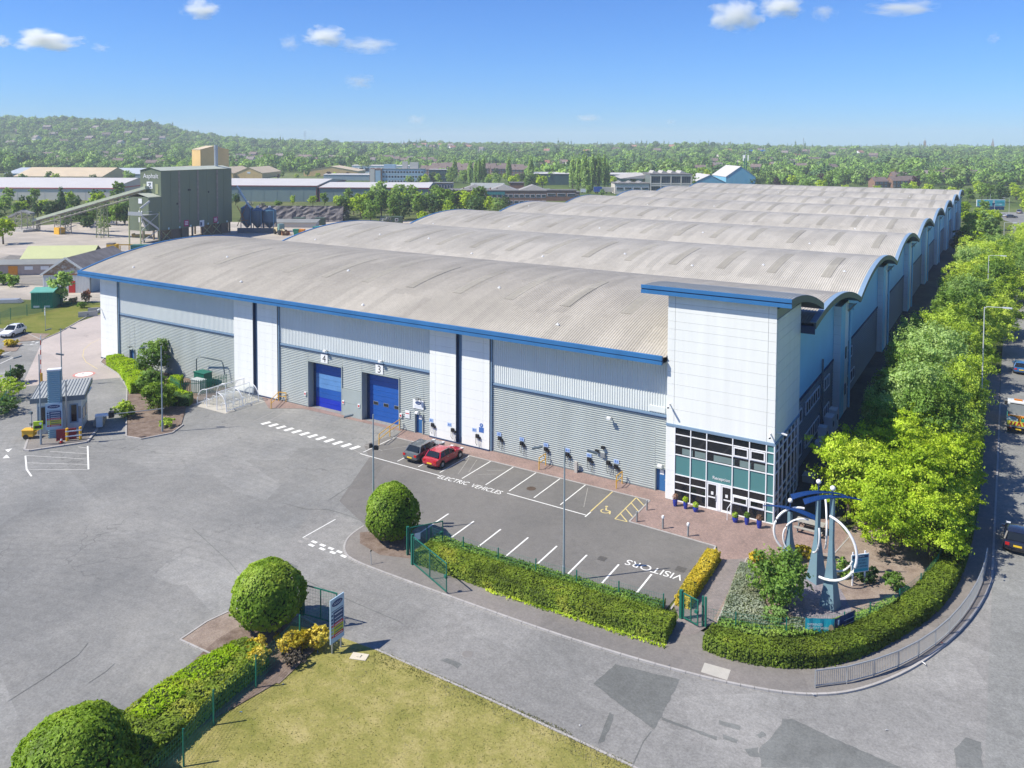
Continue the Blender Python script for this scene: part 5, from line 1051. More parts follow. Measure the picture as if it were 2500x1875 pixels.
# ------------------------------------------------------------------ sculpture
SCB = M('sculpture_blue_grey', (.15,.245,.30), .4, .08, .6); SCW = M('sculpture_wing_blue', (.006,.035,.14), .35, .06); SWH = M('sculpture_white_tube', (.78,.78,.79), .35, .04)
sc = thing('sculpture', 'three-column abstract sculpture with white rings and blue wings in the garden', 'sculpture', (5.2,-7.8,.11))
def column(x, y, H, ct, rz, wing, arcs):
    b = [(.50,0),(.32,H*.20),(.17,H*.42),(.125,H*.56),(.125,H*ct-.12),(.10,H*ct)]; mb = MB(); x -= 5.2; y += 7.8
    for r, z in b: mb.v += [(x+r*1.414*math.cos(rz+math.pi/2*k), y+r*1.414*math.sin(rz+math.pi/2*k), z) for k in range(4)]
    mb.f = [(4*i+k, 4*i+(k+1)%4, 4*i+4+(k+1)%4, 4*i+4+k) for i in range(len(b)-1) for k in range(4)]
    c = mb.obj('column', SCB, sc); MB().lathe([(.09,H*ct),(.05,H*ct+.05),(.05,H-.12)], 8, (x,y,0)).obj('spike', SCW, c)
    MB().ball((x,y,H), .17, 16, 10).obj('globe', WPLAST, sc, True)
    an, flip = wing; L = 1.9; mb = MB(); n = 14; dv = Vector((math.cos(an), math.sin(an), 0)); nv = Vector((-dv.y, dv.x, 0)); zt = H*(ct+.9)/1.95
    for i in range(n+1):
        s = -1+2*i/n; f = (s*flip+1)/2; w = .04+.26*f**1.2; dz = -.30*s*s+.03; p = Vector((x,y,zt+dz))+dv*(s*L); dr = .16*f
        for q, zz in ((-w, -dr), (w*.35, .02)): mb.v.append(p+nv*q+Vector((0,0,zz)))
        for q, zz in ((-w, -dr-.04), (w*.35, -.02)): mb.v.append(p+nv*q+Vector((0,0,zz)))
    mb.f = [f for i in range(n) for f in ((4*i,4*i+4,4*i+5,4*i+1),(4*i+2,4*i+3,4*i+7,4*i+6),(4*i,4*i+2,4*i+6,4*i+4),(4*i+1,4*i+5,4*i+7,4*i+3))]+[(0,1,3,2),(4*n,4*n+2,4*n+3,4*n+1)]
    mb.obj('wing', SCW, sc)
    for (cx, cy, cz, rad, dirn, a0, a1, tr) in arcs:
        d = Vector((math.cos(dirn), math.sin(dirn), 0)); MB().path([Vector((x+cx,y+cy,cz))+d*rad*math.cos(R(a0+(a1-a0)*i/18))+Vector((0,0,rad*math.sin(R(a0+(a1-a0)*i/18)))) for i in range(19)], tr, 12).obj('ring', SWH, sc, True)
yv = -YA_*-1
column(6.05,-9.91, 7.85, .925, R(28), (R(32),-1), [(-.45,-.35,4.05,2.15,R(-12),-96,80,.085),(-.2,.6,3.6,1.5,R(-12),-75,-15,.06)])
column(4.65,-7.06, 6.95, .857, R(10), (R(32),-1), [(.35,.45,4.1,1.75,R(-75),-60,75,.065),(-.4,-.3,3.9,1.7,R(-60),-70,20,.065)])
column(2.5,-5.69, 4.6, .824, R(15), (R(2),1), [(.6,.3,2.35,1.75,R(200),-45,100,.085),(1.0,.1,2.0,1.45,R(195),-50,100,.06)])
# ------------------------------------------------------------------ vehicles
CARGLASS = glass('car_glass', (.012,.016,.02), .04); TYRE = M('tyre_rubber', (.018,.018,.018), .85, .1, fine=0); RIM = M('alloy_rim', (.42,.43,.45), .3, .05, 4, .7); TRIM = M('black_trim', (.02,.02,.022), .5, .05, fine=0)
TAIL = M('tail_lamp_red', (.42,.012,.015), .2, .04, fine=0); HEAD = M('headlamp_clear', (.6,.62,.65), .12, .04, fine=0); PLATE = M('yellow_plate', (.72,.48,.03), .4, .03, fine=0)
def paint(nm, c, metal=.0): 
    m = M(nm, c, .22, .03, .5, metal, fine=0, spec=.6); m.node_tree.nodes['Principled BSDF'].inputs['Coat Weight'].default_value = .6; m.node_tree.nodes['Principled BSDF'].inputs['Coat Roughness'].default_value = .06; return m
def car(name, label, x, y, rz, pm, L=4.55, Wd=1.8, H=1.47, kind='estate', group=None, z=.012, cat='car'):
    t = thing(name, label, cat, (x,y,z), rz, group); a = L/2; w = Wd/2
    st = [(-a,.42,.62,.80),(-a+.06,.34,.86,.93),(-a+.35,.22,.93,.98),(-a+.9,.20,.95,1.0),(-.3,.20,.94,1.0),(a-1.75,.20,.93,1.0),(a-1.35,.20,.90,.99),(a-.6,.22,.80,.95),(a-.15,.26,.70,.86),(a,.40,.60,.72)]
    if kind == 'suv': st = [(q, zl+.06, zs+.12, ww) for q, zl, zs, ww in st]
    mb = MB(); k = 9
    for q, zl, zs, ww in st:
        W_ = w*ww; half = [(W_*.86,zl),(W_*.985,zl+.12),(W_,zl+(zs-zl)*.55),(W_*.95,zs),(0,zs+.045)]
        mb.v += [(q,-yy,zz) for yy, zz in half[:4]]+[(q,0,half[4][1])]+[(q,yy,zz) for yy, zz in reversed(half[:4])]
    n = len(st); mb.f = [(i*k+j, i*k+j+1, (i+1)*k+j+1, (i+1)*k+j) for i in range(n-1) for j in range(k-1)]+[tuple(range(k-1,-1,-1)), tuple(range((n-1)*k, n*k))]+[(i*k,(i+1)*k,(i+1)*k+k-1,i*k+k-1) for i in range(n-1)]
    mb.obj('body', pm, t, True)
    zs = st[4][2]; rt_ = H; rb = -a+(.42 if kind != 'hatch' else .3); rtx = -a+(.85 if kind != 'hatch' else .75); ftx = a-2.15; fb = a-1.3; wr = w*.72; wb = w*.93
    def gl(nm, pts): MB().poly(pts).obj(nm, CARGLASS, t)
    rp = MB(); sx = [rtx-.05, rtx+.4, (rtx+ftx)/2, ftx-.2, ftx+.05]; sz = [rt_-.07, rt_-.015, rt_, rt_-.02, rt_-.07]
    for q, zz in zip(sx, sz): rp.v += [(q,-wr-.03,zz-.05),(q,-wr*.85,zz),(q,0,zz+.02),(q,wr*.85,zz),(q,wr+.03,zz-.05)]
    rp.f = [(i*5+j,i*5+j+1,i*5+j+6,i*5+j+5) for i in range(4) for j in range(4)]; rp.obj('roof', pm, t, True)
    zr = rt_-.11; gl('windscreen', [(fb-.03,-wb*.86,zs+.02),(fb-.03,wb*.86,zs+.02),(ftx+.06,wr*.92,zr+.03),(ftx+.06,-wr*.92,zr+.03)]); gl('rear_window', [(rb,-wb*.82,zs+.04),(rtx-.06,-wr*.9,zr+.03),(rtx-.06,wr*.9,zr+.03),(rb,wb*.82,zs+.04)])
    xs = [rb+.12, -a+1.35, -.15, fb-.2]; xt = [rtx+.08, -a+1.45, -.12, ftx-.05]
    for s in (-1, 1):
        for i in range(3): gl('side_window', [(xs[i]+.05,s*wb,zs),(xs[i+1]-.03,s*wb,zs),(xt[i+1]-.03,s*(wr+.035),zr),(xt[i]+.05,s*(wr+.035),zr)])
        pl = MB()
        for i in (0,3): pl.bar((xs[i]+(-.03 if i == 0 else .12),s*wb*.985,zs-.02),(xt[i]+(-.08 if i == 0 else .06),s*(wr+.0),zr+.03),.1,.09)
        for i in (1,2): pl.bar((xs[i],s*(wb-.015),zs),(xt[i],s*(wr+.025),zr),.05,.06)
        pl.obj('pillar', pm, t); MB().bar((rtx+.1,s*(wr-.02),rt_-.01),(ftx-.1,s*(wr-.02),rt_-.02),.04,.05).obj('roof_rail', RIM if kind == 'estate' else TRIM, t) if kind != 'hatch' else None
        MB().box(ftx+.35,s*wb-.02 if s > 0 else -wb-.2,zs+.03,ftx+.5,s*wb+.2 if s > 0 else -wb+.02,zs+.18).obj('mirror', pm, t)
        MB().box(-a-.015,s*w*.60-.02 if s > 0 else -w*.88,.66,-a+.22,s*w*.88 if s > 0 else -w*.60+.02,.86).obj('tail_light', TAIL, t)
        MB().box(a-.28,s*w*.48 if s > 0 else -w*.82,.60,a-.02,s*w*.82 if s > 0 else -w*.48,.74).obj('headlight', HEAD, t)
        for q in (-.62,.35): MB().box(q,s*w*.975-.02,.80,q+.2,s*w*.975+.02,.84).obj('door_handle', RIM, t)
        MB().box(-a+.95,s*w*.985-.012,.26,a-1.1,s*w*.985+.012,.34).obj('sill_trim', TRIM, t)
        for wx in (-a+.85, a-.88):
            MB().path([(wx,s*(w-.245),.33),(wx,s*(w+.008),.33)], .40, 20).obj('wheel_arch', TRIM, t)
            wo = MB().path([(wx,s*(w-.22),.315),(wx,s*(w+.02),.315)], .315, 20).obj('wheel', TYRE, t); MB().path([(wx,s*(w+.0),.315),(wx,s*(w+.03),.315)], .2, 14).obj('rim', RIM, wo)
    MB().box(-a-.03,-.27,.48 if kind != 'hatch' else .62,-a+.02,.27,.60 if kind != 'hatch' else .74).obj('number_plate', PLATE, t); MB().box(-a-.02,-w*.6,.30,-a+.1,w*.6,.40).obj('rear_bumper', TRIM, t); MB().box(a-.08,-w*.45,.36,a+.012,w*.45,.52).obj('grille', TRIM, t); MB().box(a-.01,-.26,.40,a+.022,.26,.5).obj('number_plate', WPLAST, t)
    return t
car('parked_car', 'grey estate car with roof rails parked left of the red one', -32.35,-3.3, R(90), paint('car_graphite', (.16,.175,.19), .5), 4.7)
car('parked_car', 'red estate car parked on an electric vehicle bay', -29.9,-3.5, R(90), paint('car_red', (.40,.012,.03)), 4.55)
car('parked_car', 'white sport utility car parked by the left grass', -117.3,1.35, R(-59), paint('car_white', (.78,.79,.8)), 4.5, 1.84, 1.68, 'suv')
car('moving_car', 'dark hatchback with yellow plate on the main road', 16.5,6.7, R(90), paint('car_black', (.012,.014,.028)), 4.3, 1.8, 1.48, 'hatch', z=.016)
car('moving_car', 'blue car half hidden by roadside trees beyond the works truck', 17.3,63, R(90), paint('car_blue', (.03,.12,.3)), 4.4, 1.8, 1.5, 'hatch', z=.016)
car('moving_car', 'dark red car turning at the far junction', *g(2427,524), R(-10), paint('car_maroon', (.12,.015,.03)), z=.02); car('moving_car', 'white car at the far junction behind the lamp post', *g(2452,529), R(20), paint('car_white', (.78,.79,.8)), z=.02); car('moving_car', 'dark car beside the white one at the far junction', *g(2470,532), R(20), paint('car_black', (.012,.014,.028)), z=.02)
car('moving_car', 'silver van-like car by the far right road edge', *g(2489,521), R(80), paint('car_silver', (.4,.42,.45), .5), 4.6, 1.9, 1.9, 'suv', z=.02)
# works truck (rear) with chevrons, loaded with orange barriers
t = thing('works_truck', 'highway works truck with red and yellow chevron tailboard', 'truck', (16.75,37.4,.016), R(90)); TW = paint('truck_white', (.7,.72,.74)); a = 3.1
MB().box(-a,-1.05,.75,1.2,1.05,.9).obj('load_bed', STEEL, t); MB().box(-a+.2,-.45,.45,2.6,.45,.75).obj('chassis', TRIM, t)
for s in (-1, 1):
    MB().box(-a,1.0*s-.03,.9,1.2,1.0*s+.03,1.3).obj('drop_side', M('truck_green_side', (.04,.22,.16), .5), t)
    for wx in (-a+1.1, 2.1): wo = MB().path([(wx,s*.72,.42),(wx,s*1.0,.42)], .42, 18).obj('wheel', TYRE, t); MB().path([(wx,s*.98,.42),(wx,s*1.02,.42)], .22, 12).obj('rim', RIM, wo)
    MB().box(-a-.03,s*.72-.12,.6,-a+.06,s*.72+.12,.72).obj('tail_light', TAIL, t)
tb = MB().box(-a-.04,-1.0,.92,-a,1.0,1.38).obj('tail_board', M('chevron_yellow', (.55,.55,.05), .4), t)
for i in range(6):
    y0 = -.98+.33*i; sg_ = .18 if i < 3 else -.18; MB().poly([(-a-.045,y0,.94),(-a-.045,y0+.16,.94),(-a-.045,min(.99,max(-.99,y0+.16+sg_)),1.36),(-a-.045,min(.99,max(-.99,y0+sg_)),1.36)]).obj('chevron', M('chevron_red', (.42,.04,.02), .4), tb)
MB().box(-a-.05,-.26,.5,-a,.26,.62).obj('number_plate', PLATE, t); MB().box(-a-.05,-.95,.42,-a+.08,.95,.5).obj('under_run_bar', TRIM, t)
cb = MB(); cb.prism([(-a,0)], 0, 0) if False else None
cb = MB(); pr = [(1.3,.6),(1.3,2.25),(1.55,2.36),(2.35,2.32),(2.75,1.55),(3.15,1.25),(3.2,.5)]
cb.v = [(x,-.98,z) for x, z in pr]+[(x,.98,z) for x, z in pr]; n = len(pr); cb.f = [tuple(range(n-1,-1,-1)), tuple(range(n,2*n))]+[(i,(i+1)%n,n+(i+1)%n,n+i) for i in range(n)]; cb.obj('cab', TW, t)
MB().box(1.27,-.75,1.5,1.295,.75,2.1).obj('rear_window', CARGLASS, t); MB().box(1.5,-.4,2.37,1.8,.4,2.5).obj('beacon_bar', M('beacon_amber', (.6,.2,.01), .3), t); MB().box(1.15,-1.0,.9,1.25,1.0,2.0).obj('headboard', STEEL, t)
for s in (-1, 1): MB().box(2.3,s*1.12-.14,1.55,2.42,s*1.12+.14,1.95).obj('mirror', TRIM, t)
bm = MB().box(-.55,-1.0,0,-.45,1.0,.12).box(-.55,-1.0,.5,-.45,1.0,.62)
for i in range(11): bm.box(-.54,-1.0+.19*i,.12,-.46,-.92+.19*i,.5)
bm = bm.mesh('barrier_panel', ORANGE)
for i in range(3): tag(put('road_barrier', bm, None, (16.8+.05*i,36.3-.16*i,1.0+.03*i), R(90)), ['orange road barrier at the front of the truck load','orange road barrier in the middle of the truck load','orange road barrier nearest the chevron tailboard'][i], 'barrier', 'barriers on the works truck')
tag(MB().box(-.5,-.4,0,.5,.4,.5).box(-.45,-.35,.5,.3,.3,.62).obj('load_sack', M('blue_grey_sack', (.22,.32,.36), .8, .2, 4), None, loc=(16.2,35.2,.92)), 'blue grey sack in the left corner of the truck bed', 'sack'); tag(MB().box(-.4,-.3,0,.4,.3,.45).box(-.36,-.26,.45,.36,.26,.52).obj('green_crate', M('green_crate', (.02,.2,.13), .6), None, loc=(17.4,35.3,.92)), 'green crate in the right corner of the truck bed', 'crate')
# ------------------------------------------------------------------ gatehouse and the things round it
gh = thing('gatehouse', 'small grey gatehouse with sloping ribbed roof and tall ribbed pylon', 'gatehouse', (-69.3,-20.4,.11), R(50)); PANEL = M('gatehouse_panel', (.56,.62,.65), .45, .06, .5)
Lg, Dg = 4.1, 3.4
for i in range(5):
    for z0 in (0,1.3,2.6): boxpart('wall_panel', (Lg/5-.02,.05,1.28), PANEL, gh, (i*Lg/5+.01,0,z0+.01)) if not (z0 == 1.3 and i in (0,4)) else None
MB().box(.02,.06,0,Lg-.02,Dg-.06,3.88).obj('inner_core', STEEL, gh)
for xx, f in ((0,'l'),(Lg-.05,'r')):
    for i in range(4):
        for z0 in (0,1.3,2.6): boxpart('wall_panel', (.05,Dg/4-.02,1.28), PANEL, gh, (xx,i*Dg/4+.01,z0+.01))
for xw in (.35,3.25): fr = MB().box(xw-.25,-.03,.9,xw+.55,.02,2.9).obj('window', BLUE_PALE, gh); boxpart('pane', (.5,.03,1.75), GLASS, fr, (xw-.1,-.05,1.05))
for y0 in (.5,1.9): fr = MB().box(Lg,y0,.9,Lg+.03,y0+1.1,2.3).obj('window', BLUE_PALE, gh); boxpart('pane', (.03,.9,1.2), GLASS, fr, (Lg+.02,y0+.1,1.0))
rf = MB().ribs((-.45,-.65,3.9), (Lg+.9,0,0), (0,Dg+1.1,.55), (0,0,1), .3, .07).obj('roof', M('grey_ribbed_roof', (.34,.36,.36), .5, .1), gh)
MB().box(-.47,-.72,3.45,Lg+.47,-.64,3.95).obj('fascia', DARK_RIB, gh)
for xx in (-.47,Lg+.43): mb = MB(); mb.v = [(xx,-.64,3.45),(xx,-.64,3.95),(xx,Dg+.45,4.5),(xx,Dg+.45,4.05),(xx+.04,-.64,3.45),(xx+.04,-.64,3.95),(xx+.04,Dg+.45,4.5),(xx+.04,Dg+.45,4.05)]; mb.f = [(0,1,2,3),(7,6,5,4),(0,4,5,1),(1,5,6,2),(2,6,7,3),(3,7,4,0)]; mb.obj('fascia', DARK_RIB, gh)
MB().box(-.43,-.63,3.45,Lg+.43,Dg+.4,3.5).obj('soffit', PANEL, gh)
MB().ribs((1.35,-1.6,0), (0,0,6.9), (1.15,0,0), (0,-1,0), .21, .05, .55).obj('pylon', M('pylon_blue_grey', (.25,.40,.47), .45, .06), gh); MB().ribs((1.35,-1.0,0), (0,0,6.9), (0,-.6,0), (-1,0,0), .21, .05, .55).ribs((2.5,-1.6,0), (0,0,6.9), (0,.6,0), (1,0,0), .21, .05, .55).obj('pylon', M('pylon_blue_grey', (.25,.40,.47), .45, .06), gh)
MB().box(1.3,-1.65,6.9,2.55,-.95,7.05).obj('pylon_cap', WPLAST, gh); MB().box(1.4,-1.55,0,2.45,-.98,6.88).obj('pylon_core', STEEL, gh)
MB().path([(2.85,-.75,.1),(2.85,-.75,5.6)], .08, 10).obj('flue', GALV, gh)
info_sign('coloured information board fixed to the gatehouse pylon', -69.3+1.9*math.cos(R(50))+1.72*math.sin(R(50)), -20.4+1.9*math.sin(R(50))-1.72*math.cos(R(50)), R(50), 1.5, 2.7, 1.0, False)
t = thing('speed_display', 'lime speed display on the lamp post by the gatehouse', 'sign', (-66.15,-21.95,1.75), R(50)); MB().box(-.42,-.12,0,.42,0,.8).obj('housing', M('lime_sign', (.55,.75,.02), .4, .05), t); MB().box(-.32,-.13,.1,.32,-.121,.38).obj('display', BLACK, t); MB().path([(.22,-.13,.58),(.22,-.121,.58)], .13, 14).obj('badge', WPLAST, t)
t = thing('grit_cart', 'yellow wheeled cart parked on the gatehouse island', 'cart', (-69.0,-21.3,.11), R(35)); MB().box(-.6,-.4,.25,.5,.4,.85).obj('hopper', YELLOW, t); MB().box(-.65,-.45,.85,.55,.45,.92).obj('lid', YELLOW, t)
for s in (-1, 1): MB().path([(-.2,s*.42,.25),(-.2,s*.5,.25)], .25, 14).obj('wheel', TYRE, t)
MB().path([(.5,-.3,.6),(1.1,-.3,.95),(1.1,.3,.95),(.5,.3,.6)], .03, 6).obj('handle', YELLOW, t)
t = thing('traffic_cone', 'red and white traffic cone beside the pylon', 'cone', (-64.9,-20.4,.11)); MB().box(-.22,-.22,0,.22,.22,.04).obj('base', BLACK, t); MB().lathe([(.16,.04),(.11,.28)], 12).lathe([(.075,.46),(.03,.7),(.001,.7)], 12).obj('cone', RED, t); MB().lathe([(.111,.28),(.076,.46)], 12).obj('sleeve', WPLAST, t)
t = thing('plastic_barrier', 'yellow post and white plank barrier by the gatehouse corner', 'barrier', (-64.6,-19.3,.11), R(52))
for x in (-.6,.6): MB().path([(x,0,0),(x,0,1.3)], .13, 10).obj('post', YELLOW, t)
for z in (.45,.95): MB().box(-.75,-.15,z,.75,-.13,z+.12).obj('plank', WPLAST, t)
tag(MB().box(-.9,-.05,0,.9,.05,1.1).box(-.9,-.2,0,-.8,.2,.06).box(.8,-.2,0,.9,.2,.06).obj('red_barrier', M('dull_red_barrier', (.22,.02,.03), .6), None, loc=(-65.4,-19.6,.11), rz=R(52)), 'dull red barrier panel against the gatehouse', 'barrier')
t = thing('intercom_post', 'thin intercom post at the left gatehouse kerb', 'post', (*g(78,1070),.1)); MB().path([(0,0,0),(0,0,2.6)], .05, 8).obj('pole', GALV, t); MB().box(-.3,-.08,1.2,.05,.08,1.45).box(-.35,-.1,2.4,.1,.1,2.65).obj('intercom', DARKTRIM, t)
t = thing('barrier_motor', 'grey barrier machine beside the gatehouse lane', 'barrier', (-66.2,-15.6,.11), R(50)); MB().box(-.3,-.25,0,.3,.25,1.15).obj('cabinet', PANEL, t); MB().box(-.4,-.35,1.15,.9,.35,1.3).obj('arm_socket', WPLAST, t); MB().path([(.9,0,1.2),(6.3,.4,1.2)], .05, 8).obj('arm', STEEL, t); MB().box(.9,-.3,.9,1.4,.3,1.5).obj('counterweight', BLACK, t)
tag(MB().box(-1.1,-.5,0,1.1,.5,.5).box(-1.0,-.4,.5,1.0,.4,.56).obj('timber_stack', M('pale_timber', (.42,.35,.27), .8, .15, 2), None, loc=(-67.3,-14.9,.11), rz=R(-40)), 'pale timber crate behind the barrier machine', 'crate')
# bicycle shelters
CLEAR = bpy.data.materials.new('clear_sheet'); CLEAR.use_nodes = True; n_ = CLEAR.node_tree; ms = n_.nodes.new('ShaderNodeMixShader'); tp_ = n_.nodes.new('ShaderNodeBsdfTransparent'); tp_.inputs[0].default_value = (.93,.95,.95,1); ms.inputs[0].default_value = .3
n_.nodes['Principled BSDF'].inputs['Base Color'].default_value = (.62,.66,.66,1); n_.nodes['Principled BSDF'].inputs['Roughness'].default_value = .15
n_.links.new(tp_.outputs[0], ms.inputs[1]); n_.links.new(n_.nodes['Principled BSDF'].outputs[0], ms.inputs[2]); n_.links.new(ms.outputs[0], n_.nodes['Material Output'].inputs[0])
def shelter(label, x0, x1, y0, y1):
    "open side at x0, curved sheet falling to x1"
    t = thing('bicycle_shelter', label, 'bicycle shelter', (x0,y0,.02)); d = x1-x0; L = y1-y0; H = 2.0
    pr = [(0,H)]+[(d*(1-math.cos(R(a)))*1.0 if False else d*math.sin(R(a)), .12+(H-.12)*math.cos(R(a))**.8) for a in (12,25,38,50,62,74,84)]+[(d,.1)]
    for k in range(3): yy = L*k/2; MB().path([(0,yy,0)]+[(x,yy,z) for x, z in pr]+[(d,yy,0)], .045, 8).obj('frame', FRAME, t)
    for k in range(2):
        mb = MB()
        for x, z in pr: mb.v += [(x,L*k/2+.03,z),(x,L*(k+1)/2-.03,z)]
        mb.f = [(2*i,2*i+1,2*i+3,2*i+2) for i in range(len(pr)-1)]; mb.obj('clear_panel', CLEAR, t, True)
    for x, z in (pr[0], pr[-1]): MB().path([(x,0,z),(x,L,z)], .045, 8).obj('rail', FRAME, t)
    for k in range(5): yy = .5+k*(L-1)/4; MB().path([(d*.12,yy,0),(d*.12,yy,.62),(d*.2,yy,.72),(d*.55,yy,.72),(d*.62,yy,.62),(d*.62,yy,0)], .035, 8).obj('hoop_stand', FRAME, t)
shelter('white bicycle shelter with clear curved roof nearest the yard', -60.5, -58.9, -5.2, -.6); shelter('white bicycle shelter with clear curved roof beside the green enclosure', -62.4, -64.1, -5.1, .2)
sheet('shelter_slab', M('pale_concrete_slab', (.42,.40,.36), .9, .1, 2, bmp=.2), [(-64.5,-5.6),(-58.6,-5.6),(-58.2,-.2),(-64.3,.8)], .018)
# green palisade enclosure with cabinets
t = thing('palisade_fence', 'green palisade enclosure beside the lime hedge', 'fence', (-71,-3.6,.1)); E = [(-71.0,-3.7),(-68.0,-4.6),(-66.3,-3.0),(-65.7,.3)]; O = Vector((-71,-3.6,0)); ns = 0
for a, b in zip(E, E[1:]):
    a = Vector((*a,0))-O; b = Vector((*b,0))-O; d = b-a; k = int(d.length/.2)
    for z in (.4,1.5): MB().bar((a.x,a.y,z),(b.x,b.y,z),.05).obj('rail', GREEN, t)
    for i in range(k+1): q = a+d*(i/k); boxpart('pale', (.07,.02,1.85), GREEN, t, (q.x,q.y,.05), math.atan2(d.y,d.x))
for lb, x, y, w, d, h, m in (('pale grey electrical cabinet inside the green enclosure',-68.6,-2.6,1.7,.9,1.5,M('cabinet_grey', (.42,.46,.46), .5)),('green electrical cabinet behind the grey one',-70.4,-.8,1.9,1.2,1.7,GREEN)):
    o = thing('electrical_cabinet', lb, 'cabinet', (x,y,.1)); MB().box(0,0,0,w,d,h).obj('housing', m, o); MB().box(-.06,-.06,h,w+.06,d+.06,h+.07).obj('lid', m, o); MB().box(w/2-.01,-.015,.1,w/2+.01,-.002,h-.1).obj('door_gap', BLACK, o)
t = thing('bent_pipe', 'black bent pipe frame over the green enclosure', 'pipe', (-71.2,.2,.1)); MB().path([(0,0,0),(0,0,3.0),(.3,.1,3.3),(4.2,.4,3.3),(4.5,.4,3.0),(4.9,.4,1.5)], .07, 8).obj('pipe', DARKTRIM, t); MB().box(-.15,-.15,0,.15,.15,.05).obj('base', STEEL, t)
# small loose things
for lb, x, y, s in (('yellow grit bin behind the golden shrubs',-20.6,-30.9,.5),): t = thing('grit_bin', lb, 'bin', (x,y,.08), R(20)); MB().box(-.6,-.35,0,.6,.35,.55).obj('bin', YELLOW, t); MB().box(-.63,-.38,.55,.63,.38,.65).obj('lid', YELLOW, t)
tag(MB().path([(0,0,0),(.02,.03,.42)], .1, 10).obj('wooden_stump', M('pale_timber', (.42,.35,.27), .8, .15, 2), None, loc=(*g(605,1536),.06)), 'short pale wooden stump on the bare soil island', 'stump')
tag(MB().box(-.5,-.3,0,.5,.3,.03).box(-.15,-.1,.03,.1,.12,.07).obj('drain_slab', M('cream_slab', (.55,.50,.40), .8), None, loc=(*g(877,1605),.04), rz=R(20)), 'cream drain slab at the lawn corner', 'slab')
for i, (lb, px, py, c, s) in enumerate((('white litter scrap lying in the road near the lawn kerb',1415,1773,(.8,.8,.8),.22),('white litter at the corner kerb below the guard rail',2257,1625,(.7,.68,.6),.35),('white litter by the kerb under the rail end',1985,1702,(.6,.6,.6),.3),('red litter under the guard rail',2300,1575,(.5,.03,.05),.16),('white litter in the middle of the right carriageway',2165,1784,(.75,.75,.75),.18),('white scrap by the gate path kerb',1633,1631,(.75,.75,.75),.18),('blue litter under the lawn fence',588,1740,(.2,.4,.7),.2),('white scrap in the shade of the lawn fence',693,1672,(.7,.7,.7),.2),('blue litter beside the golden shrubs',775,1592,(.3,.5,.8),.25),('grey traffic cone lying by the white pillar corner',1063,1070,(.6,.3,.25),.25))):
    x, y = g(px, py); q = rng(i); tag(MB().add([(q.uniform(-1,1)*s*.6, q.uniform(-1,1)*s*.45, q.uniform(.01,.05)) for _ in range(5)]+[(0,0,.07)], [(0,1,5),(1,2,5),(2,3,5),(3,4,5),(4,0,5)]).obj('litter', M('litter_'+'red blue pale'.split()[0 if c[0] > .4 and c[1] < .2 else 1 if c[2] > c[0]+.2 else 2], tuple(q_*.7 for q_ in c), .7), None, loc=(x,y,.11 if i in (1,2,3,5) else .02)), lb, 'litter')
t = thing('signpost', 'thin leaning metal post on the footway near the give way dashes', 'post', (*g(907,1382),.1)); MB().path([(0,0,0),(-.12,.05,.9)], .025, 6).obj('pole', GALV, t); MB().path([(-.12,.05,.9),(-.1,.1,1.0)], .05, 6).obj('cap', BLACK, t)
# ------------------------------------------------------------------ works site and estate behind
TAN = M('tan_sheet', (.66,.45,.19), .55, .1, .15); TANROOF = M('tan_roof_sheet', (.54,.44,.30), .6, .12, .15)
OLIVEP = M('olive_plant_sheet', (.145,.18,.12), .55, .14, .15, streak=(1,1,.15)); OLIVEL = M('pale_olive_trim', (.34,.37,.2), .55, .12, .5); PLANTROOF = M('grey_green_roof', (.40,.43,.36), .6, .1, .3)
WROOF = M('white_roof_sheet', (.52,.50,.48), .5, .06, .1); CREAM = M('cream_wall_sheet', (.60,.56,.50), .5, .06, .2); GGREEN = M('blue_green_wall', (.20,.27,.265), .5, .08, .15); DGREEN = M('dark_green_shed', (.045,.10,.105), .5, .1, .2)
MAROON = M('maroon_trim', (.28,.03,.05), .5, .1); REDTRIM = M('red_trim', (.60,.04,.06), .5, .1); BRICKM = M('far_brick', (.235,.14,.105), .85, .2, .4); BRICKD = M('far_brown_brick', (.22,.125,.09), .85, .2, .4)
OFFB = M('office_blue_panel', (.36,.50,.60), .4, .08, .5); LBLUE = M('light_blue_sheet', (.13,.37,.53), .5, .06, .2); RUST = M('rust_patch', (.27,.12,.05), .8, .35, .6); GREYROOF = M('grey_felt_roof', (.20,.21,.21), .8, .15, .2); SLATER = M('slate_roof', (.16,.15,.15), .7, .2, .3); WINB = glass('far_window', (.04,.06,.08), .1)
TILE = [M('brown_tile_roof', (.165,.125,.115), .8, .2, .3), M('red_tile_roof', (.30,.15,.11), .8, .2, .3), M('grey_tile_roof', (.21,.18,.175), .8, .2, .3)]
HALLS = {}
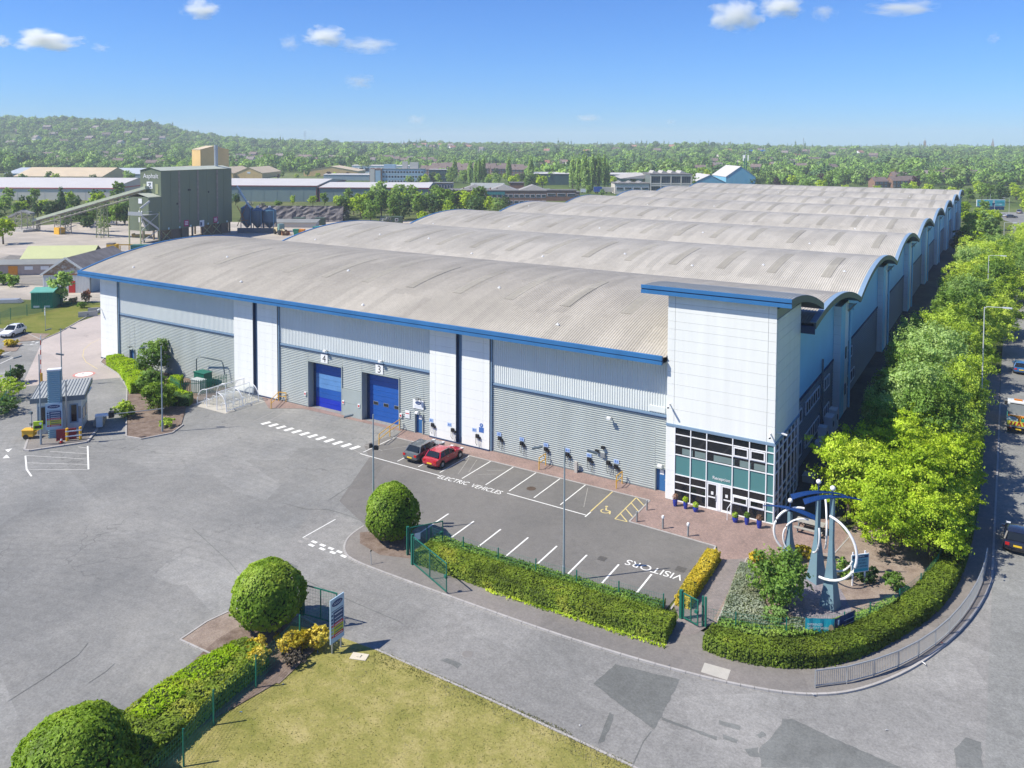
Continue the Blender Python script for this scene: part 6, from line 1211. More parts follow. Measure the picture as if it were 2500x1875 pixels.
def hall(name, label, x, y, rz, w, d, h, rise, wall, roof, cat='building', trim=None, ridge='x', overhang=.3, doors=(), wins=(), panels=True, group=None, z=0):
    "gabled hall: local x along the front (w), y depth (d); ridge along x or y"
    t = thing(name, label, cat, (x,y,z), rz, group); wl = MB(); hz = h+rise
    wl.box(0,0,-.5,w,d,h)
    if ridge == 'x':
        wl.add([(0,0,h),(0,d,h),(0,d/2,hz),(w,0,h),(w,d,h),(w,d/2,hz)], [(0,2,1),(3,4,5)]); o = overhang; s = rise/(d/2)
        for a, b in ((-o,d/2),(d+o,d/2)): 
            za = h-s*o; MB().add([(-o,a,za),(w+o,a,za),(w+o,b,hz),(-o,b,hz),(-o,a,za+.15),(w+o,a,za+.15),(w+o,b,hz+.15),(-o,b,hz+.15)], [(0,1,2,3),(7,6,5,4),(0,4,5,1),(1,5,6,2),(3,2,6,7),(0,3,7,4)]).obj('roof', roof, t)
    else:
        wl.add([(0,0,h),(w,0,h),(w/2,0,hz),(0,d,h),(w,d,h),(w/2,d,hz)], [(0,1,2),(3,5,4)]); o = overhang; s = rise/(w/2)
        for a in (-o, w+o):
            za = h-s*o; MB().add([(a,-o,za),(a,d+o,za),(w/2,d+o,hz),(w/2,-o,hz),(a,-o,za+.15),(a,d+o,za+.15),(w/2,d+o,hz+.15),(w/2,-o,hz+.15)], [(0,1,2,3),(7,6,5,4),(0,4,5,1),(1,5,6,2),(3,2,6,7),(0,3,7,4)]).obj('roof', roof, t)
    wl.obj('wall', wall, t)
    if trim:
        MB().box(-.32,-.4,h-.35,w+.32,-.32,h+.1).obj('trim', trim, t)
        MB().box(w+.32,-.3,h-.35,w+.4,d+.3,h+.1).obj('trim', trim, t)
        for xx in (0,w): MB().box(xx-.12,-.12,0,xx+.12,-.01,h).obj('trim', trim, t)
    if panels:
        k = max(2, int(w/7))
        for i in range(1, k): MB().box(w*i/k-.12,-.06,0,w*i/k+.12,0,h-.4).obj('wall_joint', wall, t)
    for x0, x1, z0, z1, m in doors: MB().box(x0,-.08,z0,x1,.0,z1).obj('door', m, t)
    for x0, x1, z0, z1, m in wins:
        f = MB().box(x0,-.1,z0,x1,.02,z1).obj('window', m, t); boxpart('pane', (x1-x0-.24,.04,z1-z0-.24), WINB, f, (x0+.12,-.13,z0+.12))
    return t
# white shed with rusty gable beside the works yard, seen over the left end of the warehouse
t = thing('rusty_shed', 'white sheeted shed with rust-streaked gable and two rooflights', 'shed', (-150.6,23.9,0), math.atan2(5.0,7.8)); Wd_, Dp = 9.6, 20
MB().ribs((0,0,0),(Wd_,0,0),(0,0,3.7),(0,-1,0),.3,.05).obj('wall', M('old_white_sheet', (.62,.63,.62), .6, .1, .6), t); MB().box(.02,.06,0,Wd_-.02,Dp,3.7).obj('wall', M('blue_grey_sheet', (.30,.38,.42), .6, .1, .6), t)
gm, gn, gb, gL = nodes('rusty_gable'); gp = pos(gn); gL(ramp(gn, noise(gn, gp, .55, 5, .7), [(.42,(.55,.52,.48)),(.52,(.30,.15,.07)),(.62,(.55,.5,.45))]), gb.inputs['Base Color'])
MB().add([(0,-.02,3.85),(Wd_,-.02,3.85),(Wd_/2,-.02,6.9)], [(0,1,2)]).obj('gable', gm, t); MB().box(-.1,-.1,3.62,Wd_+.1,-.03,3.86).obj('gable_rail', RUST, t)
for a in (-.3, Wd_+.3):
    MB().add([(a,-.4,3.5),(a,Dp,3.5),(Wd_/2,Dp,7.0),(Wd_/2,-.4,7.0),(a,-.4,3.65),(a,Dp,3.65),(Wd_/2,Dp,7.15),(Wd_/2,-.4,7.15)], [(0,1,2,3),(7,6,5,4),(0,4,5,1),(1,5,6,2),(3,2,6,7),(0,3,7,4)]).obj('roof', M('mossy_sheet_roof', (.20,.185,.18), .9, .35, .5), t)
    MB().bar((a,-.42,3.6),(Wd_/2,-.42,7.1),.12,.4).obj('barge_board', M('old_white_sheet', (.62,.63,.62)), t)
for yy in (6,12): MB().add([(Wd_*.62,yy,6.25),(Wd_*.62,yy+2.2,6.25),(Wd_*.84,yy+2.2,4.75),(Wd_*.84,yy,4.75)], [(0,1,2,3)]).obj('rooflight', WPLAST, t)
MB().box(5.2,-.1,0,6.5,-.06,2.4).obj('door', RED, t); MB().box(5.4,-.12,1.5,5.9,-.101,1.9).obj('door_notice', WPLAST, t); MB().box(Wd_-.15,-.12,0,Wd_+.05,.05,3.7).obj('corner_pipe', DARKTRIM, t)
# sheds left of it
t = thing('pale_green_shed', 'low shed with pale green pitched roof and dark lean-to', 'shed', (-180,30,0), R(38)); MB().box(2,6,0,17,13,3.0).obj('wall', M('dark_timber_wall', (.04,.045,.045), .8), t)
MB().add([(1.5,5.4,2.6),(17.5,5.4,2.6),(17.5,10.4,5.6),(1.5,10.4,5.6)], [(0,1,2,3)]).obj('roof', M('pale_green_roof', (.44,.47,.24), .6, .06, .3), t); MB().add([(1.5,15.4,2.6),(17.5,15.4,2.6),(17.5,10.4,5.6),(1.5,10.4,5.6)], [(3,2,1,0)]).obj('roof', M('pale_green_roof', (.44,.47,.24)), t); MB().add([(17.4,5.6,2.5),(17.4,15.2,2.5),(17.4,10.4,5.5)], [(0,1,2)]).obj('gable', M('dark_timber_wall', (.04,.045,.045)), t)
MB().add([(-4,.2,2.5),(13,.2,2.5),(15,5.6,3.0),(-2,5.6,3.0)], [(0,1,2,3)]).obj('lean_to_roof', GREYROOF, t); MB().box(-3.5,.8,0,12.6,5.5,2.45).obj('wall', M('pinkish_block', (.40,.33,.30), .8), t)
for x in (-2.5,1.5): MB().box(x,.7,0,x+2,.8,2.1).obj('door', [RUST,ORANGE][x > 0], t)
for x in (5,8.5): MB().box(x,.72,1.2,x+1.8,.8,2.0).obj('window', WPLAST, t)
def container(label, x, y, rz, L, w, h, m, pitch=0, cat='container'):
    t = thing('steel_cabin', label, cat, (x,y,0), rz); MB().ribs((0,0,.1),(L,0,0),(0,0,h),(0,-1,0),.3,.04).ribs((L,0,.1),(0,w,0),(0,0,h),(1,0,0),.3,.04).obj('wall', m, t); MB().box(.01,.01,0,L-.01,w,h).obj('inner_box', m, t)
    if pitch: MB().add([(-.2,-.2,h),(L+.2,-.2,h),(L+.2,w/2,h+pitch),(-.2,w/2,h+pitch),(-.2,w+.2,h),(L+.2,w+.2,h)], [(0,1,2,3),(3,2,5,4)]).obj('roof', M('pale_green_steel_roof', (.12,.36,.30), .5), t); MB().add([(0,-.01,h),(0,w,h),(0,w/2,h+pitch),(L,0,h),(L,w,h),(L,w/2,h+pitch)], [(0,2,1),(3,4,5)]).obj('gable', m, t)
    else: MB().box(-.05,-.05,h,L+.05,w+.05,h+.12).obj('roof', m, t)
    return t
SGREEN = M('green_steel', (.01,.20,.12), .5, .08, .5)
t = container('green substation hut with pitched roof and white vents', -136.2,14.0, R(42), 3.6,5.4,2.9, SGREEN, .6, 'hut')
for x in (.4,2.2): MB().box(x,-.06,.15,x+1.0,-.045,.5).obj('vent', WPLAST, t)
container('green pitched cabin behind the rusty shed', -158,30.5, R(45), 3.2,4,3.2, SGREEN, .5, 'cabin'); container('dark green container at the edge of the warehouse roof', -192.5,70.3, R(36), 6,2.5,1.9, M('teal_container', (.02,.13,.11), .5))
container('green site cabin with two white windows behind the second roof', -190.6,172.5, R(32), 8.6,3,2.6, M('cabin_green', (.06,.10,.07), .6), 0, 'cabin')
for x in (.4,6.3): pass
cbn = bpy.data.objects[[o.name for o in bpy.data.objects if o.name.startswith('steel_cabin')][-1]]
for x in (.5,6.0): MB().box(x,-.08,1.0,x+1.2,-.05,2.1).obj('window', FRAME, cbn); MB().box(x+.15,-.1,1.15,x+1.05,-.081,1.95).obj('pane', GLASS, cbn)
container('left green storage box by the quarry bank', -214,150.5, R(32), 4,3,2.6, M('cabin_green', (.06,.10,.07)), 0, 'box'); container('right green storage box by the quarry bank', -207,154.5, R(32), 3.6,3,2.6, M('cabin_green', (.06,.10,.07)), 0, 'box')
t = thing('long_low_shed', 'long low grey-roofed shed under the quarry bank', 'shed', (-219,137,0), R(32)); MB().box(0,0,0,22,5,1.7).obj('wall', CREAM, t); MB().add([(-.5,-.5,1.7),(22.5,-.5,1.7),(22.5,5.5,2.5),(-.5,5.5,2.5),(-.5,-.5,1.85),(22.5,-.5,1.85),(22.5,5.5,2.65),(-.5,5.5,2.65)], [(0,1,2,3),(7,6,5,4),(0,4,5,1),(1,5,6,2),(2,6,7,3),(3,7,4,0)]).obj('roof', GREYROOF, t)
# quarry face
mb = MB(); q = rng(3); nx, nz = 26, 7
A = Vector((-236,151,0)); B = Vector((-207,169.5,0)); D_ = (B-A); nn = Vector((-D_.y, D_.x, 0)).normalized()
for j in range(nz+1):
    for i in range(nx+1): p = A+D_*(i/nx)+nn*(j*.35+q.uniform(-.5,.5))+Vector((0,0,6.3*j/nz-.1)); mb.v.append(tuple(p))
mb.f = [(j*(nx+1)+i, j*(nx+1)+i+1, (j+1)*(nx+1)+i+1, (j+1)*(nx+1)+i) for j in range(nz) for i in range(nx)]
tag(mb.obj('quarry_bank', ROCK), kind='structure')
tp = MB(); tp.v = [tuple(A+nn*2.3+Vector((0,0,6.0))), tuple(B+nn*2.3+Vector((0,0,6.0))), tuple(B+nn*16+Vector((0,0,5.0))), tuple(A+nn*16+Vector((0,0,5.0)))]; tp.f = [(0,1,2,3)]; tag(tp.obj('bank_top', SCRUB), kind='structure')
# the asphalt plant
pl = thing('asphalt_plant', 'tall olive green plant building on stilts lettered Asphalt', 'plant building', (-206.4,89.8,0), math.atan2(31.2,-5.8)); PLH = 23.0   # local x along the long face, y away from it
lx = 31.7; ly = 8.2
MB().box(0,0,3.6,lx,ly,PLH-.9).obj('wall', OLIVEP, pl); MB().box(-7.5+2.5,.0,3.9,-.02,ly-.5,14.2).obj('wall', OLIVEP, pl)
mb = MB(); mb.add([(0,0,PLH-.9),(0,ly,PLH-.9),(0,ly/2,PLH),(lx,0,PLH-.9),(lx,ly,PLH-.9),(lx,ly/2,PLH)], [(0,2,1),(3,4,5)]); mb.obj('gable', OLIVEP, pl)
for a in (-.3, ly+.3): MB().add([(-.3,a,PLH-.95),(lx+.3,a,PLH-.95),(lx+.3,ly/2,PLH+.02),(-.3,ly/2,PLH+.02)], [(0,1,2,3)]).obj('roof', PLANTROOF, pl)
MB().add([(-5.2,-.2,14.1),(0,-.2,14.1),(0,ly/2,15.2),(-5.2,ly/2,15.2),(-5.2,ly,14.1),(0,ly,14.1)], [(0,1,2,3),(3,2,5,4)]).obj('roof', PLANTROOF, pl)
for x in (7.5,15.6,24.6): MB().box(x-.4,-.07,5.5,x+.4,-.01,PLH-1.2).obj('stain_strip', M('dusty_streak', (.22,.20,.17), .8, .3, 1), pl)
for i in range(8): MB().box(lx*i/8-.04,-.05,3.7,lx*i/8+.04,-.005,PLH-1).obj('wall_joint', OLIVEP, pl)
for x in (.3,4.5,9,13.5,18,22.5,27,31):
    for y in (.5,ly-.5): MB().box(x-.22,y-.22,0,x+.22,y+.22,3.7).obj('stilt', M('rusty_stilt', (.16,.13,.10), .8, .2), pl)
for x in (.3,18,22.5): MB().bar((x,.5,.2),(x+4.2,.5,3.5),.18).bar((x+4.2,.5,.2),(x,.5,3.5),.18).obj('brace', OLIVEL, pl)
MB().box(5.6,1,0,12.5,ly-1,3.6).obj('hopper_wall', M('rusty_stilt', (.16,.13,.10)), pl); MB().box(24.5,1,0,31,ly-1,3.6).obj('hopper_wall', M('rusty_stilt', (.16,.13,.10)), pl)
words('Asphalt', 'lettering', WPLAST, 2.0, pl, (-.07,7.0,19.7), (R(90),0,R(-90)), ext=.02)
for (y0, y1, z0, z1, m) in ((3.3,5.6,16.4,18.6,WPLAST),(1.1,2.2,14.9,17.9,OLIVEL),(6.0,7.0,14.9,17.9,OLIVEL)): MB().box(-.08,y0,z0,-.01,y1,z1).obj('wall_plate', m, pl)
MB().path([(-.1,5.0,18.1),(-.1,4.0,18.2),(-.1,4.6,17.5),(-.1,3.8,16.9),(-.1,4.9,16.8)], .13, 5).obj('emblem', SLATER, pl)
for x in (9.3,22.6): b_ = MB().box(x,-.12,4.0,x+2.0,-.03,6.0).obj('warning_board', M('maroon_board', (.42,.02,.12), .5), pl); [MB().box(x+.3,-.14,4.5+.45*i,x+1.7,-.121,4.7+.45*i).obj('text_strip', WPLAST, b_) for i in range(3)]
b_ = MB().box(16.2,-.12,3.3,18.2,-.03,5.4).obj('white_board', WPLAST, pl); MB().box(16.4,-.14,3.6,17.2,-.121,4.8).obj('text_strip', NAVY, b_)
for x in (2.6,7.2,12,19.8,24.4,28.9): MB().box(x,-.1,3.7,x+.5,-.03,4.3).obj('bay_number', M('pale_cyan_plate', (.5,.68,.68), .5), pl)
for x, z in ((6.6,11.5),(11.5,15.6),(12.1,15.6),(20.5,14.5)): MB().path([(x,-.05,z),(x,-.0,z)], .35, 8).obj('port', BLACK, pl)
MB().path([(28,ly*.4,PLH-.3),(28,ly*.4,PLH+7)], .62, 12).obj('chimney', GALV, pl); MB().path([(28,ly*.4,PLH+5.6),(28,ly*.4,PLH+5.9)], .72, 12).obj('chimney_ring', GALV, pl)
# stair tower and access platform
for x, y in ((-8.6,-.4),(-2.0,-1.0),(-8.6,4),(-2,5)): MB().box(x-.15,y-.15,0,x+.15,y+.15,11.2 if x < -5 else 9.6).obj('stair_post', OLIVEL, pl)
MB().bar((-8.6,-.4,9.0),(-2,-1,4.2),.25,.5).bar((-8.6,-.4,1),(-2,-1,4.2),.2).bar((-8.6,-.4,4.2),(-2,-1,9),.12).bar((-8.6,-.4,9),(-2,-1,9),.15).bar((-8.6,-.4,11),(-5,-.4,13),.3,.5).obj('stair', GALV, pl)
MB().box(-8.8,-1.3,8.9,-5,4.2,9.05).box(-8.8,-1.3,9.05,-8.7,4.2,10).box(-8.8,-1.3,9.9,-5,-1.2,10).obj('platform', GALV, pl)
for z in (6.5,8.5,12.2): MB().box(-5.1,2.5,z,-5.02,3.9,z+1.5).obj('stair_door', WPLAST, pl)
MB().add([(-5.06,1.0,5.2),(-5.06,3.2,5.2),(-5.06,2.1,7.2)], [(0,1,2)]).obj('hazard_plate', CREAM, pl)
# conveyor
cv = thing('conveyor', 'long inclined covered conveyor on lattice legs rising to the plant', 'conveyor', (-271,86,0)); O = Vector((-271,86,0)); a = Vector((-271,86,3.2))-O; b = Vector((-211.0,88.5,16.2))-O; sd = Vector((.05,-1,0)).normalized()
MB().bar(a+Vector((0,0,.6)),b+Vector((0,0,.6)),2.0,.9).obj('belt_cover', M('conveyor_cover', (.36,.40,.30), .6, .12, .4), cv)
tr = MB(); tr.bar(a+sd*1,b+sd*1,.2).bar(a-sd*1,b-sd*1,.2).bar(a+sd*1-Vector((0,0,1.3)),b+sd*1-Vector((0,0,1.3)),.2).bar(a-sd*1-Vector((0,0,1.3)),b-sd*1-Vector((0,0,1.3)),.2); n = 22
for i in range(n): p = a+(b-a)*(i/n); q_ = a+(b-a)*((i+1)/n); tr.bar(p+sd,q_+sd-Vector((0,0,1.3)),.11).bar(p+sd,p+sd-Vector((0,0,1.3)),.1)
tr.obj('truss', M('galvanised_dusty', (.30,.29,.26), .7, .15), cv); MB().bar(a+sd*1.3+Vector((0,0,.1)),b+sd*1.3+Vector((0,0,.1)),.5,.08).obj('walkway', GALV, cv)
def lattice(parent, x, y, w, h, m, nb=4, taper=0, nm='lattice_leg'):
    mb = MB(); c = [(x-w/2,y-w/2),(x+w/2,y-w/2),(x+w/2,y+w/2),(x-w/2,y+w/2)]
    def pt(k, z): cx, cy = c[k % 4]; f = 1-taper*z/h; return (x+(cx-x)*f, y+(cy-y)*f, z)
    for k in range(4):
        mb.bar(pt(k,0),pt(k,h),.22 if h > 8 else .18)
        for i in range(nb): mb.bar(pt(k,h*i/nb),pt(k+1,h*(i+1)/nb),.1).bar(pt(k,h*(i+1)/nb),pt(k+1,h*(i+1)/nb),.1)
    return mb.obj(nm, m, parent)
lattice(cv, -233.8+271, 97.5-86-10, 2.6, 11.5, OLIVEL, 5, .25); lattice(cv, -255+271, 96-86-9.4, 3.6, 6.2, M('galvanised_dusty', (.30,.29,.26)), 4); lattice(cv, -269.7+271, .3, .8, 3.4, M('galvanised_dusty', (.30,.29,.26)), 2)
MB().box(-255+271-1.5,-1.6,0,-255+271+1.5,.5,2.2).obj('base_cage', YELLOW, cv)
c2 = thing('second_conveyor', 'shorter grey conveyor and steel tower at the left yard edge', 'conveyor', (-274,84,0)); lattice(c2, 0,0, 4, 6.6, M('galvanised_dusty', (.30,.29,.26)), 3); MB().bar((-14,-4,1.5),(0,0,7.2),1.6,.7).bar((0,0,6.9),(4,.6,6.2),1.8,.6).obj('belt_cover', GREYROOF, c2); MB().box(-2.4,-2.6,0,4,2.4,.8).obj('base_slab', CONC, c2)
# silos and skips by the plant
for i, (lb, x, y, r, h) in enumerate((('left dark blue silo beside the asphalt plant',-210.8,126.3,2.2,8.2),('middle dark blue silo beside the asphalt plant',-207.0,127.6,2.2,7.4),('right dark blue silo beside the asphalt plant',-203.2,129.6,2.3,7.4))):
    s = thing('silo', lb, 'silo', (x,y,0)); SB = M('silo_blue', (.045,.12,.19), .45, .1, .5); MB().lathe([(.5,1.4),(r,3.4),(r,h),(.4,h+1.0),(.001,h+1.0)], 18).obj('tank', SB, s, True); MB().path([(0,0,h+1),(0,0,h+1.5)], .45, 8).obj('cap', WPLAST, s)
    for k in range(4): an = .785+1.571*k; MB().path([(math.cos(an)*r*.95,math.sin(an)*r*.95,0),(math.cos(an)*r*.95,math.sin(an)*r*.95,3.6)], .15, 6).obj('leg', SB, s)
    MB().path([(r+.05,-.4,.2),(r+.05,-.4,h)], .1, 6).obj('fill_pipe', LBLUE, s)
t = thing('bund_wall', 'dark blue low bund wall under the silos', 'wall', (-209,120.5,0), R(32)); MB().box(0,0,0,13,.4,1.6).box(0,0,1.6,13,.5,1.7).obj('wall', M('bund_blue', (.06,.11,.15), .6), t); MB().box(12.6,.4,0,13,8,1.6).obj('wall', M('bund_blue', (.06,.11,.15)), t)
t = thing('pipe_bundle', 'pale blue sloping pipes between plant and silos', 'pipe', (-212,123,0)); [MB().path([(0,i*.8,16-i*2),(3.5+i*.6,2.5,8.6-i*.4)], .3, 8).obj('pipe', OFFB, t) for i in range(2)]; MB().bar((0,0,2),(3,2,10),.2).bar((3,2,2),(0,0,9),.2).bar((0,0,4),(3,2,4),.2).obj('frame', RUST, t)
t = thing('wheel_loader', 'yellow and white wheel loader parked by the silos', 'loader', (-193.5,125.6,0), R(-20)); LY = M('loader_cream', (.55,.47,.30), .5)
MB().box(-3,-1.1,1.0,-.3,1.1,2.3).obj('engine_hood', LY, t); MB().box(-.4,-.9,1.2,1.2,.9,3.6).obj('cab', M('loader_cab', (.16,.28,.28), .3), t); MB().box(1.2,-.7,.9,2.2,.7,1.8).obj('front_frame', LY, t); MB().bar((1.6,0,1.8),(4.2,0,.8),.5).obj('arm', LY, t); MB().add([(4,-1.4,.1),(5.2,-1.4,.2),(4,-1.4,1.5),(4,1.4,.1),(5.2,1.4,.2),(4,1.4,1.5)], [(0,1,2),(3,5,4),(0,3,4,1),(0,2,5,3)]).obj('bucket', RUST, t)
for x in (-2,1.8):
    for s in (-1,1): MB().path([(x,s*.8,.85),(x,s*1.35,.85)], .85, 14).obj('wheel', TYRE, t)
for lb, x, y, m, cat in (('orange bin heap beside the wheel loader',-186.5,128.5,ORANGE,'bin'),('green bin beside the orange one',-188,127.6,SGREEN,'bin')): t = thing('site_bin', lb, cat, (x,y,0), R(25)); MB().add([(-.7,-.6,0),(.7,-.6,0),(.7,.6,0),(-.7,.6,0),(-1,-.8,1.8),(1,-.8,1.8),(1,.8,1.8),(-1,.8,1.8)], [(0,3,2,1),(0,1,5,4),(1,2,6,5),(2,3,7,6),(3,0,4,7)]).obj('bin', m, t); MB().box(-1.05,-.85,1.8,1.05,.85,1.95).obj('rim', m, t)
t = thing('tipper_lorry', 'small dark lorry behind the bins', 'lorry', (-183,130,0), R(15)); MB().box(0,0,.8,2,2.2,2.9).obj('cab', M('truck_green_side', (.04,.22,.16)), t); MB().box(2.1,0,1,6,2.2,2.2).obj('body', PANEL, t); MB().box(.1,-.02,1.9,1.2,-.005,2.6).obj('side_window', CARGLASS, t); [MB().path([(x,-.05,.5),(x,.35,.5)], .5, 12).obj('wheel', TYRE, t) for x in (.9,3.6,5)]
t = thing('yellow_skip', 'yellow box hopper at the near yard edge', 'hopper', (-198.2,66.8,0), R(36)); MB().box(0,0,0,2.6,2,2.2).obj('box', M('skip_yellow', (.60,.36,.02), .6, .15, 1), t); MB().box(0,0,2.2,1.8,2,2.5).obj('lid', SLATER, t); MB().bar((2.6,1,2.0),(9,5,1.5),.2,.3).obj('rail', YELLOW, t); [MB().box(3+2*i,1.4+1.2*i,0,3.2+2*i,1.6+1.2*i,1.7).obj('leg', YELLOW, t) for i in range(3)]
tag(MB().box(0,0,0,5.5,1.6,.9).box(-.4,-.1,0,0,1.7,1.2).obj('timber_skip', M('ochre_steel', (.42,.29,.10), .7, .15), None, loc=(-226,93,0), rz=R(32)), 'ochre steel trough on the yard before the plant', 'skip')
tag(MB().add([(-9,0,0),(-4,-3,0),(3,-3,0),(9,0,0),(4,4,0),(-3,4,0),(-2,.5,1.9),(3,.6,1.6)], [(0,1,6),(1,2,7,6),(2,3,7),(3,4,7),(4,5,6,7),(5,0,6)]).obj('gravel_heap', A_DUST, None, loc=(-262,98,0), rz=R(32)), 'low grey gravel heap at the back of the works yard', 'heap'); tag(MB().add([(-9,0,0),(-4,-3,0),(5,-3,0),(11,0,0),(4,4,0),(-3,4,0),(-2,.5,2.2),(4,.6,1.8)], [(0,1,6),(1,2,7,6),(2,3,7),(3,4,7),(4,5,6,7),(5,0,6)]).obj('gravel_heap', M('dark_gravel', (.20,.19,.18), .95, .2, 2, bmp=.6), None, loc=(-196,42,0), rz=R(36)), 'dark grey gravel heap beyond the pale green roof', 'heap')
t = thing('steel_bundle', 'stack of galvanised steel sheets lying on the left yard', 'stack', (-148,11.5,0), R(40))
for i in range(4): boxpart('steel_sheet', (6.5,1.6,.12), GALV, t, (-.3*i,.2*i,.02+.15*i))
for i, (lb, px, py) in enumerate((('concrete block barrier on the grass kerb, nearer one',215,773),('concrete block barrier on the grass kerb at the building corner',238,763))):
    x, y = g(px, py); t = thing('concrete_barrier', lb, 'barrier', (x,y,.02), R(58)); mb = MB(); mb.v = [(a_,b_,z) for a_ in (-1.5,1.5) for b_, z in ((-.3,0),(-.25,.3),(-.1,.9),(.1,.9),(.25,.3),(.3,0))]; mb.f = [(0,1,2,3,4,5),(11,10,9,8,7,6)]+[(i,i+6,i+7,i+1) for i in range(5)]+[(0,5,11,6)]; mb.obj('block', CONC, t); MB().box(-.1,-.32,.35,.1,-.27,.55).obj('lifting_slot', DARKTRIM, t)
mesh_fence('dark mesh fence round the grass by the left yard', [g(0,792),g(26,781),g(66,772),g(104,762),g(150,749),(-126,28)], 2.0, GREEN, 0, .3, 1, .012)
mesh_fence('grey palisade fence before the low sheds', [(-181,24),(-172,25),(-165,26),(-158,29)], 2.0, DARKTRIM, 0, .3, 1, .03)
# ------------------------------------------------------------------ halls and offices beyond
hall('white_warehouse', 'big blue-green warehouse with white roof and maroon trim', -352.4,213.6, R(31.6), 63, 75, 8.5, 2.2, GGREEN, WROOF, 'warehouse', MAROON, wins=((9,9.6,.1,8,GGREEN),))
hall('side_warehouse', 'right-hand wing of the blue-green warehouse with maroon corner', -297.6,247.6, R(32.5), 58, 55, 7.6, 1.6, GGREEN, WROOF, 'warehouse', MAROON)
hall('red_trim_warehouse', 'long white-roofed warehouse with red trimmed gable', -470,146, R(31.6), 88, 60, 6.6, 4.2, CREAM, WROOF, 'warehouse', REDTRIM)
t = hall('tan_tower', 'tall tan box building rising behind the asphalt plant', -394,247, R(71.6), 17, 14.8, 27.2, 2.2, TAN, TANROOF, 'building', overhang=.2, ridge='y', doors=()); MB().box(7.4,-.08,3,8.2,-.01,18).obj('dark_strip', SLATER, t)
for i, (lb, px) in enumerate((('tan gabled shed on the left behind the warehouse',0),('tan gabled shed in the middle with white notice',0),('tan gabled shed on the right with white notice',0),('tan gabled shed at far left behind the plant',0))):
    x, y = uv(-296+i*24-(96 if i == 3 else 0), 712+6*i); h_ = hall('tan_shed', lb, x, y, R(31.6), 24, 60, 5.0, 5.0, TAN, TANROOF, 'shed', ridge='y', group='tan sheds behind the white warehouse')
    MB().box(10.5,-.1,4.6,13.5,-.01,6.2).obj('notice', WPLAST, h_)
x, y = uv(-395, 640); hall('tan_wide_shed', 'broad low tan roof left of the plant', x, y, R(31.6), 70, 50, 4.5, 6.5, TAN, TANROOF, 'shed')
x, y = uv(-200, 775); hall('tan_low_shed', 'tan shed behind copper trees left of the offices', x, y, R(31.6), 52, 40, 5.5, 4.5, TAN, TANROOF, 'shed', ridge='y')
x, y = uv(-440, 700); hall('grey_roof_shed', 'wide grey-blue roofed shed at far left', x, y, R(31.6), 130, 50, 4.5, 4.5, M('blue_grey_sheet', (.30,.38,.42)), M('pale_grey_roof', (.42,.46,.5), .5, .1), 'shed')
x, y = uv(-520, 600); hall('grey_low_shed', 'grey low shed at the left edge behind trees', x, y, R(31.6), 60, 40, 4.5, 2, PANEL, GREYROOF, 'shed')
x, y = uv(-355, 545); hall('tan_gable_hut', 'small tan gable at the left edge', x-60, y-50, R(31.6), 9, 14, 4, 3, TAN, TAN, 'shed', ridge='y')
def block(name, label, x, y, rz, w, d, h, wall, roof, rows, cols, frame=FRAME, sill=.9, wh_=1.5, storey=3.2, side=0, cat='building', band=None, z=0):
    "flat-roofed block with framed windows built one by one"
    t = thing(name, label, cat, (x,y,z), rz); MB().box(0,0,-.5,w,d,h).obj('wall', wall, t); MB().box(-.25,-.25,h,w+.25,d+.25,h+.4).obj('roof', roof, t)
    for r_ in range(rows):
        z0 = sill+storey*r_
        if band: MB().box(.3,-.1,z0-.95,w-.3,-.01,z0-.05).obj('spandrel_band', band, t)
        for c in range(cols):
            cw = w/cols; f = boxpart('window', (cw*.82,.12,wh_), frame, t, (c*cw+cw*.09,-.08,z0)); boxpart('pane', (cw*.82-.3,.05,wh_-.3), WINB, f, (.15,-.04,.15))
        for c in range(side):
            cw = d/side; f = boxpart('window', (.12,cw*.8,wh_), frame, t, (w-.04,c*cw+cw*.1,z0)); boxpart('pane', (.05,cw*.8-.3,wh_-.3), WINB, f, (.11,.15,.15))
    return t
t = block('office_block', 'pale blue office block with rows of windows and rooftop plant', -397,413.5, R(31.6), 32, 14, 12.0, OFFB, GREYROOF, 3, 14, FRAME, 1.6, 1.9, 3.6, band=OFFB)
MB().box(-9.5,-1,-.5,-.1,9,12.3).obj('brick_wing', BRICKD, t); MB().box(-9.2,-1.2,.5,-5.6,-1.0,12).obj('white_panel', CREAM, t); MB().box(-5,-1.1,1,-1,-1.01,11).obj('stair_glass', OFFB, t)
MB().box(1,3,12.4,10,8,15.6).obj('roof_plant', OFFB, t); MB().box(15,4,12.4,19,8,17.8).obj('lift_tower', CREAM, t); MB().box(21,3,12.4,27.5,7,17.2).obj('roof_plant', CREAM, t); MB().path([(8.5,6,15.6),(8.5,6,27)], .12, 6).obj('mast', GALV, t)
x, y = g(1035, 446); block('dark_office', 'dark cube office with yellow lettering band beside the office block', x+3, y+3, R(31.6), 14, 12, 10.5, DGREEN, WROOF, 2, 4, DGREEN, 2, 1.6, 4); 
x_, y_ = x+3, y+3; words('....', 'lettering', YELLOW, 3, bpy.data.objects['dark_office'], (3,-.2,8), (R(90),0,0), ext=.05)
block('glass_office', 'two-storey glazed office with white frames', -286.2,326.5, R(31.6), 15.5, 9, 7.3, BRICKD, GREYROOF, 2, 9, FRAME, .7, 2.5, 3.4, side=5)
block('low_white_office', 'low white office wing left of the glazed office', -312,310, R(31.6), 26, 8, 5.2, WHITE, GREYROOF, 1, 12, FRAME, 2.6, 1.6)
hall('grey_roof_office', 'low office with grey pitched roof right of the glazed office', -262,338, R(31.6), 20, 12, 4.6, 2.8, CREAM, M('grey_slate_roof', (.27,.29,.29), .7), 'building', wins=[(1+2.2*i,2.6+2.2*i,1.4,3.2,FRAME) for i in range(8)])
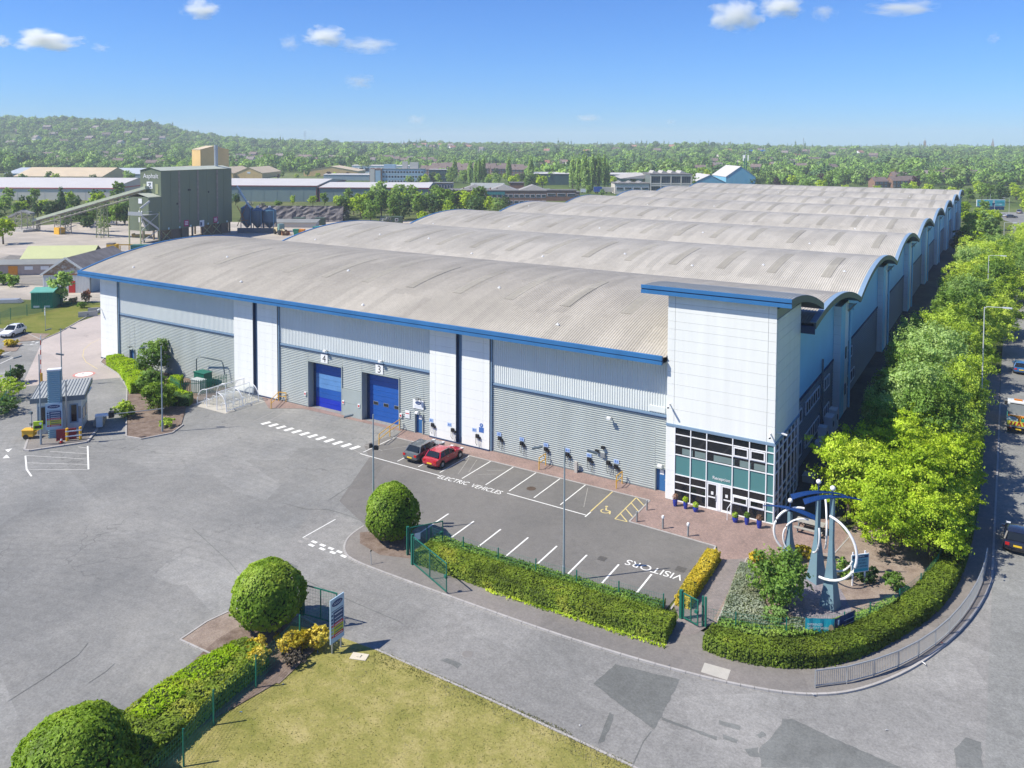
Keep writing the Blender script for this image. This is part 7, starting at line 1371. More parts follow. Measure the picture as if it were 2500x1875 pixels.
t = block('brick_factory', 'long red brick building with white-framed windows', -226,265, R(31.6), 50, 16, 7.4, BRICKM, SLATER, 2, 18, FRAME, .9, 1.7, 3.3)
for k in range(3): MB().add([(6+15*k,1,7.8),(20+15*k,1,7.8),(20+15*k,14,7.8),(6+15*k,14,7.8),(13+15*k,2,10.4),(13+15*k,13,10.4)], [(0,1,4),(1,2,5,4),(2,3,5),(3,0,4,5)]).obj('hipped_roof', M('grey_sheet_roof', (.30,.29,.28), .7), t)
MB().box(20,-.14,5.6,29,-.1,7.2).obj('teal_board', M('teal_board', (.05,.25,.25), .5), t)
[MB().path([(8+3.4*i,1.6,7.8),(8+3.4*i,1.6,9.0)], .4, 8).obj('roof_cowl', BRICKM, t) for i in range(6)]
t = block('brick_annex', 'low brick buildings at the end of the brick factory', -207,344, R(31.6), 14, 9, 3.6, BRICKM, SLATER, 1, 3, FRAME, 1, 1.3); MB().box(4,-6,-.5,9,-.1,2.4).obj('porch', BRICKD, t)
block('brick_tower', 'plain brown brick tower block behind the brick factory', -222,318, R(31.6), 8, 8, 9.5, BRICKD, SLATER, 1, 1, BRICKD, 5, 1); block('brick_store', 'flat brown brick store right of the brick tower', -207,322, R(31.6), 22, 8, 5.6, BRICKD, SLATER, 1, 4, FRAME, 2.6, 1.6)
t = hall('green_warehouse', 'dark green warehouse left of the poplars', -300,480, R(31.6), 30, 40, 8.6, .8, DGREEN, WROOF, 'warehouse'); hall('green_warehouse', 'dark green warehouse right of the poplars', -262,502, R(31.6), 42, 40, 8.4, .8, DGREEN, WROOF, 'warehouse', panels=True)
x, y = uv(-92, 690); hall('blue_grey_unit', 'low blue grey unit among trees left of the poplars', x-60, y-35, R(31.6), 40, 24, 5, .6, M('blue_grey_sheet', (.30,.38,.42)), WROOF, 'warehouse')
x, y = uv(-118, 850); hall('white_unit', 'white flat building behind the poplars on the left', x-40, y-30, R(31.6), 60, 30, 9, .6, WHITE, WROOF, 'building', wins=[(2+6*i,6+6*i,3,7,OFFB) for i in range(9)])
# white framed two-part building
t = thing('white_framed_building', 'white concrete-framed factory with tall glazed bays and skylights', 'building', (-198.5,407.5,0), R(31.6)); MB().box(0,.3,-.5,22,20,6.4).obj('wall', CREAM, t); MB().box(22.5,.3,-.5,49,30,12.2).obj('wall', M('dim_glass_wall', (.16,.19,.19), .3), t); MB().box(-.3,-.2,6.4,22.3,20,6.9).obj('roof', SLATER, t); MB().box(22.2,-.3,12.2,49.6,30,12.9).obj('roof', SLATER, t)
for i in range(5): MB().box(22.5+6.45*i,-.25,0,23.1+6.45*i,.3,12.2).obj('frame_post', CREAM, t)
for z in (0,5.0,6.2,11.4): MB().box(23.1,-.2,z,48.6,.28,z+.8).obj('frame_beam', CREAM, t)
for i in range(4):
    for z in (1.0,7.0): 
        for k in range(4): boxpart('pane', (1.3,.06,3.9 if z < 2 else 4.2), WINB, t, (23.3+6.45*i+1.45*k,.18,z))
    f = MB().box(.8+5.4*i,.15,2.6,5.4+5.4*i,.3,4.4).obj('window', FRAME, t); boxpart('pane', (4.2,.05,1.4), WINB, f, (1.0+5.4*i,.08,2.8))
MB().box(49.02,.5,0,49.2,30,12).obj('side_wall', BRICKD, t)
for k in range(4): MB().add([(26+6*k,14,12.9),(31+6*k,14,12.9),(31+6*k,29,12.9),(26+6*k,29,12.9),(27.2+6*k,14,14.6),(27.2+6*k,29,14.6)], [(0,1,4),(1,2,5,4),(2,3,5),(3,0,4,5)]).obj('north_light', M('pale_sheet_roof', (.42,.40,.37), .6), t)
for k in range(3):
    for j in range(3): MB().add([(2+6.6*k,3+5*j,6.9),(6+6.6*k,3+5*j,6.9),(6+6.6*k,6+5*j,6.9),(2+6.6*k,6+5*j,6.9),(4+6.6*k,3.3+5*j,8.0),(4+6.6*k,5.7+5*j,8.0)], [(0,1,4),(1,2,5,4),(2,3,5),(3,0,4,5)]).obj('skylight', M('grey_sheet_roof', (.30,.29,.28)), t)
MB().add([(6,20,9),(22.4,20,9),(22.4,60,9.5),(6,60,9.5),(22.4,20,11.5),(22.4,60,12)], [(0,4,5,3),(0,1,4)]).obj('rear_roof', M('pale_sheet_roof', (.42,.40,.37)), t)
hall('light_blue_shed', 'light blue shed with white roof, left and lower of two', -176,494.5, R(31.6), 22, 40, 5.0, 5.2, LBLUE, WROOF, 'shed', ridge='y', group='light blue sheds'); hall('light_blue_shed', 'light blue shed with white roof, right and taller of two', -157,506.5, R(31.6), 21, 40, 9.0, 7.4, LBLUE, WROOF, 'shed', ridge='y', group='light blue sheds')
t = thing('telecom_mast', 'green lattice telecom mast with white antennas', 'mast', (-147.9,522.5,0)); lattice(t, 0,0,2.2, 22, M('mast_green', (.05,.20,.13), .5), 10, .35); MB().path([(0,0,22),(0,0,27.5)], .2, 6).obj('spine', GALV, t)
for k in range(3): an = 2.1*k; MB().box(-.3,-.25,20.2,.3,.25,24.4).obj('antenna', WPLAST, t, loc=(math.cos(an)*2.0,math.sin(an)*2.0,0)); MB().bar((0,0,21.5),(math.cos(an)*2,math.sin(an)*2,21.5),.15).obj('bracket', GALV, t)
MB().box(-3,-2.2,12.6,3,2.2,12.8).obj('platform', GALV, t)
t = thing('curtain_trailer', 'blue curtain-sided trailer parked behind the roofs', 'trailer', (-211.5,404.2,0), R(31.6)); TB = M('trailer_blue', (.015,.07,.33), .5); MB().box(0,0,1.0,5,2.6,4.2).obj('body', TB, t); MB().box(5.1,0,1.0,13,2.6,4.0).obj('body', M('trailer_grey', (.45,.43,.4), .6), t); [MB().path([(x,-.1,.5),(x,.4,.5)], .5, 12).obj('wheel', TYRE, t) for x in (1,2.2,8,11)]
for lb, x, y in (('white van parked left of the blue trailer',-215.5,404),('white box van by the brick store',-236,390)): t = thing('white_van', lb, 'van', (x,y,0), R(31.6)); MB().box(-5,0,.6,0,2,2.8).obj('body', TW, t); MB().box(-1.2,-.03,1.6,-.2,-.005,2.4).obj('side_window', CARGLASS, t); [MB().path([(x2,-.05,.4),(x2,.3,.4)], .4, 12).obj('wheel', TYRE, t) for x2 in (-4,-1)]
t = thing('billboard', 'turquoise roadside billboard with white frame', 'billboard', (2.0,389.4,0), R(32)); MB().box(0,0,1.7,14,.3,5.1).obj('backing', FRAME, t); MB().box(.3,-.06,2.0,13.7,-.01,4.8).obj('poster', M('poster_turquoise', (.05,.42,.50), .4, .15, .5), t)
for x0, x1, z0, z1, m in ((1.2,6.4,3.6,4.1,SKYW),(1.6,5,2.7,3.0,LBLUE),(2.4,6.4,3.2,3.5,SKYW),(9.8,13.5,3.35,3.6,M('poster_teal_dark', (.01,.2,.22), .4)),(7.6,8.9,2.1,3.4,NAVY),(7.9,8.8,3.4,4.6,CREAM)): MB().box(x0,-.09,z0,x1,-.065,z1).obj('poster_print', m, t)
MB().box(.4,.05,0,13.6,.25,1.7).obj('skirt', NAVY, t)
for x in (1,7,13): MB().box(x-.15,.31,0,x+.15,.5,5).obj('post', STEEL, t)
tag(MB().box(0,0,0,17,.3,1.8).obj('brick_wall', BRICKM, None, loc=(22,392,0), rz=R(30)), 'brick garden wall by the far junction', 'wall')
# ------------------------------------------------------------------ trees
USED = set(); NTREE = 0
def plant(p, label, x, y, s, group, z=0, rz=None, q=random):
    global NTREE
    rz = q.uniform(0, 6.28) if rz is None else rz; sc = s if isinstance(s, tuple) else (s*q.uniform(.92,1.08), s*q.uniform(.92,1.08), s*q.uniform(.92,1.1))
    if p.name not in USED:
        USED.add(p.name); o = p; o['label'] = label; o.location = (x,y,z); o.rotation_euler = (0,0,rz); o.scale = sc
    else: o = dup(p, label, (x,y,z), rz, sc)
    if group: o['group'] = group
    NTREE += 1; return o
q = rng(77)
# row along the side of the warehouse
G1 = 'roadside trees beside the warehouse'
near = [(0,5.0,3.6,.92,'bright maple nearest the glass corner'),(0,9.4,2.2,1.0,'bright maple over the bare garden soil'),(0,7.4,8.2,.95,'bright maple just behind the corner garden'),(0,11.0,7.8,.9,'bright maple at the footway hedge'),(0,8.6,5.2,.8,'low bright maple in the middle of the garden soil'),(0,11.2,3.4,.72,'small bright maple by the garden fence end'),(3,6.6,11.4,.9,'fresh green lime tree facing the glass side'),(0,9.6,11.6,.95,'bright maple third from the glass corner'),(0,12.4,11.2,.8,'bright maple leaning over the footway hedge'),(1,5.8,19.5,.7,'small ash tree beside the dark side path'),(3,10.6,14,.98,'green lime tree by the first street lamp'),(1,7.4,15.5,.95,'ash tree facing the white side column'),
  (1,8.6,22,1.0,'ash tree opposite the air conditioners'),(2,12.2,21,.85,'olive maple leaning over the main road'),(3,7.2,28,.98,'green lime tree opposite the first downpipe'),(2,12.0,30,.95,'olive maple beside the works truck'),(1,8.4,35,1.1,'ash tree behind the first street lamp'),(0,11.8,41,.9,'yellow-green maple past the first street lamp'),
  (2,12.6,50,1.0,'olive maple overhanging the road bend'),(1,8.0,44,1.1,'tall ash beside the second downpipe'),(2,8.6,56,1.1,'olive maple in mid row'),(1,13.0,60,.95,'ash tree by the blue car'),(3,9.2,67,1.1,'green lime tree in mid row'),(2,12.8,72,1.05,'olive maple on the road side of mid row'),(1,9.6,80,1.15,'ash tree before the second street lamp'),(2,13.2,86,1.05,'olive maple beside the second street lamp'),(2,9.0,92,1.1,'olive maple on the wall side of the second lamp'),
  (3,13,102,1.1,'green lime tree past the second street lamp'),(2,9,106,1.15,'olive maple facing the fourth roof bay'),(2,13.5,118,1.1,'olive maple in the far half of the row'),(1,9,122,1.1,'ash tree in the far half of the row'),(2,12,134,1.15,'broad olive maple before the third lamp'),(2,9,146,1.1,'olive maple facing the fifth roof bay'),(1,13.5,152,1.1,'ash tree by the third lamp')]
near += [(0,8.4,-.6,.74,'low maple nearest the garden sign'),(0,11.2,-.2,.74,'low maple at the garden fence bend')]
for k, x, y, s, lb in near: plant(NT[k], lb+' in the roadside row', (min(x, 11.2) if y < 66 else x+.4), y, s*(1.0 if x > 11.5 and y < 66 else 1.12 if y > 12 else 1), G1, q=q)
plant(birch, 'slim birch beside the second white column', 4.4, 47, .95, G1, q=q); plant(birch, 'small birch hanging over the dark side path', 3.6, 27, .6, G1, q=q); plant(birch, 'open young tree against the side wall', 4.6, 38, .85, G1, q=q)
for i in range(11):
    y = 170+i*11; plant(MT[['bright','green','dark','bright','grey'][i % 5]][0], ['yellow-green','green','dark green','bright green','grey-green'][i % 5]+' tree '+['just past the third street lamp','facing the sixth roof bay','between the row and the road','at the seventh roof bay','on the road side far along','facing the last roof bay','at the rear corner of the warehouse','beyond the rear corner','leading to the billboard','left of the billboard','nearest to the billboard'][i], 8+3*math.sin(i*2.1), y, q.uniform(.7,.95), G1, q=q)
for i in range(8): 
    y = 280+i*11; plant(MT[['bright','green'][i % 2]][i % 2], ['bright','deep green'][i % 2]+' tree in the clump '+['behind the warehouse corner','a little beyond the warehouse corner','left of the dark red car','before the far junction','below the billboard','left of the billboard foot','hiding the billboard corner','behind the billboard'][i], 3+5*math.sin(i*1.7)-.2*i, y, q.uniform(.55,.85), 'trees towards the far junction', q=q)
# named middle-distance trees: (kind, photo base x, y, scale, label)
def at(kind, px, py, s, lb, grp=None, i=0, z=0): x, y = g(px, py); return plant(MT[kind][i % len(MT[kind])], lb, x, y, s, grp, z, q=q)
at('bright', 8, 596, .95, 'bright round tree at the left picture edge', i=0); at('grey', 150, 742, .62, 'thin leafy young tree before the rusty shed gable'); 
for i, (px, py, lb) in enumerate(((210,738,'rust-red conifer bush at the corner of the rusty shed'),(178,742,'brownish bush by the red shed door'))):
    o = dup(MT['shrub'][0], lb, (*g(px, py), 0), i, (.55,.55,1.0 if i == 0 else .5)); o['category'] = 'bush'
    for ch in o.children: 
        if ch.data.name.startswith('foliage'): ch.data = ch.data.copy(); ch.data.materials[0] = L_RUST
at('shrub', 200, 752, .5, 'dark low bush beside the rust-red conifer bush'); at('shrub', 33, 700, 1.0, 'olive bush on the bank below the low sheds'); at('shrub', 8, 695, 1.1, 'bush at the left edge below the low sheds'); at('shrub', 35, 655, .6, 'small bush behind the dark lean-to')
SP = [('grey',12,520,.85),('green',40,530,.6),('dark',62,520,.8),('dark',92,530,.72),('bright',118,536,.62),('conifer',150,538,1.15),('bright',138,548,.5),('green',175,545,.7),('dark',200,548,.75),('green',228,545,.85),('bright',238,520,1.05),('dark',262,548,.8),('green',285,550,.85),('dark',305,548,.95),('bright',330,546,.85),('green',345,555,.8),('dark',215,560,.6),('green',160,560,.55),('green',255,565,.55)]
W_ = ['grey-green','green','dark','dark','bright','pointed','bright','green','dark','green','yellow-flecked','dark','green','dark','bright','green','low dark','low green','low green']
PL = ['at the far left behind the second conveyor','left of the steel tower','just over the steel tower','right of the steel tower','before the white roof','before the white roof, pointed','at the foot of the conveyor','under the lower conveyor','by the lattice legs','before the red trimmed gable','below the red trimmed gable','between the two conveyor legs','right of the yellow base cage','left of the tall olive leg','behind the tall olive leg','beside the stair tower','at the yard edge below the conveyor','by the gravel heap','left of the ochre trough']
for i, (k, px, py, s) in enumerate(SP): at(k, px, py, s, W_[i]+' tree '+PL[i], 'trees behind the conveyor', i)
for i, (k, px, py, s, z, lb) in enumerate((('white',608,506,.55,5,'white flowering bush at the left end of the quarry bank'),('white',640,508,.5,5,'white flowering bush beside the first'),('shrub',680,503,1.2,5,'pale green bush on top of the bank'),('bright',715,500,.48,5,'small round tree on the bank'),('bright',764,502,.62,5,'bright tree at the middle of the bank'),('green',792,500,.66,5,'darker tree beside the bright one on the bank'),('bright',824,506,.72,4,'slim bright tree at the end of the bank'),('dark',575,500,.6,4,'dark tree behind the plant and silos'),('bright',858,508,.5,3,'small bright tree right of the bank end'))):
    x, y = g(px, py); 
    d = Vector((x,y,0))-CAM; k2 = (CAM.z-z)/CAM.z; plant(MT[k][i % len(MT[k])], lb, CAM.x+d.x*k2, CAM.y+d.y*k2, s*k2, 'trees on the quarry bank', z, q=q)
BT = [('white',842,540,.7),('green',880,530,.8),('green',905,545,.85),('dark',930,520,1.0),('grey',925,500,1.15),('green',960,540,.85),('dark',985,535,1.0),('grey',975,500,1.1),('green',1005,505,.95),('white',945,548,.5),('bright',1032,548,.62),('green',1040,520,.85),('dark',1060,530,.95),('green',1085,525,1.0),('dark',1110,520,1.05),('bright',1095,535,.7),('green',1135,520,.95),('dark',1155,525,.85),('green',1170,505,.9),('bright',1195,520,.75),('grey',1215,522,.72),('dark',1235,512,.6),('green',900,515,.9),('green',1020,530,.8),('dark',1075,505,.9)]
ADJ = {'white':'white flowering','green':'green','dark':'dark green','grey':'silvery green','bright':'yellow-green'}
PB = ['at the left foot of the copse','left of the site cabin','right of the blossom','behind the site cabin','tall and pale above the cabin','over the cabin roof','in the middle of the copse','tall in the middle of the copse','before the low white office','just behind the site cabin','at the tip of the third roof','behind the third roof tip','left of the glazed office','below the glazed office','before the grey roofed office','low at the roof edge','left of the brick factory','hiding the brick factory end','before the brick factory windows','beside the lamp post','round and mossy near the third roof','under the brick windows','behind the bank end','over the second roof','high behind the copse']
for i, (k, px, py, s) in enumerate(BT): at(k, px, py, s*1.12, ADJ[k]+' tree of the copse '+PB[i], 'copse behind the second roof', i)
for i, (px, py, s) in enumerate(((1398,462,1.05),(1412,464,1.15),(1428,466,1.3),(1446,464,1.25),(1460,464,1.2),(1474,462,1.1),(1482,458,.85))): x, y = g(px, py); plant(MT['poplar'][0], ['leftmost poplar of the tall clump','second poplar of the tall clump','tallest poplar left of the gap','poplar in the middle of the tall clump','tall poplar right of the middle','second poplar from the right in the clump','lowest poplar at the right of the clump'][i], x, y, s, 'tall poplar clump beside the green warehouse', q=q)
for i, (px, py, s, k, lb) in enumerate(((1078,444,1.25,'grey','large willow left, behind the dark office'),(1105,446,1.3,'grey','large willow beside the first, behind the offices'),(1132,448,1.15,'grey','willow at the end of the willow group'),(1162,452,.98,'poplar','slim poplar right of the willows'),(1180,452,1.05,'poplar','poplar among willows, second from left'),(1242,448,.95,'poplar','narrow poplar left of the green warehouse'),(1296,450,1.0,'poplar','poplar at the edge of the green warehouse'),(1262,452,.85,'bright','bright tree between the two poplars'),(1308,452,.9,'green','green tree against the green warehouse'),(1345,430,.75,'bright','bright round tree over the green warehouse'),(1212,430,.9,'dark','dark round tree behind the willows'),(1437,476,.6,'green','small bush tree by the blue trailer'),(1470,480,.5,'grey','low willow bush before the white factory'),(1218,445,.7,'green','green tree left of the narrow poplar'))):
    at(k, px, py, s, lb, None, i)
# copses over the far roofs, placed by distance
ORD = ['leftmost','second from the left','third from the left','fourth from the left','fifth from the left','sixth from the left','seventh from the left','eighth from the left','ninth from the left','tenth from the left']+['%dth from the left' % i for i in range(11, 90)]
def belt(us, kinds, grp, where, s0, s1, zf=None):
    us = sorted(us, key=lambda p: p[0]/p[1])
    for i, (u, v) in enumerate(us):
        k = kinds[(i*7+i//3) % len(kinds)]; x, y = uv(u, v)
        plant(MT[k][i % len(MT[k])], ADJ.get(k, {'poplar':'tall poplar','conifer':'dark pointed','purple':'copper-leaved'}.get(k, k))+' tree, '+ORD[i]+' '+where, x, y, q.uniform(s0, s1), grp, height(u, v), q=q)
def scat(n, t0, t1, v0, v1, seed):
    r_ = rng(seed); out = []
    for k in range(n):
        v = v0+(v1-v0)*((k*.618+.2*r_.random()) % 1); out.append(((t0+(t1-t0)*(k+r_.random())/n)*v, v))
    return out
belt(scat(30, .03, .30, 560, 800, 1), ['bright','green','dark','bright','green','grey','purple'], 'belt behind the light blue sheds', 'in the belt behind the light blue sheds', .85, 1.35)
belt([(u, 478+12*math.sin(u)) for u in range(140, 330, 9)], ['bright','green','bright','white'], 'bright belt behind the last roof', 'right behind the last barrel roof', .75, 1.05)
belt(scat(26, .22, .55, 545, 760, 2), ['green','bright','dark','grey','purple','green'], 'trees behind the far right roofs', 'among houses beyond the last roof', .85, 1.3)
belt(scat(16, .52, .66, 400, 560, 3), ['green','dark','bright'], 'trees by the far junction houses', 'around the far junction houses', .7, 1.1)
belt(scat(20, -.44, -.2, 830, 960, 4), ['green','dark','bright','green'], 'wood behind the tan sheds', 'in the wood behind the tan sheds', 1.0, 1.4)
belt(scat(14, -.66, -.40, 560, 680, 5), ['bright','green','grey','dark'], 'trees among the left sheds', 'between the grey and white sheds', .75, 1.05)
belt(scat(8, -.30, -.2, 690, 760, 6), ['purple','green','bright'], 'trees by the tan low shed', 'by the tan shed near the offices', .5, .9)
belt(scat(18, -.64, -.40, 305, 405, 7), ['green','dark','green','grey','bright'], 'second row behind the conveyor', 'in the second row behind the conveyor', .75, 1.1)
belt(scat(18, -.22, -.03, 330, 400, 8), ['green','dark','bright','green'], 'back of the copse', 'at the back of the copse', .85, 1.15)
belt(scat(22, -.13, .03, 560, 690, 9), ['grey','green','bright','poplar','dark'], 'trees around the poplars', 'around the poplars and offices', .75, 1.1)
for i, (x, y, k) in enumerate(((20,104,2),(24,112,0),(18.5,122,1),(23,131,2),(17,141,3),(25,146,2),(20,158,1),(17,170,2),(24,176,0),(20,190,2),(26,200,1),(19,214,2))):
    plant(NT[k], ['yellow-green maple','ash tree','olive maple','green lime tree'][k], x, y, 1.08, G1, q=q)['label'] = ['yellow-green','pale','olive','deep green'][[0,1,2,3][k]]+' tree over the main road, '+ORD[i].replace('from the left','along from the works truck').replace('leftmost','nearest to the works truck')
belt([(uu, vv) for uu, vv in ((232,330),(246,352),(262,345),(255,372),(275,365),(290,392),(238,372),(305,405),(282,420),(318,432))], ['bright','green','dark','grey'], 'trees between main road and far junction', 'between the main road and far junction', .65, .9)
# prototypes that found no place of their own
for p in PROTO:
    if p.name not in USED: x, y = uv(-330+30*len(USED) % 200, 900); plant(p, 'lone tree in the wood behind the tan sheds', x, y, 1, None, height(-330, 900), q=q)
print('NTREE', NTREE)
# ------------------------------------------------------------------ houses, far woodland, skyline marks
def house_proto(name, w, d, h, rise, wall, roof, wins=3, semi=False):
    t = thing(name, 'house', 'house'); MB().box(0,0,-3,w,d,h).add([(0,0,h),(0,d,h),(0,d/2,h+rise),(w,0,h),(w,d,h),(w,d/2,h+rise)], [(0,2,1),(3,4,5)]).obj('wall', wall, t)
    o = .35; s = rise/(d/2)
    r_ = MB()
    for a in (-o, d+o): r_.add([(-o,a,h-s*o),(w+o,a,h-s*o),(w+o,d/2,h+rise),(-o,d/2,h+rise),(-o,a,h-s*o+.18),(w+o,a,h-s*o+.18),(w+o,d/2,h+rise+.18),(-o,d/2,h+rise+.18)], [(0,1,2,3),(7,6,5,4),(0,4,5,1),(1,5,6,2),(3,2,6,7),(0,3,7,4)])
    ro = r_.obj('roof', roof, t); MB().box(w*.22,d*.4,h+rise*.5,w*.22+.9,d*.4+.7,h+rise+1.1).obj('chimney', BRICKM, ro)
    for i in range(wins):
        for z in (.9,3.4): f = boxpart('window', (1.5,.14,1.35), FRAME, t, (w*(i+.5)/wins-.75,-.1,z)); boxpart('pane', (1.2,.04,1.05), WINB, f, (.15,-.03,.15))
    return t
HP = [house_proto('brick_house', 11, 8, 5.2, 3.0, BRICKM, TILE[0]), house_proto('brick_house', 9.5, 8.5, 5.2, 3.4, M('pale_render', (.62,.58,.52), .8), TILE[2]), house_proto('brick_house', 12, 8, 5.0, 2.8, BRICKD, TILE[2]), house_proto('brick_house', 10, 8, 5.2, 3.2, M('white_render', (.74,.73,.70), .8), TILE[1]), house_proto('terrace_house', 22, 9, 5.4, 3.2, BRICKM, TILE[0], 7)]
HD = ['brown-tiled brick house','grey-tiled rendered house','grey-tiled brown brick house','red-tiled white house','long brown-tiled terrace']
HUSED = set(); HSPOT = []
def house(k, u, v, rz, lb, grp, s=1):
    x, y = uv(u, v); z = height(u, v); HSPOT.append((u, v)); p = HP[k]
    if k not in HUSED: HUSED.add(k); o = p; o['label'] = lb; o.location = (x,y,z); o.rotation_euler = (0,0,rz); o.scale = (s,s,s); o['group'] = grp
    else: o = dup(p, lb, (x,y,z), rz, s, grp)
r_ = rng(9); base = R(31.6)
def estate(n, ua, ub, va, vb, kinds, where, grp, rot=(-.5,.5), s=(1,1.15)):
    for i in range(n):
        v = va+(vb-va)*((i*.618) % 1); u = (ua+(ub-ua)*(i+r_.uniform(.1,.9))/n)*v; k = kinds[i % len(kinds)]
        house(k, u, v, base+r_.uniform(*rot), HD[k]+', '+ORD[i]+' '+where, grp, r_.uniform(*s))
estate(16, -.40,-.255, 1000, 1330, [0,2,1,0,4], 'in the estate by the tan tower', 'houses left of the tan tower')
estate(15, -.63,-.44, 950, 1250, [0,2,1,4,0], 'in the far left estate below the hill', 'houses below the hill')
estate(15, -.63,-.43, 1450, 1800, [2,0,1,2], 'on the wooded hill slope', 'houses on the hill slope', s=(1.1,1.4))
estate(14, -.27,-.10, 1100, 1250, [4,0,4,1], 'in the rows behind the office block', 'houses behind the office block', (-.15,.15))
estate(14, -.17,-.04, 1700, 2050, [3,1,3,0], 'in the far slope white cluster', 'white houses on the far slope', s=(1.1,1.4))
estate(14, -.115,.0, 800, 960, [4,4,0], 'in the dark rows left of the poplars', 'terraces left of the poplars', (-.1,.1))
estate(8, .02,.11, 950, 1100, [0,3,0], 'right of the poplars among trees', 'houses right of the poplars')
estate(14, .22,.40, 900, 1250, [0,4,2,0,1], 'in the streets behind the telecom mast', 'houses behind the mast')
estate(12, .24,.47, 1300, 1700, [1,3,0,2], 'on the far right slope', 'houses on the far right slope', s=(1.1,1.3))
estate(5, .45,.58, 680, 800, [0,2,0], 'beyond the far junction', 'houses beyond the far junction', (-.3,.3))
estate(12, .0,.2, 1500, 2000, [1,0,3], 'scattered in the middle far woods', 'houses in the far woods', s=(1.1,1.3))
for k, (u, v, rz, lb) in enumerate(((268,596,.2,'brick gable house beyond the billboard'),(286,606,.2,'second brick gable house beyond the billboard'),(150,640,.4,'red gable house right of the poplars'))): house([0,4,3][k], u, v, base+rz, lb, 'near houses by the far junction')
# far woodland as a mass of leaf-built crowns
def far_crown(name, m, w, h, n, size, seed): return put(name, crown('far_crown', m, lobes_round(w, h, .3, 6, seed), n, size, seed, .55), None)
def scatter(name, points, proto_obj):
    me = bpy.data.meshes.new(name); k = len(points); me.vertices.add(k); a = np.array(points, np.float32); me.vertices.foreach_set('co', a[:, :3].ravel())
    for nm, col in (('sc', 3), ('sz', 4), ('rz', 5)): at_ = me.attributes.new(nm, 'FLOAT', 'POINT'); at_.data.foreach_set('value', np.ascontiguousarray(a[:, col]))
    o = put(name, me); ng = bpy.data.node_groups.new(name, 'GeometryNodeTree'); ng.interface.new_socket('Geometry', in_out='INPUT', socket_type='NodeSocketGeometry'); ng.interface.new_socket('Geometry', in_out='OUTPUT', socket_type='NodeSocketGeometry')
    X = ng.nodes.new; L = ng.links.new; gi = X('NodeGroupInput'); go = X('NodeGroupOutput'); ip = X('GeometryNodeInstanceOnPoints'); oi = X('GeometryNodeObjectInfo'); oi.transform_space = 'ORIGINAL'; oi.inputs['Object'].default_value = proto_obj; oi.inputs['As Instance'].default_value = True
    na = {}
    for nm in ('sc', 'sz', 'rz'): na[nm] = X('GeometryNodeInputNamedAttribute'); na[nm].data_type = 'FLOAT'; na[nm].inputs['Name'].default_value = nm
    cs = X('ShaderNodeCombineXYZ'); cr = X('ShaderNodeCombineXYZ'); L(na['sc'].outputs[0], cs.inputs[0]); L(na['sc'].outputs[0], cs.inputs[1]); L(na['sz'].outputs[0], cs.inputs[2]); L(na['rz'].outputs[0], cr.inputs[2])
    L(gi.outputs[0], ip.inputs['Points']); L(oi.outputs['Geometry'], ip.inputs['Instance']); L(cs.outputs[0], ip.inputs['Scale']); L(cr.outputs[0], ip.inputs['Rotation']); L(ip.outputs[0], go.inputs[0])
    md = o.modifiers.new('scatter', 'NODES'); md.node_group = ng; return tag(o, kind='stuff')
FC = [MT['green'][0], MT['dark'][0], MT['bright'][0]]
def crown_of(t): return [c for c in t.children if c.name.startswith('crown')][0]
fa = [crown('far_crown', m, lobes_round(11, 8.5, .2, 6, 200+i), 230, 1.7, 200+i, .6) for i, m in enumerate((L_FAR1, L_FAR2, leaf('far_wood_light', (.10,.165,.035), (.17,.26,.05), (.25,.34,.08), .25, 1.3), L_FAR1))]
fpole = crown('far_crown', L_FAR2, [(0,0,7,1.8,1.8,7),(0,0,13,1.1,1.1,5)], 120, 1.5, 210, .6)
pts = [[] for _ in range(5)]; r_ = rng(21); hs = {}
for u, v in HSPOT: hs.setdefault((int(u//40), int(v//40)), []).append((u, v))
def clear(u, v):
    for a in (-1,0,1):
        for b in (-1,0,1):
            for hu, hv in hs.get((int(u//40)+a, int(v//40)+b), ()):
                if abs(u-hu-5) < 11 and -34 < v-hv < 11: return False
    return True
v = 640.0
while v < 3600:
    step = 9+v*.0050; u = -.70*v
    while u < .70*v:
        uu = u+r_.uniform(-.5,.5)*step; vv = v+r_.uniform(-.5,.5)*step; t_ = uu/vv
        n1 = math.sin(uu*.012+vv*.007)+math.sin(uu*.005-vv*.011+1.7)+.7*math.sin(uu*.031+2)*math.sin(vv*.027)
        dens = .80+.25*n1
        if t_ < -.33 and vv > 1050: dens = .97+.2*n1
        if vv < 1050: dens = .85 if (t_ > .04 or t_ < -.42) else .6
        if vv < 840 and -.62 < t_ < .02: dens = 0
        if vv < 780 and t_ < -.35: dens = 0
        if r_.random() < dens and clear(uu, vv):
            x, y = uv(uu, vv); k = r_.choices(range(4), (5,2.5,2.2,3))[0]; s = r_.uniform(.75,1.4)*(1+.12*math.sin(uu*.02)); z = height(uu, vv)-.3
            if r_.random() < (.02 if vv < 1900 else .05): k = 4; s *= .95
            elif r_.random() < .10: s *= 1.55
            pts[k].append((x, y, z, s*(1+max(0,vv-1800)*.00016), s*r_.uniform(.75,1.15), r_.uniform(0,6.28)))
        u += step
    v += step*.95
print('FAR', [len(p) for p in pts])
for i, me in enumerate(fa+[fpole]):
    # one visible tree of each kind stands among the others and is repeated by the woodland
    p = pts[i].pop(len(pts[i])//2); o = put('woodland_tree', me, None, p[:3]); o.scale = (p[3], p[3], p[4]); tag(o, ['single green tree','single dark tree','single yellow-green tree','single mid green tree','single pointed conifer'][i]+' in the far woodland', 'tree'); 
    scatter('woodland', pts[i], o)
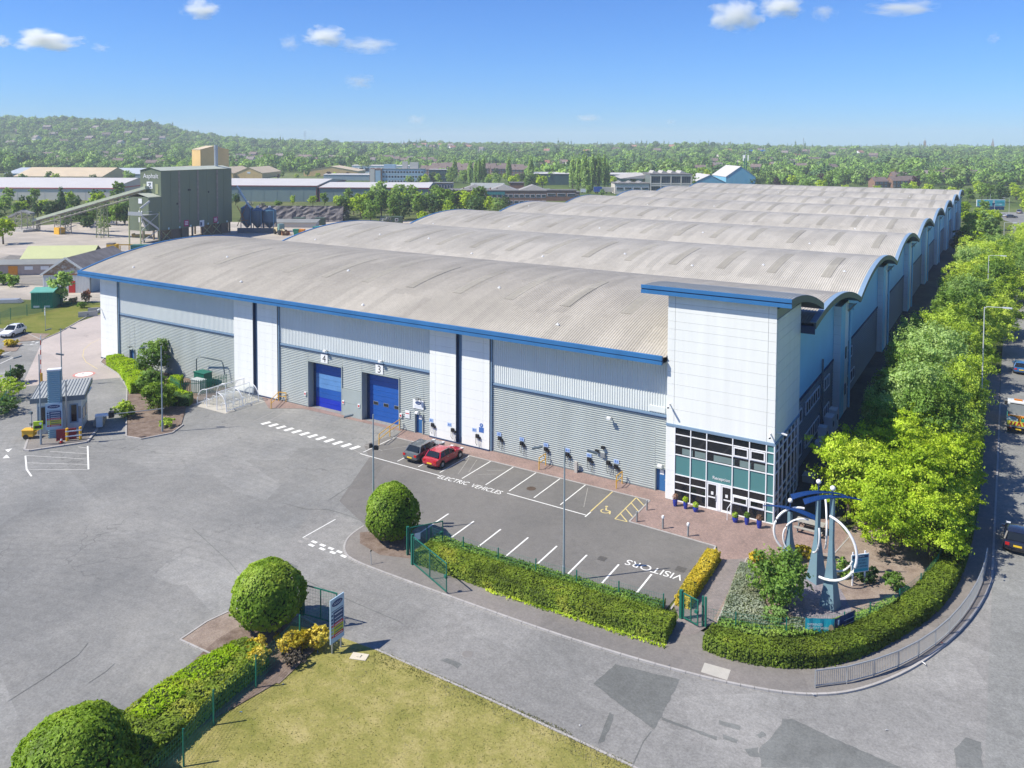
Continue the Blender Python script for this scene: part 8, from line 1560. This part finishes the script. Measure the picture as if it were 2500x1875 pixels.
# skyline marks
def sky_mark(u, v): x, y = uv(u, v); return (x, y, height(u, v))
t = thing('electricity_pylon', 'grey lattice electricity pylon on the skyline', 'pylon', sky_mark(-.256*2500, 2500)); lattice(t, 0,0,8, 42, M('pylon_grey', (.22,.25,.28), .6), 8, .8, 'lattice'); [MB().bar((-w,0,z),(w,0,z),.6).obj('cross_arm', M('pylon_grey', (.22,.25,.28)), t) for w, z in ((7,28),(9,34),(6,40))]
t = thing('church_spire', 'dark pointed church spire on the right skyline', 'church', sky_mark(.594*2500, 2500)); MB().box(-4,-4,-3,4,4,16).obj('tower', BRICKD, t); MB().add([(-4,-4,16),(4,-4,16),(4,4,16),(-4,4,16),(0,0,38)], [(0,1,4),(1,2,4),(2,3,4),(3,0,4)]).obj('spire', SLATER, t); MB().box(-3,4,-3,3,26,9).obj('nave', BRICKD, t)
t = thing('clock_tower', 'small domed tower on the right skyline', 'tower', sky_mark(.51*2600, 2600)); MB().box(-3.5,-3.5,-3,3.5,3.5,22).obj('shaft', BRICKD, t); MB().lathe([(4,22),(4,24),(3,27),(.01,31)], 10).obj('dome', SLATER, t); MB().path([(0,0,31),(0,0,37)], .4, 6).obj('finial', GALV, t)
t = thing('radio_mast', 'thin radio mast on the right skyline', 'mast', sky_mark(.36*2300, 2300)); MB().path([(0,0,0),(0,0,38)], .7, 6).obj('pole', M('pylon_grey', (.22,.25,.28)), t); MB().path([(0,0,33),(0,0,36)], 1.2, 6).obj('antenna', GALV, t)
x, y = uv(-480, 2420); hall('skyline_block', 'long grey block on the skyline right of the pylon', x, y, R(31.6), 90, 30, 20, 1, M('blue_grey_sheet', (.30,.38,.42)), WROOF, z=height(-480, 2420)-4)
x, y = uv(-600, 2440); hall('skyline_block', 'flat grey block on the skyline at the pylon', x, y, R(31.6), 70, 30, 18, 1, PANEL, GREYROOF, z=height(-600, 2440)-4)
x, y = uv(0, 2300); hall('skyline_hall', 'pale long building on the skyline left of the poplars', x, y, R(31.6), 60, 20, 19, 1, CREAM, WROOF, z=height(0, 2300)-4)
x, y = uv(430, 1500); hall('blue_hall', 'bright blue flat hall on the right slope', x, y, R(31.6), 42, 25, 9, 1, M('hall_blue', (.02,.16,.42), .5), M('hall_blue', (.02,.16,.42)), z=height(430, 1500))
# ------------------------------------------------------------------ clouds (real volumes far beyond the haze)
def cloud_mat(i, dens, sc):
    m = bpy.data.materials.new('cloud_vapour'); m.use_nodes = True; n = m.node_tree; n.nodes.remove(n.nodes['Principled BSDF']); L = n.links.new
    tc = N(n, 'ShaderNodeTexCoord'); oi = N(n, 'ShaderNodeObjectInfo'); ad = N(n, 'ShaderNodeVectorMath', operation='ADD'); L(tc.outputs['Object'], ad.inputs[0]); cv_ = N(n, 'ShaderNodeVectorMath', operation='SCALE'); cv_.inputs['Scale'].default_value = 37
    cx = N(n, 'ShaderNodeCombineXYZ'); L(oi.outputs['Random'], cx.inputs[0]); L(oi.outputs['Random'], cx.inputs[1]); L(cx.outputs[0], cv_.inputs[0]); L(cv_.outputs[0], ad.inputs[1])
    nz = N(n, 'ShaderNodeTexNoise'); nz.inputs['Scale'].default_value = sc; nz.inputs['Detail'].default_value = 5; nz.inputs['Roughness'].default_value = .6; L(ad.outputs[0], nz.inputs['Vector'])
    ln = N(n, 'ShaderNodeVectorMath', operation='LENGTH'); L(tc.outputs['Object'], ln.inputs[0])
    a = N(n, 'ShaderNodeMath', operation='MULTIPLY_ADD', i1=-.85, i2=.62); L(ln.outputs['Value'], a.inputs[0]); b = N(n, 'ShaderNodeMath', operation='ADD'); L(a.outputs[0], b.inputs[0])
    c0 = N(n, 'ShaderNodeMath', operation='MULTIPLY_ADD', i1=2.1, i2=-1.05); L(nz.outputs['Fac'], c0.inputs[0]); L(c0.outputs[0], b.inputs[1])
    c = N(n, 'ShaderNodeMath', operation='MULTIPLY', i1=dens, use_clamp=False); mx = N(n, 'ShaderNodeMath', operation='MAXIMUM', i1=0.0); L(b.outputs[0], mx.inputs[0]); L(mx.outputs[0], c.inputs[0])
    pv = N(n, 'ShaderNodeVolumePrincipled'); pv.inputs['Color'].default_value = (1,1,1,1); pv.inputs['Anisotropy'].default_value = .2; L(c.outputs[0], pv.inputs['Density']); L(pv.outputs[0], n.nodes['Material Output'].inputs['Volume']); return m
CM = cloud_mat(0, .06, 1.7); CMT = cloud_mat(1, .022, 1.9)
ico = bpy.data.meshes.new('cloud'); import bmesh as _bm
b_ = _bm.new(); _bm.ops.create_icosphere(b_, subdivisions=2, radius=1); b_.to_mesh(ico); b_.free(); ico2 = ico.copy(); ico.materials.append(CM); ico2.materials.append(CMT)
def cloud(label, px, py, w, h, thin=False, d=4300):
    dr = ax_r*((px-1250)/F_)+ax_u*((CY_-py)/F_)+fw; p = CAM+dr*d; o = put('cloud', ico2 if thin else ico, None, p, -YA_*1.0*-1); s = d/F_; o.scale = (w*s*.72, w*s*.45, h*s*.95); o.rotation_euler = (0,0,R(31.6)); return tag(o, label, 'cloud')
for a in (('puffy white cloud, largest, at the top right of the sky',1795,38,112,54),('white cloud beside the largest, cut by the top edge',1906,14,98,40),('small white cloud at the top left of the sky',490,22,84,30),('long white cloud at the left side of the sky',112,98,142,36),('white cloud fragment at the left picture edge',6,102,40,22),('flat white cloud above the middle left',790,88,90,34)): cloud(*a)
for a in (('wispy tail of the flat cloud at the middle left',895,110,115,26,True),('faint puff left of the flat cloud',708,105,44,26,True),('faint cloud right of the two bright ones',2012,30,54,28,True),('long faint cloud near the top right corner',2205,20,150,24,True),('faint curl of cloud in the middle of the sky',880,200,64,26,True),('low bright puff over the middle horizon',1018,292,46,18,True),('low thin cloud over the right horizon',1437,288,62,14,True),('smallest faint puff low in the right sky',1637,297,30,12,True),('tiny faint puff at the right side of the sky',2425,94,30,18,True),('thin tail of the long left cloud',245,116,40,14,True)): cloud(*a)
# ------------------------------------------------------------------ haze: one box of thin air round the whole place
hz = MB(); hz.box(-4300,-900,-8,3600,5200,132); ho = hz.obj('haze', None); hm = bpy.data.materials.new('thin_air'); hm.use_nodes = True; hn = hm.node_tree; hn.nodes.remove(hn.nodes['Principled BSDF']); pv = hn.nodes.new('ShaderNodeVolumePrincipled'); pv.inputs['Color'].default_value = (.82,.90,1,1); pv.inputs['Density'].default_value = .00018; hn.links.new(pv.outputs[0], hn.nodes['Material Output'].inputs['Volume']); ho.data.materials.append(hm); tag(ho, kind='stuff')
